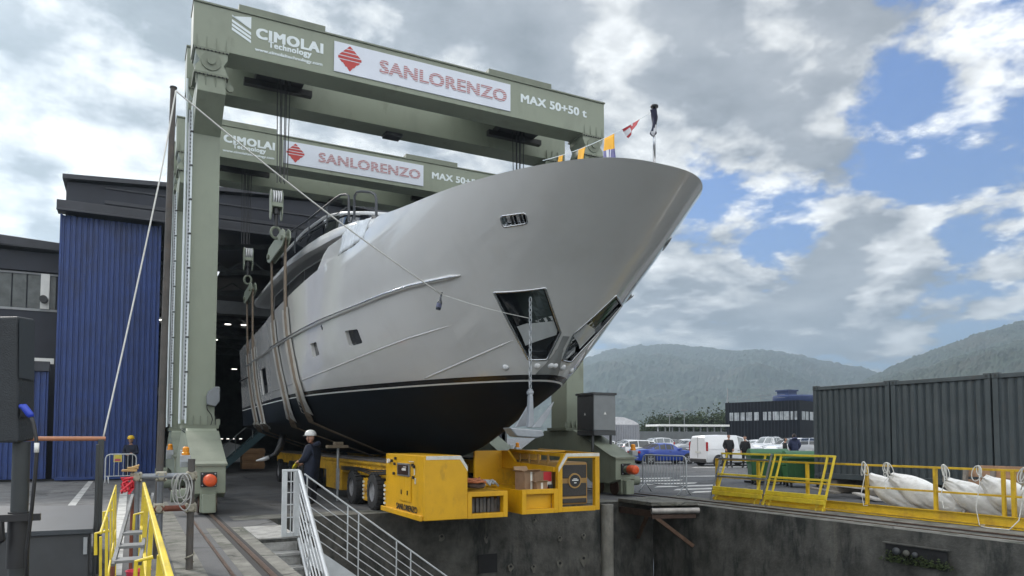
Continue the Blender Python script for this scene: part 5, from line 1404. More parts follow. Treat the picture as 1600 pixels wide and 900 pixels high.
    if hood:
        h = MB(); h.tube([(.13, .02, 1.47), (.09, .12, 1.50), (0, .15, 1.52), (-.09, .12, 1.50), (-.13, .02, 1.47)], .05, 8, rr=[.03, .06, .075, .06, .03]); child(h, 'hood', jacket)
    return r
# ================================================================== BOTTLE LINE, PIPE BARRIER, STAGE
M_rope = mat('white_rope', (.60, .60, .57), .8, var=.1, scale=20)
M_pole = mat('weathered_pole', (.085, .078, .072), .7, .2, var=.3, scale=3, stain=(.11, .085, .065), stain_amt=.5, stain_scale=5)
M_pipe = mat('scaffold_pipe', (.20, .215, .235), .45, .5, var=.2, scale=5)
M_rust = mat('rusty_pipe', (.16, .05, .03), .75, .1, var=.35, scale=6)
M_clamp = mat('clamp_zinc', (.32, .30, .24), .5, .5, var=.3, scale=14)
M_yel = mat('safety_yellow', (.66, .50, .03), .45, var=.12, scale=4, stain=(.35, .25, .05), stain_amt=.45, stain_scale=3)
M_yel2 = mat('rail_yellow', (.56, .36, .015), .5, var=.15, scale=3, stain=(.25, .13, .03), stain_amt=.5, stain_scale=2.2)
tp = aty(271, 138, 11.86)
pole_b = Vector((tp.x - .07, 11.86, 0))
def clamp(p, parent, r=.075):
    m = MB(); m.cyl(p - Vector((0, 0, .05)), p + Vector((0, 0, .05)), r, 12); m.cyl(p - Vector((.06, 0, 0)), p + Vector((.06, 0, 0)), r * .9, 12); m.cyl(p - Vector((0, .09, 0)), p + Vector((0, .09, 0)), r * .55, 10)
    for s in (-1, 1):
        for t in (-1, 1): m.cyl(p + Vector((.055 * s, -.10, .035 * t)), p + Vector((.055 * s, -.02, .035 * t)), .013, 6)
    m.build('clamp', M_clamp, parent, smooth=35)
fp = empty('flag_pole', pole_b, 'very tall weathered pole standing by the near crane leg, holding the white christening rope', 'pole')
MB().tube([pole_b, pole_b.lerp(tp, .5), tp], .062, 14, rr=[.052, .048, .042]).build('shaft', M_pole, fp, smooth=40)
MB().lathe([(.052, 0), (.052, .02), (.01, .03)], tp, n=14).build('cap', M_blk, fp, smooth=40)
# pipe barrier
pb = empty('pipe_barrier', (.4, 10.64, 0), 'scaffold pipe barrier with clamps and one rusty rail beside the near crane rail', 'barrier')
yb = 10.64; xa, xb = .07, .72
for x, mm in ((xa, M_pipe), (xb, M_pole)): MB().cyl((x, yb, 0), (x, yb, 1.46 if x > .5 else 1.30), .045, 14).build('post', mm, pb, smooth=40)
MB().cyl((xa, yb - .0, 1.235), (xb, yb, 1.235), .042, 14).build('rail', M_pipe, pb, smooth=40)
o = MB().cyl((.28, yb, .815), (xb, yb, .815), .040, 14).build('rail', M_rust, pb, smooth=40); o['label'] = 'rusty red lower rail'
MB().cyl((.36, yb + .25, .3), (.36, yb + .25, 1.235), .04, 10).build('post', M_pipe, pb, smooth=40)
for p in ((xa, yb, 1.235), (.36, yb + .05, 1.235), (xb, yb, 1.235), (.34, yb + .05, .815), (xb, yb, .815)): clamp(Vector(p), pb)
MB().tube([(xb + .05 * math.cos(w), yb + .05 * math.sin(w), .10 + .012 * k) for k, w in enumerate([i * .7 for i in range(14)])], .012, 6).build('rope_tie', M_clamp, pb)
# coil of thin rope on the barrier
m = MB(); rc = random.Random(3)
cc = Vector((.60, yb - .09, 1.19))
for k in range(5):
    ww, hh = .07 + .03 * rc.random(), .15 + .10 * rc.random(); sx = rc.uniform(-.05, .05); rot = rc.uniform(-.35, .35); pts = []
    for i in range(29):
        a = 2 * math.pi * i / 28; x = ww * math.sin(a); z = -hh + hh * math.cos(a) ; pts.append(cc + Vector((sx + x * math.cos(rot) - z * math.sin(rot) * .5, -.02 - .012 * k + .02 * math.sin(2 * a), z + .08)))
    m.tube(pts, .008, 6, caps=False)
tag(m.build('rope_coil', mat('grey_rope', (.36, .36, .35), .85, var=.15, scale=20), smooth=True), 'loose coil of thin grey rope hung over the pipe barrier', 'rope')
# christening line: stage rail - pole top - bottle - anchor pocket
rail_end = atz(163, 685, 0) if False else None
bl_hit = hit(690, 455); bottle_top = bl_hit[0] + bl_hit[1] * .55
bottle_top = atd(689.5, 460, (bottle_top - EYE).dot(FW))
ptop = tp + Vector((.03, -.07, -.06))
stage_rail_z = 1.75
st_c = Vector((-.36, 10.92, stage_rail_z - .0)); st_c = aty(161, 685.5, 10.92)
endp = hit(829, 497)[0] + hit(829, 497)[1] * .05; endp = atd(826, 497, (Vector((X0, Yq, 4)) - EYE).dot(FW) - .06)
cl = empty('christening_line', (tp.x, tp.y, tp.z), 'thin white rope from stage rail over tall pole to the hanging bottle', 'rope')
def sagline(a, b, s, n=24): return [a.lerp(b, k / n) - Vector((0, 0, s * math.sin(math.pi * k / n))) for k in range(n + 1)]
q1 = aty(249, 283, 11.4)
MB().tube(sagline(st_c, q1, .04) + sagline(q1, ptop, .03)[1:], .011, 6).build('rope', M_rope, cl, smooth=True)
MB().tube(sagline(ptop, bottle_top, .10), .012, 6).build('rope', M_rope, cl, smooth=True)
MB().tube(sagline(bottle_top, endp, .03), .005, 6).build('rope', M_rope, cl, smooth=True)
bt = empty('champagne_bottle', bottle_top, 'dark champagne bottle hanging by its neck on the white rope in front of the hull', 'bottle')
axb = (down(bottle_top, 24, -5) - bottle_top).normalized(); Lb = .32
MB().lathe([(.013, -.01), (.016, 0), (.014, .03), (.015, .09), (.024, .125), (.044, .165), (.047, .19), (.047, .30), (.042, .318), (.01, .32)], bottle_top - axb * .03, axb, 16).build('glass', mat('bottle_glass', (.012, .016, .03), .1, var=.1, spec=.8), bt, smooth=40)
MB().lathe([(.0485, .20), (.0485, .27)], bottle_top - axb * .03, axb, 16, caps=False).build('label', mat('bottle_label', (.10, .11, .19), .5, var=.3, scale=30), bt, smooth=True)
MB().lathe([(.017, -.012), (.019, .02), (.016, .03)], bottle_top - axb * .03, axb, 12).build('cork', M_blk, bt, smooth=True)
MB().tube([bottle_top + Vector((.022 * math.cos(w), .022 * math.sin(w), .004 * k - .015)) for k, w in enumerate([i * .8 for i in range(16)])], .007, 6).build('knot', M_rope, bt, smooth=True)

# stage with handrail
M_deckp = mat('stage_board', (.040, .047, .055), .5, var=.2, scale=1.5)
M_skirt = mat('stage_skirt', (.045, .048, .052), .6, var=.15)
M_dgrey = mat('dark_grey_steel', (.045, .05, .052), .45, .3, var=.15)
M_copper = mat('wooden_handrail', (.36, .15, .075), .4, var=.12, scale=8)
sg_ = empty('stage_platform', (-2.6, 11.9, 0), 'dark portable stage platform at lower left, its copper-brown handrail level with eye height', 'stage')
F0, F1, B0, B1 = atz(-60, 834.6, .65), atz(146, 826, .65), atz(-60, 790.5, .65), atz(149, 789.5, .65)
m = MB(); m.prism([F0, F1, B1, B0], F0, F0 - Vector((0, 0, .06))); m.build('deck', M_deckp, sg_, bevel=.006)
def low(p, z): return Vector((p.x, p.y, z))
m = MB(); d_ = Vector((0, .04, 0)); m.prism([low(F0 + d_, .585), low(F1 + d_ - Vector((.05, 0, 0)), .585), low(F1 + d_ - Vector((.05, 0, 0)), 0.01), low(F0 + d_, .01)], (0, 0, 0), (0, .02, 0)); m.build('skirt', M_skirt, sg_)
m = MB(); m.prism([low(F1, .585) + Vector((-.04, .08, 0)), low(B1, .585) + Vector((-.04, 0, 0)), low(B1, .01) + Vector((-.04, 0, 0)), low(F1, .01) + Vector((-.04, .08, 0))], (0, 0, 0), (-.02, 0, 0)); m.build('skirt', M_skirt, sg_)
pr = aty(158, 690, 10.92); xr = pr.x
MB().box(xr - .035, xr + .035, 10.88, 10.96, 0.0, 1.72).build('post', M_dgrey, sg_, bevel=.004)
xl = aty(150, 800, 10.5).x
MB().box(xl - .018, xl + .018, 10.42, 10.5, 0.0, 1.66).build('post', M_dgrey, sg_, bevel=.004)
MB().tube([aty(-80, 685.5, 10.92), aty(165, 685.5, 10.92)], .030, 12).build('handrail', M_copper, sg_, smooth=40)
for k in range(1, 4): MB().cyl((xr - 1.6 * k, 10.92, .65), (xr - 1.6 * k, 10.92, 1.73), .02, 8).build('post', M_dgrey, sg_, smooth=40) if k > 1 else None
MB().box(F1.x - .10, F1.x - .06, F1.y + .0, F1.y + .035, .35, .55).build('latch', M_gal, sg_)
# loudspeaker on its pole
spk = empty('loudspeaker', (-.6, 4.9, 1.73), 'black loudspeaker box at the left edge with a blue power plug', 'loudspeaker')
dS = 4.15
def sp(u, v, dd=0): return atd(u, v, dS + dd)
m = MB(); f = [sp(-70, 496), sp(28, 494), sp(28, 692), sp(-70, 692)]; bk = [sp(-64, 500, .30), sp(55, 498.5, .16), sp(54, 687, .16), sp(-64, 688, .30)]
m.add(f + bk, [(0, 3, 2, 1), (4, 5, 6, 7), (0, 1, 5, 4), (1, 2, 6, 5), (2, 3, 7, 6), (3, 0, 4, 7)]); bx = m.build('cabinet', mat('speaker_black', (.020, .024, .028), .55, var=.2, scale=12, bump=.3, bscale=120), spk, bevel=.012)
m = MB().add([sp(30, 499, -.006), sp(54.5, 502, .13), sp(53.5, 594, .13), sp(29, 590, -.006)], [(0, 3, 2, 1)]); m.build('side_panel', mat('speaker_panel', (.032, .038, .044), .5, var=.1), spk)
m = MB().prism([sp(32, 630, .0), sp(48, 631, .09), sp(48, 652, .09), sp(32, 651, .0)], (0, 0, 0), RT * .004); m.build('socket', M_blk, spk)
pg0 = sp(37, 635, -.03); pg1 = sp(47, 648, -.03)
MB().tube([pg0 - RT * .02, pg0, pg1, pg1 + (pg1 - pg0) * .3], .018, 10, rr=[.013, .019, .02, .012]).build('plug', mat('blue_plug', (.02, .05, .42), .35, var=.1), spk, smooth=True)
cbp = [pg1, sp(52, 660, -.04), sp(56, 680, -.05), sp(58, 700, -.05), sp(55, 740, -.06), sp(49, 800, -.06), sp(42, 860, -.05), sp(42, 930, -.05)]
MB().tube(cbp, .010, 8).build('cable', M_blk, spk, smooth=True)
MB().tube([sp(57.5, 692, -.051), sp(57, 707, -.053)], .0125, 8).build('cable_tag', M_wht, spk, smooth=True)
ss = empty('speaker_stand', (sp(30, 950).x, sp(30, 950).y, 0), 'black steel pole stand carrying the loudspeaker at the left edge', 'stand')
c1 = sp(34, 690, .10); fx, fy = c1.x, c1.y
MB().cyl((fx, fy, .05), (fx, fy, c1.z), .045, 16).build('pole', M_dgrey, ss, smooth=40)
MB().cyl((fx, fy, 1.0), (fx, fy, 1.32), .056, 16).build('collar', M_blk, ss, smooth=40)
MB().box(fx - .13, fx + .11, fy - .07, fy - .03, 1.27, 1.31).tube([(fx - .15, fy - .06, 1.12), (fx - .08, fy - .08, 1.18), (fx - .09, fy - .07, 1.27)], .03, 8).build('clamp_handle', M_blk, ss, smooth=40)
m = MB().lathe([(.30, 0), (.30, .02), (.06, .05)], (fx, fy, 0), n=20); m.build('base', M_blk, ss, smooth=40)

# yellow swing barriers along the coping
def y_panel(x, ya, yb2, label, lean, f=1.0):
    r = empty('safety_barrier', (x, (ya + yb2) / 2, 0), label, 'barrier', 'yellow barriers by the near rail')
    f *= .72
    L = lambda y, z: Vector((x + lean * z, y, z))
    for z, w in ((1.16, .055), (.62, .05)):
        MB().bar(L(ya, z), L(yb2, z), .045 * f, w * f).build('rail', M_yel, r, bevel=.006)
    if f == 2: MB().bar(L(ya, .16), L(yb2, .16), .02, .18).build('kick_plate', M_yel, r)
    n = 5
    for k in range(n):
        y = ya + (yb2 - ya) * k / (n - 1); MB().bar(L(y, 0.01), L(y, 1.14), (.06 if k % 2 else .045) * f, .035 * f, up=(0, 1, 0)).build('post', M_yel, r, bevel=.005)
    for k in (0, 2):
        y = ya - (ya - yb2) * .2 * (k + 1); MB().tube([L(y, .95), L(y, .95) + Vector((-.10, 0, -.02)), L(y, .75) + Vector((-.10, 0, 0))], .014, 8).build('hook', M_yel, r)
    return r
y_panel(.12, 10.4, 2.2, 'bright yellow safety barrier panel in the foreground, the one nearer the crane rail', 0.03)
y_panel(-.13, 10.2, 5.2, 'bright yellow safety barrier panel in the foreground, the one nearer the stage', -.02, .5)
m = MB(); 
gl = empty('folded_steps', (-.3, 8.6, 0), 'grey metal folding steps leaning beside the yellow barrier panels', 'steps')
a = aty(207, 775, 9.9); b = aty(176, 885, 7.6); 
M_sg = mat('steps_grey', (.17, .175, .18), .6, .2, var=.2)
MB().bar(a, b, .03, .05).build('stringer', M_sg, gl); MB().bar(a + Vector((.22, .1, 0)), b + Vector((.22, .1, 0)), .03, .05).build('stringer', M_sg, gl)
for k in range(3):
    q = a.lerp(b, .60 + k * .17); MB().box(q.x, q.x + .22, q.y - .10, q.y + .12, q.z - .012, q.z + .012).build('tread', M_sg, gl)
for q in (a, b): MB().cyl((q.x, q.y, 0), (q.x, q.y, q.z), .02, 8).build('leg', M_rust, gl)
# warning tape, rag and red bucket near the barrier
M_tape = mat('red_tape', (.60, .03, .05), .5, var=.2); 
m = MB(); rc = random.Random(5); c = aty(199, 752, 10.5)
for k in range(9):
    pts = [c + Vector((rc.uniform(-.07, .07), rc.uniform(-.07, .07), rc.uniform(-.16, .06))) for _ in range(4)]; m.tube(pts, .014, 5)
tag(m.build('warning_tape', [M_tape]), 'knot of red and white warning tape tied to the pipe barrier', 'tape')
m = MB(); c = aty(209, 735, 10.62)
for k in range(4): m.obox(c + Vector((.02 * k - .05, 0, .015 * k)), Vector((.09 - .012 * k, 0, .02 * (k % 2))), (0, .05, 0), (0, 0, .014))
tag(m.build('work_glove', mat('tan_leather', (.40, .26, .11), .8, var=.2, scale=12), bevel=.01), 'tan work glove lying on top of the pipe barrier post', 'glove')
m = MB(); c = atz(216, 903, .12); m.lathe([(.10, -.12), (.13, .08), (.14, .09), (.12, .09), (.09, -.1)], (c.x, c.y, .12), n=18)
tag(m.build('bucket', mat('pink_red_plastic', (.62, .05, .09), .4, var=.05), smooth=40), 'pinkish red plastic bucket on the ground under the yellow barrier', 'bucket')

# ---- stairs down into the dock, gate and railings
M_galr = mat('galvanised_rail', (.52, .54, .55), .45, .25, var=.1, scale=5)
M_step = mat('step_plate', (.30, .30, .29), .7, .2, var=.3, scale=5, bump=.4, bscale=40, stain=(.12, .115, .10), stain_amt=.7, stain_scale=2.5)
ds = empty('dock_stair', (2.3, 12, -1.4), 'metal-plated stair descending beside the near dock wall with a white tube railing', 'stair')
MB().box(SX0 + .003, BX0 - .003, 13.1, 15.0, .004, .022).build('landing_plate', M_step, ds)
for k in range(9):
    y1 = 13.1 - .29 * k; z1 = -.20 * (k + 1)
    MB().box(SX0 + .01, BX0 - .05, y1 - .33, y1 - .003, z1 - .05, z1).box(SX0 + .01, BX0 - .05, y1 - .02, y1 - .004, z1, z1 + .148).build('step', M_step, ds, bevel=.006)
xr_ = BX0 - .03
T = lambda s, h: Vector((xr_, 13.08 - s, h - .69 * s))
MB().tube([T(0, 1.15), T(3.2, 1.15)], .034, 10).build('handrail', M_galr, ds, smooth=40)
for h in (.95, .76, .57, .38, .19, .0): MB().tube([T(.02, h), T(3.2, h)], .013 if h else .03, 8).build('rail', M_galr, ds, smooth=40)
for s in (.9, 1.9, 2.9): MB().tube([T(s, -.05), T(s, 1.15)], .02, 8).build('baluster', M_galr, ds, smooth=40)
gt = empty('stair_gate', (2.48, 13.1, 0), 'narrow galvanised gate with grid bars standing open at the top of the dock stair', 'gate')
x0, x1 = 2.335, 2.63
for x in (x0, x1 - .09): MB().box(x, x + .085, 13.09, 13.15, .03, 1.15).build('gate_post', M_galr, gt, bevel=.005)
MB().box(x0, x1 - .01, 13.085, 13.155, 1.15, 1.19).box(x0 + .087, x1 - .092, 13.1, 13.14, .03, .10).build('gate_rail', M_galr, gt, bevel=.004)
for z in (.35, .57, .78, .97): MB().box(x0 + .087, x1 - .092, 13.11, 13.13, z, z + .018).build('grid_bar', M_galr, gt)
MB().box(x0 + .14, x0 + .155, 13.095, 13.108, .10, 1.15).build('grid_bar', M_galr, gt)
MB().box(x1 - .09, x1 + .03, 13.16, 13.2, .03, 1.15).build('side_plate', M_galr, gt)
# long flight along the front wall
fs_ = empty('gangway_stair', (4.2, 13.2, -2.2), 'grey galvanised stair running down along the dock front wall with thin rails', 'stair')
yS = 13.16
T2 = lambda s, h, dy=0: Vector((2.72 + s, yS + dy, h - .745 * s))
for dy in (0,):
    MB().tube([T2(0, 1.10, dy), T2(3.9, 1.10, dy)], .016, 8).build('handrail', M_galr, fs_, smooth=40)
    for h in (.92, .76, .60, .44, .28, .12): MB().tube([T2(0, h, dy), T2(3.9, h, dy)], .009, 6).build('rail', M_galr, fs_, smooth=40)
    for s in (.05, .78, .98, 1.7, 1.98, 2.7, 3.0, 3.6): MB().tube([T2(s, -.1 if s not in (.78, 1.7, 2.7) else .12, dy), T2(s, 1.10, dy)], .013, 8).build('baluster', M_galr, fs_, smooth=40)
for dy in (-.02, -.78):
    MB().bar(T2(-.05, -.22, dy), T2(4.0, -.22, dy), .02, .26).build('stringer', M_galr, fs_)
for k in range(14):
    p = T2(.1 + k * .28, -.2); MB().box(p.x - .13, p.x + .13, yS - .76, yS - .035, p.z - .015, p.z + .015).build('tread', M_step, fs_)

# ================================================================== TRANSPORTER
M_ty = mat('machine_yellow', (.66, .355, .005), .42, var=.08, scale=1.6, stain=(.46, .24, .01), stain_amt=.4, stain_scale=1.3, streak=.5, stain2=(.20, .12, .03), stain2_amt=.3, stain2_scale=4)
M_tyd = mat('machine_yellow_worn', (.50, .28, .01), .55, var=.2, scale=3, stain=(.15, .09, .03), stain_amt=.5, stain_scale=2.5)
M_tyre = mat('tyre_rubber', (.028, .028, .029), .85, var=.25, scale=8, bump=.3)
M_gril = mat('grille_dark', (.035, .032, .030), .55, var=.3, scale=40)
M_grf = mat('grille_frame', (.40, .24, .075), .45, var=.1)
M_wtape = mat('white_strip', (.64, .63, .58), .55, var=.15, scale=7)
M_ls = mat('label_sticker', (.62, .60, .55), .5, var=.2, scale=30)
tr_ = empty('boat_transporter', (7.2, 20, 0), 'yellow self-propelled boat transporter with two overhanging heads at the dock edge', 'transporter')
def frame_rect(x0, x1, z0, z1, y0, y1, b):
    m = MB(); m.box(x0, x0 + b, y0, y1, z0, z1); m.box(x1 - b, x1, y0, y1, z0, z1); m.box(x0 + b, x1 - b, y0 + .001, y1 - .001, z0, z0 + b); m.box(x0 + b, x1 - b, y0 + .001, y1 - .001, z1 - b, z1)
    return m
# closed head on the left
yf, yr = 13.6, 16.03
m = MB(); P = [(5.12, .10), (6.06, .10), (6.06, 1.15), (5.90, 1.385), (5.12, 1.385)]
m.prism([(x, yf, z) for x, z in P], (0, yf, 0), (0, yr, 0)); hl = m.build('power_head', M_ty, tr_, bevel=.018)
MB().box(5.06, 5.118, yf + .05, yr + .18, .095, .20).build('skid', M_ty, hl, bevel=.01)
m = MB(); m.prism([(5.16, yf - .006, 1.375), (5.91, yf - .006, 1.375), (6.055, yf - .006, 1.15), (6.055, yf - .006, 1.06), (5.885, yf - .006, 1.30), (5.16, yf - .006, 1.30)], (0, 0, 0), (0, .005, 0)); m.build('white_edge', M_wtape, hl)
m = frame_rect(0, 1, 0, 1, 0, 1, .1)
# control panel on the side
xs = 5.112
m = MB(); m.box(xs - .03, xs + .004, 14.38, 15.14, .93, 1.20); pn = m.build('control_panel', mat('panel_alu', (.30, .31, .33), .35, .6, var=.15), hl, bevel=.008)
MB().box(xs - .036, xs - .031, 14.43, 15.09, .965, 1.165).build('panel_glass', mat('panel_glass', (.05, .03, .025), .1, var=.3, scale=3), pn)
MB().box(xs - .039, xs - .0365, 14.55, 14.80, 1.05, 1.10).box(xs - .039, xs - .0365, 14.52, 14.72, 1.12, 1.135).build('panel_display', M_ls, pn)
for y0, y1 in ((14.32, 14.69), (14.70, 15.05)):
    d = MB().box(xs - .014, xs + .006, y0, y1, .415, .925).build('door', M_ty, hl, bevel=.006)
    MB().box(xs - .03, xs - .015, y0 + .16, y0 + .19, .55, .64).build('handle', M_blk, d)
for y, z, a, b in ((14.45, .80, .07, .10), (14.13, .98, .05, .13), (14.08, .80, .06, .12), (14.32, 1.24, .3, .012)):
    MB().box(xs - .004, xs + .004, y - a / 2, y + a / 2, z, z + b).build('sticker', M_ls, hl)
for y, z in ((15.35, 1.14), (15.3, 1.26), (14.2, 1.15), (14.12, 1.12), (14.15, .90), (15.55, 1.2), (15.4, .93)):
    MB().box(xs - .04, xs + .004, y - .025, y + .025, z, z + .06).build('switch', M_blk, hl, bevel=.006)
MB().lathe([(.05, 0), (.05, .05), (.01, .055)], (xs + .0, 15.75, 1.22), (-1, 0, 0), 12).build('lamp', M_wht, hl, smooth=40)
text_mb('SANLORENZO', (xs - .001, 15.25, .215), (0, -1, 0), (0, 0, 1), 1.30, .13, .006, .003, 1.06).build('lettering', mat('black_stencil', (.03, .025, .015), .6, var=.2), hl)
# basket beside it
m = frame_rect(6.066, 6.98, .095, .635, yf + .02, yf + .14, .10); bk = m.build('basket', M_ty, tr_, bevel=.008)
MB().box(6.066, 6.98, yf + .14, 16.4, .10, .16).box(6.90, 6.978, yf + .14, 16.4, .165, .63).build('basket_floor', M_ty, bk)
m = MB(); rc = random.Random(11)
for k in range(9):
    x = 6.2 + k * .085; m.box(x - .035, x + .035, yf + .18 + rc.random() * .05, yf + .3, .19, .46 + .05 * rc.random())
m.build('battery_pack', mat('dark_cargo', (.075, .07, .066), .6, var=.45, scale=7), bk, bevel=.01)
# open head on the right
m = MB(); b = .10
P = [(8.12, 1.30), (8.235, 1.10), (8.235, .12)]
fr_ = MB(); fr_.box(8.19, 8.30, yf, yf + .12, .13, 1.09); fr_.box(9.15, 9.265, yf, yf + .12, .14, 1.40); fr_.box(8.30, 9.15, yf + .001, yf + .119, .13, .235); fr_.box(8.41, 9.15, yf + .001, yf + .119, 1.29, 1.40)
fr_.prism([(8.19, yf + .001, 1.09), (8.30, yf + .001, 1.09), (8.44, yf + .001, 1.29), (8.41, yf + .001, 1.40), (8.36, yf + .001, 1.40)], (0, 0, 0), (0, .117, 0))
hr = fr_.build('open_head', M_ty, tr_, bevel=.008)
m = MB(); m.prism([(9.26, yf - .005, 1.395), (8.40, yf - .005, 1.395), (8.20, yf - .005, 1.10), (8.20, yf - .005, .99), (8.43, yf - .005, 1.325), (9.26, yf - .005, 1.325)], (0, 0, 0), (0, .004, 0)); m.build('white_edge', M_wtape, hr)
m = frame_rect(7.31, 8.188, .125, .64, yf + .002, yf + .12, .10); m.box(7.41, 8.09, yf + .13, yf + .15, .22, .55); bk2 = m.build('basket', M_ty, tr_, bevel=.008)
MB().box(7.31, 7.36, yf + .12, 16.4, .13, .63).box(7.36, 8.2, yf + .15, 16.3, .56, .60).build('basket_side', M_ty, bk2)
# rear bulkhead, sloping braces and top rails of the open head
m = MB(); m.box(7.40, 9.25, 16.2, 16.28, .2, 1.42); m.build('bulkhead', M_ty, hr)
m = MB(); m.prism([(8.14, 16.2, 1.42), (8.14, 15.9, 1.42), (8.14, 15.5, 1.16), (8.14, yf + .12, 1.10), (8.14, yf + .12, 1.0), (8.14, 16.2, 1.0)], (0, 0, 0), (.06, 0, 0)); m.build('side_plate', M_ty, hr)
m = MB(); m.bar((8.38, yf + .1, 1.36), (8.38, 16.2, 1.42), .08, .08).bar((9.2, yf + .1, 1.36), (9.2, 16.2, 1.42), .08, .08).box(8.3, 9.2, 14.9, 16.2, 1.40, 1.43); m.build('top_rail', M_ty, hr)
for k in range(4): MB().box(8.25 + .05, 8.33, 14.2 + k * .45, 14.28 + k * .45, 1.12, 1.36).build('baffle', M_grf, hr, bevel=.01)
# engine with its grille
m = MB(); m.box(8.33, 9.06, yf + .16, 15.6, .26, 1.20); eng = m.build('engine_cover', M_grf, hr, bevel=.05)
gy = yf + .15
for z0, z1 in ((.845, 1.14), (.45, .735), (.30, .40)):
    m = MB(); m.box(8.385, 9.005, gy - .012, gy + .008, z0, z1); m.build('grille', M_gril, eng, bevel=.012)
m = MB(); m.cyl((8.69, gy - .035, .79), (8.69, gy + .005, .79), .165, 26); m.build('badge_ring', M_grf, eng, smooth=40)
m = MB(); m.cyl((8.69, gy - .045, .79), (8.69, gy - .034, .79), .132, 26); m.build('badge', M_blk, eng, smooth=40)
for z0, z1 in ((.80, .822), (.755, .777)):
    MB().box(8.38, 8.53, gy - .014, gy - .002, z0, z1).build('trim_bar', M_grf, eng); MB().box(8.85, 9.0, gy - .014, gy - .002, z0, z1).build('trim_bar', M_grf, eng)
m = MB(); m.box(8.61, 8.77, gy - .05, gy - .0455, .79, .815); m.box(8.64, 8.74, gy - .05, gy - .0455, .825, .84); m.box(8.66, 8.72, gy - .05, gy - .0455, .735, .755); m.build('badge_mark', M_wht, eng)
# long beams, bogies and wheels
for x0, x1, sgn in ((5.3, 6.1, 1), (8.2, 9.0, -1)):
    MB().box(x0, x1, 16.25, 31, .78, 1.06).box(x0 - .05, x1 + .05, 16.1, 31, 1.065, 1.13).build('main_beam', M_tyd, tr_, bevel=.01)
    MB().box(x0 + .1, x1 - .1, 16.1, 31, 1.135, 1.19).build('timber', mat('beam_timber', (.11, .10, .095), .85, var=.3, scale=6), tr_)
    xo = x0 - .02 if sgn > 0 else x1 + .02
    for y in (17.2, 19.05, 25.6, 27.5, 29.8):
        cx = xo - .02 * sgn; 
        for off in (.0, .42):
            xx = cx + sgn * (.03 + off)
            wl_ = MB(); wl_.lathe([(.24, -.15), (.40, -.145), (.435, -.10), (.44, 0), (.435, .10), (.40, .145), (.24, .15)], (xx, y, .44), (1, 0, 0), 28, caps=False)
            w = wl_.build('wheel', M_tyre, tr_, smooth=30)
            m = MB()
            for k in range(24):
                a = 2 * math.pi * k / 24; u_ = Vector((0, math.cos(a), math.sin(a))); tgt = Vector((0, -math.sin(a), math.cos(a)))
                for dx in (-.08, .08): m.obox(Vector((xx + dx, y, .44)) + u_ * .44, Vector((.055, 0, 0)), tgt * (.032), u_ * .014)
            m.build('tread', M_tyre, w)
            m = MB().lathe([(.245, .13), (.235, .08), (.15, .06), (.14, .10), (.07, .11), (.02, .11)], (xx, y, .44), (-sgn, 0, 0), 22, caps=False).lathe([(.245, .13), (.25, -.13)], (xx, y, .44), (-sgn, 0, 0), 22, caps=False)
            m.build('rim', mat('rim_grey', (.30, .30, .31), .5, .3, var=.2), w, smooth=30)
            for k in range(8):
                a = 2 * math.pi * k / 8; MB().cyl((xx - sgn * .085, y + .11 * math.cos(a), .44 + .11 * math.sin(a)), (xx - sgn * .075 - sgn * .03, y + .11 * math.cos(a), .44 + .11 * math.sin(a)), .013, 6).build('nut', M_blk, w) if off == 0 and y < 20 else None
        MB().box(xo + sgn * .12, xo + sgn * .66, y - .16, y + .16, .38, .80).build('axle_arm', M_tyd, tr_, bevel=.02)
    for y in (18.1, 16.35):
        p = MB().box(xo - .02, xo + .5 if sgn > 0 else xo - .5, y - .18, y + .22, .16, .72).build('step_box', M_ty, tr_, bevel=.01)
        m = MB()
        for k in range(5): m.box(xo - .04 * sgn, xo - .018 * sgn, y + .10, y + .225, .20 + k * .10, .25 + k * .10)
        m.build('hazard_strip', M_wtape, p)
        MB().cyl((xo - .02 * sgn, y - .02, .42), (xo - .06 * sgn, y - .02, .42), .06, 14).build('hub', M_grf, p, smooth=40)
    # ribbed drive unit behind the worker
    u_ = MB().box(xo + .0, xo + sgn * .5, 20.6, 22.4, .25, 1.02).build('drive_unit', M_tyd, tr_, bevel=.02)
    for k in range(5): MB().box(xo - .02 * sgn, xo + .01 * sgn, 20.75, 21.6, .38 + k * .12, .43 + k * .12).build('rib', M_tyd, u_)
    for k in range(7): MB().box(xo - .01 * sgn, xo + .04 * sgn, 16.5 + k * .42, 16.8 + k * .42, .82, 1.0).build('bracket', M_ty, tr_, bevel=.01)
    for k in range(3): MB().tube([(xo - .03 * sgn, 16.4, .9 + .04 * k), (xo - .07 * sgn, 17.4, .84 + .05 * k), (xo - .04 * sgn, 18.6, .9 + .03 * k), (xo - .05 * sgn, 20.4, .86 + .04 * k)], .018, 6).build('hose', M_blk, tr_, smooth=True)
for y in (18.5, 23, 28): MB().box(6.102, 8.198, y - .2, y + .2, .80, 1.05).build('cross_beam', M_tyd, tr_, bevel=.02)
# adjustable prop under the hull
pp = empty('hull_prop', (5.15, 19.9, 0), 'slender grey steel prop with timber head under the dark hull beside the worker', 'prop')
pq = aty(528, 720, 19.9); MB().cyl((pq.x, 19.9, 0.02), (pq.x, 19.9, 1.45), .035, 10).box(pq.x - .04, pq.x + .04, 19.86, 19.94, .35, .9).build('tube', M_gal, pp, smooth=40)
MB().box(pq.x - .30, pq.x + .25, 19.75, 20.05, 1.45, 1.53).box(pq.x - .12, pq.x + .12, 19.8, 20.0, 1.53, 1.62).build('head', mat('prop_timber', (.20, .16, .11), .85, var=.3, scale=6), pp, bevel=.01)
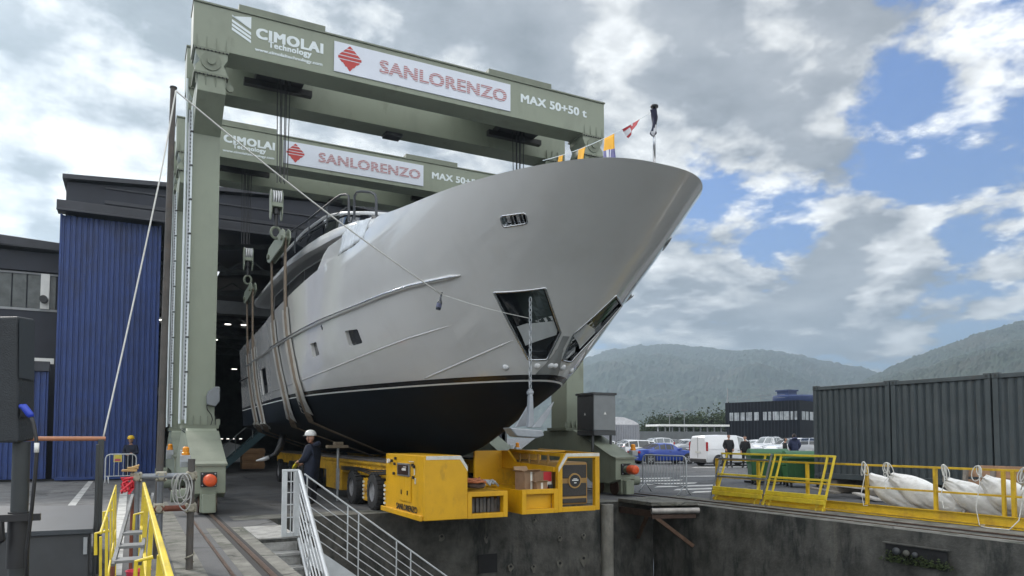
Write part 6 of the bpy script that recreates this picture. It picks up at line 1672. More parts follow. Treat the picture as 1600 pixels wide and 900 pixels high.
# cargo in the baskets
M_card = mat('cardboard', (.26, .165, .10), .85, var=.15, scale=5)
M_card2 = mat('cardboard_inside', (.34, .23, .145), .85, var=.12, scale=5)
def carton(c, w, d, h, label, rz=0, flaps=True, red=False, tape=True):
    r = empty('cardboard_box', c, label, 'box', 'boxes in the open transporter head', rz)
    def q(mb, name, m, bevel=0, par=None):
        me = bpy.data.meshes.new(name); me.from_pydata([tuple(p) for p in mb.v], [], mb.f); me.materials.append(m); o = bpy.data.objects.new(name, me); COL.objects.link(o); o.parent = par or r; return o
    m = MB(); t = .006
    m.box(-w / 2, w / 2, -d / 2, d / 2, 0, t); m.box(-w / 2, -w / 2 + t, -d / 2, d / 2, t, h); m.box(w / 2 - t, w / 2, -d / 2, d / 2, t, h); m.box(-w / 2 + t, w / 2 - t, -d / 2, -d / 2 + t, t, h); m.box(-w / 2 + t, w / 2 - t, d / 2 - t, d / 2, t, h)
    q(m, 'carton', M_card)
    if flaps:
        m = MB(); m.bar((0, -d / 2 - .001, h), (0, -d / 2 - d * .33, h + .045), w * .98, .006); q(m, 'flap', M_card2)
        m = MB(); m.bar((0, d / 2, h), (0, d / 2 + d * .2, h + .10), w * .98, .006); q(m, 'flap', M_card2)
        m = MB(); m.bar((-w / 2, 0, h), (-w / 2 - .07, 0, h + .03), d * .98, .006); q(m, 'flap', M_card2)
    if tape: m = MB(); m.box(-.03, .02, -d / 2 - .004, -d / 2 - .001, 0.01, h); q(m, 'tape', M_wtape)
    if red:
        m = MB(); m.box(w * .02, w / 2 - .01, -d / 2 - .004, -d / 2 - .001, h * .45, h - .01); m.box(w * .02, w / 2 - .01, -d / 2 - .004, -d / 2 - .001, .01, h * .17); q(m, 'printed_panel', mat('print_red', (.50, .02, .03), .5, var=.1))
        m = MB(); m.box(w * .02, w / 2 - .01, -d / 2 - .004, -d / 2 - .001, h * .18, h * .44); q(m, 'printed_panel', M_wtape)
    return r
carton((7.66, yf + .45, .605), .36, .36, .40, 'open brown carton with white tape strip, leftmost in the open head', .12)
carton((7.97, yf + .42, .605), .42, .34, .40, 'brown carton with red and white printed panel beside the engine', -.06, False, True, False)
carton((7.86, yf + .20, .605), .26, .16, .17, 'small open carton with a wide flap in front of the red printed carton', .0)
m = MB(); m.box(8.07, 8.17, yf + .18, yf + .28, .605, .72); tag(m.build('meter_box', M_dgrey, bevel=.01), 'small dark meter box at the right end of the basket ledge', 'box')
# rope and rags heaped over the left basket
M_or = mat('orange_sling', (.42, .15, .07), .8, var=.3, scale=10); M_br = mat('brown_rag', (.085, .06, .05), .9, var=.35, scale=9)
def heap(name, c, r, n, mt, label, seed, thick=.03):
    rc = random.Random(seed); m = MB()
    for k in range(n):
        pts = []; a0 = rc.uniform(0, 6.28)
        for i in range(9):
            a = a0 + i * .6; rr_ = r * rc.uniform(.4, 1); pts.append(Vector(c) + Vector((rr_ * math.cos(a) * 1.3, rr_ * math.sin(a) * .7, max(0, .18 * (1 - rr_ / r) + rc.uniform(0, .06)) + thick)))
        m.tube(pts, thick, 6)
    return tag(m.build(name, mt, smooth=True), label, 'rope')
m = MB(); m.box(6.07, 6.95, yf + .2, 15.2, .60, .625); m.build('basket_lid', M_tyd, bk)
heap('rag_heap', (6.35, yf + .7, .63), .30, 6, M_br, 'dark brown heap of rags and slings on the left basket', 2, .045)
heap('sling_heap', (6.45, yf + .55, .72), .22, 4, M_or, 'orange lifting slings lying on top of the dark rag heap', 4, .024)
heap('hose_coil', (7.15, 15.0, .62), .22, 4, mat('pale_hose', (.42, .46, .50), .5, var=.15), 'pale blue-grey hose coil between the two transporter heads', 9, .024)
MB().box(6.97, 7.42, 14.8, 16.0, .52, .60).build('link_beam', M_ty, tr_)
# ---- workers
hd_ = -RT
ws_ = atz(487, 790, 0)
pose = dict(ell=(.24, -.10, 1.13), wrl=(.10, -.30, 1.08), elr=(-.25, -.08, 1.12), wrr=(-.10, -.30, 1.02), head=(0, -.06, 1.66), look=0.0, knl=(.12, -.05, .5))
wk = person(ws_, (hd_ * .97 + Vector((FW.x, FW.y, 0)) * .15), 'worker in white helmet and navy jacket holding a yellow remote control under the hull', pose, M_navyj, helmet=M_helw, hair=False, hood=True, scale=1.04, coat_len=.18, bulk=1.5)
def in_local(r, mb):
    Mx = Matrix.Translation(r.location) @ Matrix.Rotation(r.rotation_euler.z, 4, 'Z') @ Matrix.Scale(r.scale[0], 4)
    mb.v = [Mx @ p for p in mb.v]; return mb
m = in_local(wk, MB().prism([(-.11, -.47, .98), (.09, -.47, .98), (.09, -.38, 1.09), (-.11, -.38, 1.09)], (0, 0, 0), (0, -.02, -.09)))
rcx = empty('remote_control', m.v[0], 'yellow crane remote control box held at the waist of the worker in the white helmet', 'remote control')
m.build('case', mat('remote_yellow', (.66, .55, .04), .4, var=.05), rcx, bevel=.012)
m = in_local(wk, MB())
for k in range(3): m2 = in_local(wk, MB().cyl((-.07 + .06 * k, -.43, 1.05), (-.07 + .06 * k, -.46, 1.10), .012, 8)); m2.build('joystick', M_blk, rcx)
w2 = atz(203, 752.5, 0)
person(w2, (-Vector((FW.x, FW.y, 0)) + RT * .3).normalized(), 'worker in yellow helmet and dark jacket standing before the tall blue door', dict(ell=(.25, -.06, 1.15), wrl=(.09, -.27, 1.13), elr=(-.25, -.06, 1.15), wrr=(-.09, -.27, 1.10), look=-.3), M_navyj, helmet=M_hely, hair=False, scale=.98, bulk=1.15, coat_len=.1)
def crowd_barrier(a, b, label, h=1.1, m=None):
    a, b = Vector(a), Vector(b); d = (b - a); L = d.length; d.normalize(); n = d.cross(Vector((0, 0, 1)))
    r = empty('crowd_barrier', (a + b) / 2, label, 'barrier', 'grey crowd barriers')
    Z = lambda s, z: a + d * s + Vector((0, 0, z))
    MB().tube([Z(.02, .05), Z(.02, h - .15), Z(.06, h - .05), Z(.16, h), Z(L - .16, h), Z(L - .06, h - .05), Z(L - .02, h - .15), Z(L - .02, .05)], .024, 8).build('frame', m or M_galr, r, smooth=60)
    MB().tube([Z(.02, .28), Z(L - .02, .28)], .016, 8).build('rail', m or M_galr, r, smooth=40)
    k = int(L / .14)
    mm = MB()
    for i in range(1, k): MB().tube([Z(L * i / k, .28), Z(L * i / k, h)], .011, 6).build('bar', m or M_galr, r)
    for s in (.12, L - .12):
        MB().tube([Z(s, .28) + n * .0, Z(s, .2) + n * .1, Z(s, .01) + n * .26], .021, 8).build('foot', m or M_galr, r, smooth=True)
        MB().tube([Z(s, .28), Z(s, .2) - n * .1, Z(s, .01) - n * .26], .021, 8).build('foot', m or M_galr, r, smooth=True)
    return r
cbk = crowd_barrier(atz(163, 756), atz(213, 754.5), 'grey crowd barrier with a small yellow notice before the tall blue door')
c = aty(184, 716, atz(184, 755.3).y - .05); MB().box(c.x - .14, c.x + .14, c.y, c.y + .01, c.z - .14, c.z + .13).build('notice', mat('notice_yellow', (.6, .5, .08), .6, var=.2, scale=9), cbk)
MB().box(c.x - .1, c.x + .1, c.y - .004, c.y, c.z - .11, c.z - .02).build('notice_print', mat('notice_red', (.5, .1, .12), .6, var=.3, scale=20), cbk)
# ================================================================== RIGHT SIDE: RAILING, SACKS, CONTAINERS, SKIPS
XR = 14.86
M_mesh = M_yel2
gr_ = empty('dock_railing', (XR, 9, 0), 'long yellow railing with kick plate along the far side of the dock', 'railing')
ys = [15.9, 14.35, 12.75, 11.10, 9.50, 7.98, 6.4, 4.8]
for y in ys: MB().box(XR - .035, XR + .035, y - .035, y + .035, .004, 1.10).build('post', M_yel2, gr_, bevel=.005)
for z, w in ((1.115, .045), (.62, .04)):
    MB().box(XR - .022, XR + .022, 4.6, 15.95, z - w / 2, z + w / 2).build('rail', M_yel2, gr_, bevel=.004)
MB().box(XR - .06, XR - .04, 4.6, 15.95, .06, .24).build('kick_plate', M_yel2, gr_)
MB().box(XR - .09, XR - .0605, 4.6, 15.95, .225, .245).box(XR - .09, XR - .0605, 4.6, 15.95, .05, .07).box(XR - .11, XR + .05, 4.6, 15.95, .006, .03).build('plate_lip', M_yel2, gr_)
for y in (8.02 + .13,): MB().box(XR - .05, XR + .02, y - .03, y + .03, .004, 1.09).build('post', M_yel2, gr_, bevel=.005)
def lean_frame(y0, y1, xb, xt, label, m_side=None, h=1.31):
    """yellow tube frame with a step board, leaning on the railing"""
    r = empty('leaning_frame', (xb, (y0 + y1) / 2, 0), label, 'frame', 'yellow frames leaning on the dock railing')
    P = lambda y, z: Vector((xb + (xt - xb) * z / h, y, z))
    for y in (y0, y0 - .20, y1 + .20, y1):
        yy = y + (0 if y in (y0, y1) else 0); side = m_side if (m_side and y in (y0, y1)) else M_yel
        MB().bar(P(yy + (.10 if y > (y0 + y1) / 2 else .06), 0), P(yy - (.05), h), .045, .045).build('leg', side, r, bevel=.005)
    for z in (h - .02, .72): MB().bar(P(y0 - .02, z), P(y1, z), .045, .05).build('rail', M_yel, r, bevel=.005)
    if m_side:
        for z in (h - .16, .66): MB().bar(P(y0, z) - Vector((.05, 0, 0)), P(y1, z) - Vector((.05, 0, 0)), .04, .04).build('rail', m_side, r, bevel=.005)
    for z in (.33, .21): MB().bar(P(y0, z) - Vector((.06, 0, 0)), P(y1, z) - Vector((.06, 0, 0)), .05, .11).build('step_board', M_yel, r, bevel=.008)
    MB().bar(P(y0, .05), P(y1, .05), .03, .07).build('foot_rail', M_yel2, r)
    return r
lean_frame(15.65, 13.85, 14.45, 14.78, 'leaning yellow frame with grey side tubes, the one farther from the white sacks', M_pipe)
lean_frame(13.72, 11.92, 14.45, 14.78, 'leaning all-yellow frame with a wide step board, the one nearer the white sacks')
# white sacks hung by ropes behind the railing
M_sack = mat('white_sack', (.70, .70, .69), .5, var=.10, scale=3, bump=.8, bscale=9, stain=(.42, .41, .38), stain_amt=.5, stain_scale=2.5)
def sack(a, b, r, label, seed, ropes):
    """a: tied upper end, b: lower end"""
    a, b = Vector(a), Vector(b); t = empty('fender_sack', b, label, 'sack', 'white sacks behind the dock railing')
    d = (b - a).normalized(); s1 = d.cross(Vector((0, 0, 1))).normalized(); s2 = s1.cross(d); k = 64; vs = []; fs = []
    prof = [.34, .46, .62, .78, .90, .98, 1.0, .99, .95, .90, .85, .81, .78, .74, .52]
    N = 44; rc0 = random.Random(seed * 7)
    creases = [(rc0.uniform(.1, .95), rc0.uniform(0, 6.28), rc0.uniform(.25, .6), rc0.uniform(-3, 3)) for _ in range(16)]
    for i in range(N):
        f = i / (N - 1); q = f * (len(prof) - 1); i0 = min(len(prof) - 2, int(q)); rr = prof[i0] + (prof[i0 + 1] - prof[i0]) * (q - i0)
        c = a.lerp(b, f) - Vector((0, 0, .07 * math.sin(math.pi * f)))
        end = max(0, 1 - f / .22) + max(0, (f - .82) / .18)
        for j in range(k):
            w = 2 * math.pi * j / k; g = 1 + .10 * noise.noise(Vector((math.cos(w) * 1.4 + seed, math.sin(w) * 1.4, f * 3)))
            g += end * (.10 * math.sin(w * 7 + seed + 3 * f) + .05 * math.sin(w * 13 + seed * 2))
            for (cf, cw, cl_, tw) in creases:
                dw = (w - cw - (f - cf) * tw + math.pi) % (2 * math.pi) - math.pi
                g -= .085 * math.exp(-(dw / .13) ** 2 - ((f - cf) / (cl_ * .5)) ** 2)
            z_ = math.sin(w) * r * rr * g; vs.append(c + s1 * math.cos(w) * r * rr * g * .78 + s2 * (z_ if z_ > 0 else z_ * 1.05))
    for i in range(N - 1):
        for j in range(k): fs.append((i * k + j, i * k + (j + 1) % k, (i + 1) * k + (j + 1) % k, (i + 1) * k + j))
    fs += [tuple(range(k)), tuple((N - 1) * k + j for j in range(k - 1, -1, -1))]
    MB().add(vs, fs).build('sack_body', M_sack, t, smooth=True)
    rc = random.Random(seed)
    for (y, hang) in ropes:
        top = Vector((XR, y, 1.15)); m = MB()
        m.tube([a + Vector((0, .06, 0)), top + Vector((.03, .05, -.1)), top + Vector((0, .03, .03)), top + Vector((-.05, 0, 0)), top + Vector((-.04, -.05, -.2)), a + Vector((-.05, -.05, .04))], .011, 6)
        for q in range(3):
            rx_, rz_ = rc.uniform(.03, .10), rc.uniform(.09, .17); ph = rc.uniform(-.6, .6)
            lp = [top + Vector((-.06 - .012 * q, rx_ * math.sin(i * .45) + ph * .2 * (1 - math.cos(i * .45)) * rz_ * 3, -rz_ * (1 - math.cos(i * .45)) + .04)) for i in range(15)]; m.tube(lp, .009, 6)
        m.tube([top + Vector((-.05, 0, .0)), top + Vector((-.09, -.03, -.3)), top + Vector((-.12, .04, -hang * .7)), top + Vector((-.13, -.02, -hang)), top + Vector((-.16, -.14, -hang + .02))], .009, 6)
        m.build('rope', M_rope, t, smooth=True)
    return t
sack((15.12, 11.25, .84), (15.42, 10.12, .23), .27, 'white sack hanging at the leftmost post, far end of the row', 1, [(11.12, .95)])
sack((15.16, 10.72, .86), (15.42, 9.25, .27), .29, 'long white sack second from the left, behind the middle railing post', 2, [(10.55, .55)])
sack((15.14, 9.45, .82), (15.40, 8.32, .26), .28, 'white sack third from the left, just right of the middle railing post', 3, [(9.28, .85)])
sack((15.14, 8.70, .90), (15.40, 7.72, .30), .31, 'upright white sack fourth from the left with a long trailing rope', 4, [(8.58, 1.12)])
sack((15.16, 7.95, .74), (15.40, 7.1, .30), .30, 'white sack at the right edge of the picture', 5, [(7.72, .7)])
gtr = MB(); gtr.tube([Vector((14.68, 8.5, .02)), Vector((14.62, 8.35, .015)), Vector((14.58, 8.15, .02)), Vector((14.62, 7.95, .018)), Vector((14.7, 7.82, .2)), Vector((14.78, 7.78, .6)), Vector((14.84, 7.74, 1.12))], .010, 6)
tag(gtr.build('loose_rope', M_rope, smooth=True), 'white rope end trailing on the coping below the railing at right', 'rope')
# containers
M_cont = mat('container_slate', (.045, .058, .064), .5, var=.12, scale=1.0, stain=(.075, .088, .094), stain_amt=.45, stain_scale=1.6, bump=.3, bscale=2.2, stain2=(.085, .06, .045), stain2_amt=.3, stain2_scale=3.5, streak=.5)
M_contd = mat('container_dark', (.018, .022, .024), .6, var=.1)
def container(y0, y1, label, seed):
    r = empty('shipping_container', (20.7, (y0 + y1) / 2, .44), label, 'container', 'dark containers right of the car park')
    x0, x1, z0, z1 = 19.5, 21.94, .44, 3.38
    def sidewall(x, sgn):
        mb = MB(); n = 11; pts = []; ya, yb3 = y0 - .14, y1 + .14
        for i in range(n):
            a = ya + (yb3 - ya) * i / n; w = (yb3 - ya) / n
            pts += [(a, 0), (a + w * .42, 0), (a + w * .56, .04), (a + w * .86, .04)]
        pts.append((yb3, 0)); k = len(pts)
        vs = [(x + sgn * (.03 + q), p, z0 + .17) for p, q in pts] + [(x + sgn * (.03 + q), p, z1 - .13) for p, q in pts]
        # small dents along the sheet
        return mb.add(vs, [(i, i + 1, k + i + 1, k + i) for i in range(k - 1)])
    sidewall(x0, 1).build('side_panel', M_cont, r)
    MB().box(x0 + .08, x1 - .05, y1 + .05, y0 - .05, z0 + .1, z1 - .05).build('inner_box', M_contd, r)
    for y, s in ((y0, -1), (y1, 1)):
        MB().box(x0, x0 + .12, y, y + s * .14, z0, z1).build('corner_post', M_cont, r, bevel=.008)
        MB().box(x1 - .12, x1, y, y + s * .14, z0, z1).build('corner_post', M_cont, r)
        for z in (z0 - .012, z1 - .13):
            c = MB().box(x0 - .012, x0 + .14, y + .0 - s * .004, y + s * .17, z, z + .145).build('corner_casting', M_cont, r, bevel=.01)
            MB().lathe([(.034, 0), (.034, .004)], (x0 - .014, y + s * .085, z + .07), (-1, 0, 0), 14).build('hole', M_contd, c)
    MB().box(x0 + .004, x0 + .07, y0 - .15, y1 + .15, z1 - .13, z1 - .02).build('top_rail', M_cont, r, bevel=.006)
    MB().box(x0 + .004, x0 + .09, y0 - .15, y1 + .15, z0 + .01, z0 + .17).build('bottom_rail', M_cont, r, bevel=.006)
    MB().box(x0 + .1, x1 - .1, y1 + .06, y0 - .06, z1 - .048, z1 - .02).build('roof', M_cont, r)
    return r
container(16.45, 13.77, 'dark slate container nearest the car park, left one of three', 1)
container(13.72, 10.95, 'dark slate container in the middle of three', 2)
container(10.90, 8.1, 'dark slate container at the right edge, right one of three', 3)
# what the containers stand on
M_tim = mat('weathered_timber', (.20, .18, .155), .9, var=.3, scale=5)
M_plank = mat('fresh_timber', (.34, .20, .12), .8, var=.2, scale=4, stain=(.16, .10, .06), stain_amt=.5, stain_scale=2)
k = 0
for y, lb in ((15.9, 'low timber stack under the left end of the left container'), (14.3, 'low timber stack under the right end of the left container'), (13.2, 'low timber stack under the left end of the middle container'), (11.4, 'low timber stack under the right end of the middle container'), (10.3, 'low timber stack under the left end of the right container'), (8.6, 'low timber stack under the right end of the right container')):
    r = empty('timber_stack', (20.2, y, 0), lb, 'timber', 'timber under the containers')
    for z in (0.01, .15, .29): MB().box(19.6, 21.8, y - .25 + .05 * (z > .1), y + .25 - .04 * (z > .2), z, z + .132).build('timber', M_tim, r, bevel=.01)
def pallet(c, ax, ay, w, h, label, m=None):
    """slatted pallet standing up: ax along its width, ay up"""
    r = empty('pallet', c, label, 'pallet', 'pallets behind the sacks'); c = Vector(c); ax = Vector(ax).normalized(); ay = Vector(ay).normalized(); az = ax.cross(ay)
    for i in range(5): MB().obox(c + ay * (h * (.09 + .205 * i)), ax * w / 2, ay * h * .075, az * .012).build('slat', m or M_plank, r, bevel=.004)
    for s in (-.45, 0, .45): MB().obox(c + ax * w * s + ay * h * .5 + az * .055, ax * .04, ay * h * .5, az * .042).build('bearer', M_tim, r)
    return r
pallet((16.4, 9.25, .03), (0, -1, 0), (.14, 0, 1), 1.3, 1.02, 'upright brown pallet behind the third sack')
pallet((16.4, 7.85, .03), (0, -1, 0), (.14, 0, 1), 1.3, 1.05, 'upright brown pallet behind the fourth sack')
r = empty('board_panel', (16.2, 8.6, 0), 'plain brown wooden board leaning behind the upright pallets at right', 'board')
MB().obox((16.75, 8.2, .60), (.015, 0, 0), (0, 1.5, 0), (0.05, 0, .52)).build('board', M_plank, r, bevel=.006)
for i, (x, y, z, L, a, lb) in enumerate(((18.2, 13.6, .10, 1.4, .5, 'pale plank lying in front of the left container, lowest of the three'), (18.6, 14.3, .30, 1.5, -.25, 'pale plank propped at a slant before the left container'), (18.0, 14.9, .2, 1.2, .2, 'short grey plank at the left end of the planks before the container'))):
    d = Vector((math.sin(a), math.cos(a), .06)); p = Vector((x, y, z)); tag(MB().bar(p - d * L / 2, p + d * L / 2, .22, .05).build('loose_plank', M_tim if i == 2 else mat('pale_plank', (.45, .43, .40), .8, var=.2, scale=4), bevel=.005), lb, 'plank', 'loose planks before the containers')
# green waste skips
M_skip = mat('skip_green', (.035, .125, .045), .45, var=.15, scale=2, stain=(.022, .075, .03), stain_amt=.5, stain_scale=2.5)
def skip(c, w, d, h, label, rz):
    r = empty('waste_container', c, label, 'waste container', 'green waste containers', 0); c = Vector(c)
    ax = Vector((math.cos(rz), math.sin(rz), 0)); ay = Vector((-math.sin(rz), math.cos(rz), 0))
    def Pt(x, y, z): return c + ax * x + ay * y + Vector((0, 0, z))
    b = .82; m = MB()
    lo = [Pt(-w / 2 * .93, -d / 2 * b, .16), Pt(w / 2 * .93, -d / 2 * b, .16), Pt(w / 2 * .93, d / 2 * b, .16), Pt(-w / 2 * .93, d / 2 * b, .16)]
    hi = [Pt(-w / 2, -d / 2, h), Pt(w / 2, -d / 2, h), Pt(w / 2, d / 2, h), Pt(-w / 2, d / 2, h)]
    m.add(lo + hi, [(0, 3, 2, 1), (4, 5, 6, 7), (0, 1, 5, 4), (1, 2, 6, 5), (2, 3, 7, 6), (3, 0, 4, 7)]); m.build('tub', M_skip, r, bevel=.03)
    MB().obox(Pt(0, 0, h + .02), ax * (w / 2 + .05), ay * (d / 2 + .05), Vector((0, 0, .025))).build('rim', M_skip, r, bevel=.01)
    m = MB(); k = 9; vs = []
    for i in range(k):
        a = math.pi * i / (k - 1); y = -d / 2 * math.cos(a); z = h + .05 + .22 * math.sin(a); vs += [Pt(-w / 2, y, z), Pt(w / 2, y, z)]
    m.add(vs, [(2 * i, 2 * i + 1, 2 * i + 3, 2 * i + 2) for i in range(k - 1)] + [tuple(range(0, 2 * k, 2)), tuple(range(2 * k - 1, 0, -2))]); m.build('lid', M_skip, r, smooth=30)
    for s in (-.28, .28): m = MB(); m.obox(Pt(w * s, -d / 2 * .91 - .012, h * .55), ax * .03, ay * .03, Vector((0, 0, h * .34))); m.build('rib', M_skip, r, bevel=.01)
    for s in (-1, 1):
        for t in (-1, 1): MB().cyl(Pt(s * w * .38 - .03, t * d * .3, .08), Pt(s * w * .38 + .03, t * d * .3, .08), .08, 12).build('castor', M_blk, r, smooth=40)
    MB().cyl(Pt(-w / 2 - .12, -d * .2, h * .78), Pt(w / 2 + .12, -d * .2, h * .78), .035, 8).build('lift_bar', M_skip, r)
    return r
skip(atz(1200, 757), 1.35, 1.0, 1.05, 'green waste container on the left, partly behind the first leaning frame', -.62)
skip(atz(1257, 761), 1.35, 1.0, 1.0, 'green waste container on the right, beside the dark container', -.62)
MB_ = tag(MB().box(20.9, 22.1, 20.3, 20.9, .01, .09).build('black_mat', M_blk), 'low black tray on the ground left of the green waste containers', 'tray')
# crowd barrier by the far rail
crowd_barrier(Vector((14.60, 19.0, 0)), Vector((14.70, 17.0, 0)), 'grey crowd barrier standing across the striped paving at the far rail', 1.18, M_gal)

# bracketed timber ledge in the dock corner
lg_ = empty('dock_ledge', (12.4, 15.3, -.6), 'weathered steel ledge with a thick pipe edge bracketed in the dock corner', 'ledge')
LA = [atz(990, 786), atz(1040, 795), atz(1080, 791)]
MB().prism([Vector((11.75, 16.38, 0)), Vector((11.75, 14.95, 0)), Vector((12.94, 14.55, 0)), Vector((12.94, 16.38, 0))], (0, 0, -.10), (0, 0, -.004)).build('ledge_slab', M_conc, lg_, bevel=.012)
MB().cyl((11.72, 14.90, -.12), (12.9, 14.48, -.12), .075, 14).build('edge_pipe', mat('worn_pipe', (.34, .32, .30), .5, .4, var=.3, scale=6), lg_, smooth=40)
MB().bar((11.80, 16.3, -.20), (11.80, 14.98, -.20), .14, .16).bar((11.80, 15.0, -.27), (12.9, 14.62, -.27), .12, .10).build('beam', M_rail, lg_)
MB().bar((11.9, 14.95, -.30), (12.90, 14.72, -1.05), .09, .09).bar((11.80, 15.2, -.30), (12.4, 16.36, -1.0), .08, .08).build('brace', mat('rust_brown', (.12, .07, .045), .8, var=.3, scale=6), lg_)
MB().cyl((11.35, 16.32, BZ), (11.35, 16.32, -.05), .17, 16).build('fender_pile', mat('pale_concrete', (.26, .25, .22), .9, var=.3, scale=2, stain=(.10, .10, .09), stain_amt=.7, stain_scale=1.6, streak=.8), lg_, smooth=40)
# wall details: anchor holes, patches, niche with moss
def wall_spot(p, n, r, m, name, lab, cat, grp):
    o = MB().lathe([(r, .0), (r * .8, .012), (r * .3, .016), (.003, .017)], p, n, 9).build(name, m); return tag(o, lab, cat, grp)
M_patch = mat('lime_patch', (.125, .12, .103), .95, var=.3, scale=8)
hl_ = empty('tie_holes', (7, BY1, -1), 'row of dark tie holes with pale lime rims in the dock front wall', 'tie holes')
rc = random.Random(4)
for (u, v, r_) in ((690, 838, .06), (835, 812, .045), (875, 840, .05), (912, 836, .05), (945, 835, .04), (943, 872, .09), (912, 872, .07), (875, 880, .07), (798, 885, .06), (834, 885, .05), (760, 840, .04)):
    p = aty(u, v, BY1 - .03); s = r_ 
    o = MB(); K = 17; ph = rc.uniform(0, 6); vs = [p + Vector((s * 1.3 * (1 + .25 * math.sin(3 * k * .37 + ph) + .12 * rc.uniform(-1, 1)) * math.cos(2 * math.pi * k / K), 0, s * (1.5 + (1.2 * (ph > 3) if K * .5 < k < K * .9 else 0)) * (1 + .2 * rc.uniform(-1, 1)) * math.sin(2 * math.pi * k / K) - .03)) for k in range(K)]
    o.add(vs + [p + Vector((0, -.004, 0))], [(k, (k + 1) % K, K) for k in range(K)]); q = o.build('lime_rim', M_patch, hl_)
    MB().lathe([(s * .55, .0), (s * .5, .018)], p, (0, -1, 0), 10).build('hole', M_dark, q)
p = aty(762, 881, BY1 - .035); MB().box(p.x - .26, p.x + .26, p.y - .012, p.y, p.z - .22, p.z + .24).build('square_niche', M_dark, hl_)
nc = empty('wall_niche', (BX1, 9.2, -.5), 'shallow mossy niche with stones in the far dock wall', 'niche')
q0, q1 = atx(1385, 848, BX1 - .03), atx(1482, 866, BX1 - .03)
yA, yB = q0.y, q1.y
MB().box(BX1 - .06, BX1 - .045, yB, yA, -.62, -.28).build('recess', M_dark, nc)
MB().box(BX1 - .10, BX1 - .03, yB - .05, yA + .05, -.28, -.25).build('lintel', M_wall, nc, bevel=.01)
m = MB(); rc = random.Random(8); vs = []; fs = []
for k in range(420):
    y = rc.uniform(yB, yA) + .12 * math.sin(k); z = -.61 + abs(rc.gauss(0, .08)); c = Vector((BX1 - .07 - rc.uniform(0, .05), y, z)); a = Vector((rc.gauss(0, 1), rc.gauss(0, 1), rc.gauss(0, 1))).normalized() * .03; b = a.orthogonal().normalized() * .02; i = len(vs); vs += [c - a, c + b, c + a, c - b]; fs.append((i, i + 1, i + 2, i + 3))
tag(MB().add(vs, fs).build('moss', mat('moss', (.035, .05, .016), .95, var=.4, scale=10), nc), kind='stuff')
for k, (y, z, r_) in enumerate(((yA - .25, -.40, .08), (yA - .45, -.41, .065), (yA - .62, -.42, .06))):
    MB().ball((BX1 - .10, y, z), .05, r_, r_ * .9, 10, 7).build('stone', M_conc if k % 2 else M_cabd, nc, smooth=True)
# ================================================================== CARS AND PEOPLE IN THE CAR PARK
M_cglass = mat('car_glass', (.025, .03, .035), .05, var=.1, spec=.9)
M_cglass2 = mat('car_glass_pale', (.16, .18, .19), .08, var=.3, scale=1.5, spec=.9)
M_ctrim = mat('car_trim', (.02, .02, .022), .6, var=.1)
M_tail = mat('tail_lamp', (.35, .012, .015), .2, var=.1)
M_head = mat('head_lamp', (.55, .57, .60), .12, var=.1)
M_alloy = mat('alloy_rim', (.42, .43, .45), .3, .7, var=.1)
M_plate = mat('number_plate', (.55, .55, .52), .5, var=.15, scale=20)
PAINT = {k: mat('car_paint_' + k, c, .28, var=.02, coat=.8, scale=.5) for k, c in dict(white=(.68, .69, .71), silver=(.36, .37, .39), grey=(.15, .155, .165), black=(.018, .018, .022), blue=(.012, .055, .34), beige=(.40, .37, .33), darkblue=(.02, .03, .08), red=(.28, .02, .02)).items()}
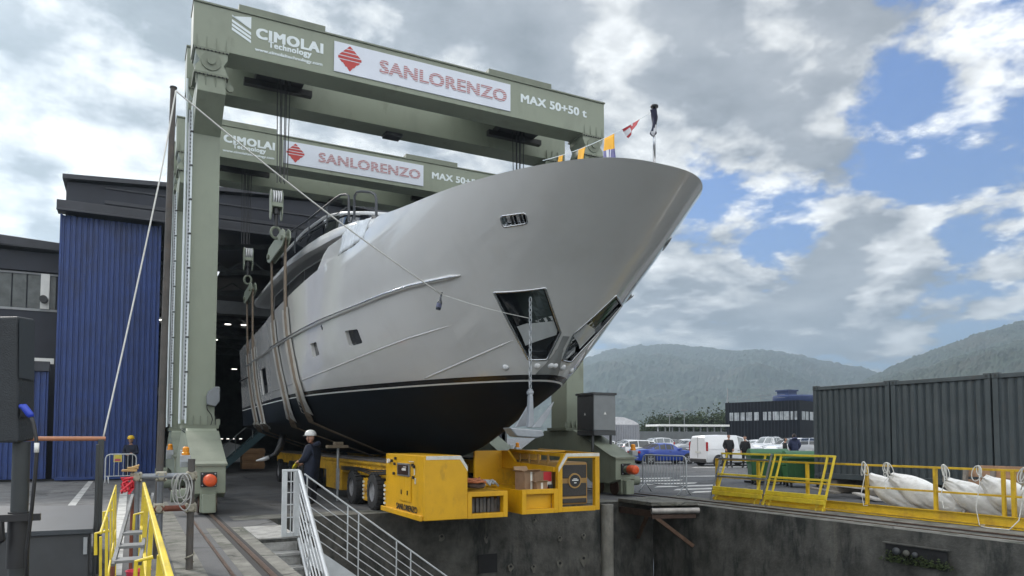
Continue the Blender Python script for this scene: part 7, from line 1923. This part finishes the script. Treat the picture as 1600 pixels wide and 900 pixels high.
# stations: x from tail (0) to nose (1): (x, belt z, roof z or None, half width factor)
KINDS = {
 'estate': dict(L=4.6, W=1.82, H=1.50, st=[(0, .78, None, .86), (.02, .95, None, .93), (.05, .98, 1.22, .97), (.13, .97, 1.46, .99), (.30, .95, 1.50, 1), (.50, .93, 1.48, 1), (.60, .92, 1.40, 1), (.735, .92, None, 1), (.86, .86, None, .98), (.95, .76, None, .93), (1, .62, None, .80)]),
 'hatch': dict(L=4.1, W=1.76, H=1.48, st=[(0, .75, None, .86), (.02, .95, None, .93), (.06, .99, 1.25, .97), (.16, .97, 1.45, .99), (.36, .95, 1.48, 1), (.55, .93, 1.44, 1), (.63, .92, 1.34, 1), (.77, .93, None, 1), (.88, .86, None, .98), (.96, .76, None, .93), (1, .60, None, .80)]),
 'saloon': dict(L=4.6, W=1.80, H=1.42, st=[(0, .74, None, .86), (.02, .92, None, .93), (.13, .96, None, .97), (.16, .96, 1.02, .98), (.29, .95, 1.38, 1), (.42, .93, 1.42, 1), (.54, .92, 1.39, 1), (.60, .91, 1.30, 1), (.73, .92, None, 1), (.86, .84, None, .98), (.95, .74, None, .93), (1, .58, None, .80)]),
 'suv': dict(L=4.5, W=1.86, H=1.66, st=[(0, .85, None, .88), (.02, 1.05, None, .94), (.05, 1.10, 1.40, .97), (.13, 1.09, 1.62, .99), (.32, 1.07, 1.66, 1), (.52, 1.05, 1.62, 1), (.60, 1.04, 1.50, 1), (.73, 1.05, None, 1), (.86, 1.00, None, .99), (.95, .92, None, .95), (1, .70, None, .84)]),
 'pickup': dict(L=5.1, W=1.86, H=1.78, st=[(0, 1.05, None, .95), (.02, 1.10, None, .97), (.30, 1.10, None, 1), (.335, 1.12, 1.60, 1), (.40, 1.12, 1.76, 1), (.52, 1.10, 1.78, 1), (.60, 1.10, 1.68, 1), (.70, 1.10, None, 1), (.86, 1.06, None, .99), (.96, .98, None, .96), (1, .74, None, .88)]),
 'convertible': dict(L=4.4, W=1.80, H=1.36, st=[(0, .72, None, .86), (.02, .90, None, .93), (.14, .94, None, .97), (.24, .95, 1.06, .99), (.34, .93, 1.30, 1), (.44, .91, 1.35, 1), (.53, .90, 1.32, 1), (.57, .90, 1.26, 1), (.70, .90, None, 1), (.85, .82, None, .98), (.95, .72, None, .92), (1, .56, None, .78)]),
 'van': dict(L=4.45, W=1.85, H=1.84, st=[(0, 1.0, 1.70, .95), (.012, 1.04, 1.80, .985), (.05, 1.06, 1.83, .99), (.30, 1.06, 1.86, 1), (.52, 1.06, 1.84, 1), (.62, 1.05, 1.74, 1), (.68, 1.05, 1.60, 1), (.80, 1.06, None, 1), (.90, .98, None, .98), (.965, .86, None, .94), (1, .66, None, .84)]),
}
def car(kind, paint, u, v, heading_deg, label, soft_top=None, pale=False, group='cars in the car park'):
    """heading_deg: nose direction, measured from the picture's right (0) turning away from the camera (90)"""
    K = KINDS[kind]; L, W = K['L'], K['W']; st = K['st']; P = PAINT[paint]
    g = atz(u, v); a = R(heading_deg) - YAW
    r = empty('parked_car' if kind != 'van' else 'parked_van', (g.x, g.y, 0), label, 'van' if kind == 'van' else ('pickup' if kind == 'pickup' else 'car'), group, a)
    def q(mb, name, m, par=None, smooth=False, bevel=0):
        me = bpy.data.meshes.new(name); me.from_pydata([tuple(p) for p in mb.v], [], mb.f); me.materials.append(m)
        o = bpy.data.objects.new(name, me); COL.objects.link(o); o.parent = par or r
        if smooth: me.polygons.foreach_set('use_smooth', [True] * len(me.polygons)); me.set_sharp_from_angle(angle=R(smooth))
        if bevel: b = o.modifiers.new('b', 'BEVEL'); b.width = bevel; b.segments = 2; b.limit_method = 'ANGLE'
        return o
    hw = W / 2; rings = []; zs = .24
    for (x, zb, zr, wf) in st:
        X_ = (x - .5) * L; w = hw * wf; z0 = zs + (.10 if x in (0, 1) else 0)
        if zr is None: rw, zt = w * .90, zb + .035
        else: rw, zt = w * (.97 - .30 * (zr - zb) / .6 * .62), zr
        half = [(w * .90, z0), (w * .985, z0 + .16), (w, (z0 + zb) / 2 + .06), (w * .975, zb), (rw, zt - (.0 if zr is None else .03)), (rw * .88, zt + (.0 if zr is None else .012)), (0, zt + .03)]
        rings.append([Vector((X_, -y, z)) for y, z in half] + [Vector((X_, y, z)) for y, z in half[::-1][1:]])
    n = len(rings[0]); mb = MB(); vs = [p for rg in rings for p in rg]; fs = []; glass = []
    for i in range(len(rings) - 1):
        za, zb_ = st[i][2], st[i + 1][2]; f0, f1 = st[i][0], st[i + 1][0]
        for j in range(n - 1):
            f = (i * n + j, i * n + j + 1, (i + 1) * n + j + 1, (i + 1) * n + j); fs.append(f)
            side = j in (3, n - 2 - 3); top_ = 4 <= j <= n - 6
            if (za or zb_):
                gl = False
                if side and za and zb_:
                    gl = (kind != 'van') or f0 > .5
                if top_ and ((za is None) != (zb_ is None) or (za and zb_ and abs(za - zb_) > .10 and not (kind == 'van' and f0 < .3))): gl = True
                if kind == 'van' and top_ and za and zb_ and f0 >= .52: gl = True
                if gl: glass.append([rings[i][j], rings[i][j + 1], rings[i + 1][j + 1], rings[i + 1][j]])
    fs += [tuple(range(n - 1, -1, -1)), tuple((len(rings) - 1) * n + k for k in range(n)) ]
    fs += [(i * n, (i + 1) * n, (i + 1) * n + n - 1, i * n + n - 1) for i in range(len(rings) - 1)]
    mb.add(vs, fs); body = q(mb, 'body', P, smooth=28)
    for k, gq in enumerate(glass):
        c = sum(gq, Vector()) / 4; nn = (gq[2] - gq[0]).cross(gq[3] - gq[1]); 
        if nn.length < 1e-6: continue
        nn.normalize(); 
        if nn.dot(c - Vector((0, 0, .9))) < 0: nn = -nn
        pts = [p + (c - p).normalized() * min(.045, (c - p).length * .3) + nn * .007 for p in gq]
        is_soft = soft_top and c.x < L * .02 and abs(nn.y) < .5
        q(MB().add(pts, [(0, 1, 2, 3)]), 'window', soft_top if is_soft else (M_cglass2 if pale else M_cglass))
    if kind == 'van':
        q(MB().box(-L / 2 - .012, -L / 2 - .004, -.01, .01, .5, 1.75), 'door_seam', M_ctrim)
        q(MB().box(-L / 2 + .05, L * .12, -hw - .006, -hw + .01, 1.02, 1.05), 'side_moulding', P)
    x_wh = (-.5 + .185) * L, (-.5 + .80) * L
    for xw in x_wh:
        for s in (-1, 1):
            y = s * (hw - .10); R_ = .335 if kind in ('suv', 'pickup') else .315
            q(MB().lathe([(R_ + .055, 0), (R_ + .055, .012)], (xw, s * (hw - .0), R_ + .02), (0, s, 0), 22), 'wheel_arch', M_ctrim, body)
            w = q(MB().lathe([(R_ * .66, -.10), (R_ * .93, -.10), (R_, -.06), (R_, .07), (R_ * .93, .11), (R_ * .66, .115)], (xw, y, R_), (0, s, 0), 22, caps=False), 'wheel', M_tyre, smooth=40)
            m = MB().lathe([(R_ * .67, .10), (R_ * .62, .07), (.05, .085)], (xw, y, R_), (0, s, 0), 20)
            q(m, 'rim', M_ctrim, w)
            m = MB()
            for k in range(5):
                t = 2 * math.pi * k / 5 + .3; dd = Vector((math.cos(t), 0, math.sin(t))); c = Vector((xw, y + s * .105, R_)); m.obox(c + dd * R_ * .34, dd * R_ * .31, Vector((-math.sin(t), 0, math.cos(t))) * .035, Vector((0, .012, 0)))
            m.lathe([(.05, 0), (.045, .025)], (xw, y + s * .10, R_), (0, s, 0), 10).lathe([(R_ * .66, .085), (R_ * .66, .118), (R_ * .60, .118)], (xw, y, R_), (0, s, 0), 22, caps=False)
            q(m, 'spokes', M_alloy, w)
    zb0 = st[1][1]; xt = -L / 2
    for s in (-1, 1):
        if kind == 'van': q(MB().box(xt - .01, xt + .10, s * hw * .90, s * (hw + .004), .92, 1.45), 'tail_lamp', M_tail, bevel=.02)
        elif kind in ('estate', 'suv'): q(MB().box(xt + .02, xt + .22, s * hw * .72, s * (hw * .965), zb0 - .18, zb0 + .10), 'tail_lamp', M_tail, bevel=.03)
        else: q(MB().box(xt - .012, xt + .14, s * hw * .56, s * hw * .95, zb0 - .20, zb0 - .05), 'tail_lamp', M_tail, bevel=.03)
        zf = st[-2][1]; q(MB().box(L / 2 - .34, L / 2 - .10, s * hw * .58, s * hw * .93, zf - .14, zf + .00), 'headlight', M_head, bevel=.04)
        xm = (.66 - .5) * L; q(MB().box(xm - .06, xm + .10, s * (hw - .02), s * (hw + .16), st[5][1] + .0, st[5][1] + .14), 'mirror', P, bevel=.03)
        q(MB().box(xm - .75, xm - .60, s * (hw - .01), s * (hw + .012), st[5][1] - .13, st[5][1] - .10), 'door_handle', M_ctrim)
    q(MB().box(xt - .02, xt + .05, -.26, .26, .60 if kind != 'van' else .78, .72 if kind != 'van' else .90), 'number_plate', M_plate)
    q(MB().box(xt - .035, xt + .12, -hw * .88, hw * .88, .26, .46), 'bumper', M_ctrim if kind in ('van', 'suv', 'estate') else P, bevel=.04)
    q(MB().box(L / 2 - .12, L / 2 + .03, -hw * .80, hw * .80, .28, .44), 'bumper', M_ctrim, bevel=.04)
    q(MB().box(L / 2 - .05, L / 2 + .012, -hw * .45, hw * .45, .46, .60), 'grille', M_ctrim, bevel=.02)
    q(MB().box(-L / 2 + .2, L / 2 - .2, -hw * .8, hw * .8, .16, .26), 'underbody', M_ctrim)
    return r
car('estate', 'white', 1008, 717.5, 14, 'white estate car with red tail lamp, directly behind the blue convertible')
car('convertible', 'blue', 1037, 724.5, 16, 'bright blue convertible with black soft top, left of the white van', soft_top=mat('soft_top', (.02, .02, .024), .85, var=.2))
car('van', 'white', 1139, 727.5, 20, 'white panel van seen from its rear corner, right of the blue convertible', pale=True)
car('pickup', 'white', 1203, 712, 218, 'white pickup truck facing the camera behind the two standing people', pale=True)
car('suv', 'white', 1234, 714.5, 205, 'white off-road car with dark grille facing left, behind the right-hand pair of people')
car('suv', 'silver', 1270, 715, 60, 'silver crossover with red tail lamps at the corner of the dark container')
car('hatch', 'silver', 1078, 707, 200, 'silver hatchback with pale windscreen between convertible and van')
car('saloon', 'black', 1098, 712, 200, 'black saloon whose bonnet shows just left of the white van')
car('estate', 'grey', 1050, 705, 22, 'dark grey estate car in the second row above the blue convertible')
car('hatch', 'white', 1068, 703.5, 200, 'white hatchback in the second row above the blue convertible')
car('saloon', 'silver', 950, 706, 14, 'silver saloon at the far left of the car park beside the grey cabinet')
car('hatch', 'black', 966, 703, 14, 'black hatchback second from the left end of the car park')
car('saloon', 'white', 940, 713, 190, 'white saloon partly hidden by the right crane leg')
for c, k, u, v, hd, lb in (('silver', 'hatch', 990, 709, 16, 'silver hatchback just behind the white estate car, left of the convertible'), ('white', 'suv', 1022, 706.5, 198, 'white off-road car behind the roof of the blue convertible'), ('black', 'hatch', 1086, 704.5, 196, 'black hatchback directly left of the roof of the white van'),
        ('silver', 'saloon', 1030, 702, 18, 'silver saloon in the second row left of the dark grey estate car'), ('white', 'hatch', 975, 700.5, 16, 'white hatchback beyond the grey cabinet, second row'), ('grey', 'suv', 1012, 701, 20, 'grey off-road car in the second row above the white estate car'), ('white', 'saloon', 1180, 705, 204, 'white saloon glimpsed between the van and the pickup truck'), ('silver', 'estate', 1255, 706, 200, 'silver estate car behind the person in the blue jacket')):
    car(k, c, u, v, hd, lb, pale=(c == 'white'))
rows = [(985, 698.5, 'grey', 'saloon', 'grey saloon at the left end of the third row'), (1008, 698, 'white', 'hatch', 'white hatchback second in the third row'), (1030, 698, 'silver', 'suv', 'silver off-road car third in the third row'), (1052, 697.5, 'black', 'saloon', 'black saloon fourth in the third row'), (1074, 698, 'white', 'suv', 'white off-road car fifth in the third row'), (1094, 697.8, 'darkblue', 'hatch', 'dark blue hatchback at the right end of the third row'),
        (952, 695, 'white', 'estate', 'white estate car far left in the back row'), (972, 694.5, 'red', 'hatch', 'small red hatchback in the back row'), (998, 694.4, 'silver', 'saloon', 'silver saloon in the back row near the light grey shed'), (1024, 694.2, 'white', 'saloon', 'white saloon in the middle of the back row'), (1048, 694, 'grey', 'suv', 'grey off-road car in the back row below the canopy'), (1070, 694, 'silver', 'hatch', 'silver hatchback at the right end of the back row')]
for i, (u, v, c, k, lb) in enumerate(rows): car(k, c, u, v, (16 if i % 3 else 196) + (i % 2) * 4, lb, pale=(i % 4 == 1))
# people standing by the cars
stand = dict(ell=(.26, -.02, 1.13), wrl=(.18, -.14, .93), elr=(-.26, -.02, 1.13), wrr=(-.18, -.14, .93))
pock = dict(ell=(.27, .03, 1.14), wrl=(.20, -.10, .97), elr=(-.27, .03, 1.14), wrr=(-.20, -.10, .97))
tocam = lambda p: (Vector((-p.x, -p.y, 0))).normalized()
GP = 'people standing in the car park'
p = atz(1139, 731); person(p, (tocam(p) + RT * .4).normalized(), 'person in black jacket standing in front of the white van, left of the pair', pock, M_blkj, None, GP, scale=1.08, bulk=1.1, coat_len=.05)
p = atz(1165, 731.5); person(p, (tocam(p) - RT * .5).normalized(), 'person in black coat at the nose of the van, right of the pair', stand, M_blkj, None, GP, scale=1.03, bulk=1.08, coat_len=.12)
p = atz(1227, 731); person(p, (RT * 1.0 + tocam(p) * .2).normalized(), 'shorter person in black seen from the side near the dark container', stand, M_blkj, None, GP, scale=.97, bulk=1.08, coat_len=.1)
p = atz(1242, 731); person(p, (-tocam(p) - RT * .2).normalized(), 'tall person in blue jacket seen from behind, nearest the dark container', pock, M_blujk, None, GP, scale=1.1, bulk=1.25, coat_len=.05, hood=True)
# ------------------------------------------------------------------ haze: one box of even, thin air round everything
M_hz = bpy.data.materials.new('haze_air'); M_hz.use_nodes = True
ht = M_hz.node_tree; ht.nodes.clear()
hv = ht.nodes.new('ShaderNodeVolumePrincipled'); hv.inputs['Color'].default_value = (0.66, 0.84, 1.0, 1); hv.inputs['Density'].default_value = 0.00032
hv.inputs['Anisotropy'].default_value = 0.5
ho = ht.nodes.new('ShaderNodeOutputMaterial'); ht.links.new(hv.outputs[0], ho.inputs['Volume'])
tag(MB().box(-2500, 4200, -1500, 4200, -8, 620).build('haze', M_hz), kind='stuff')
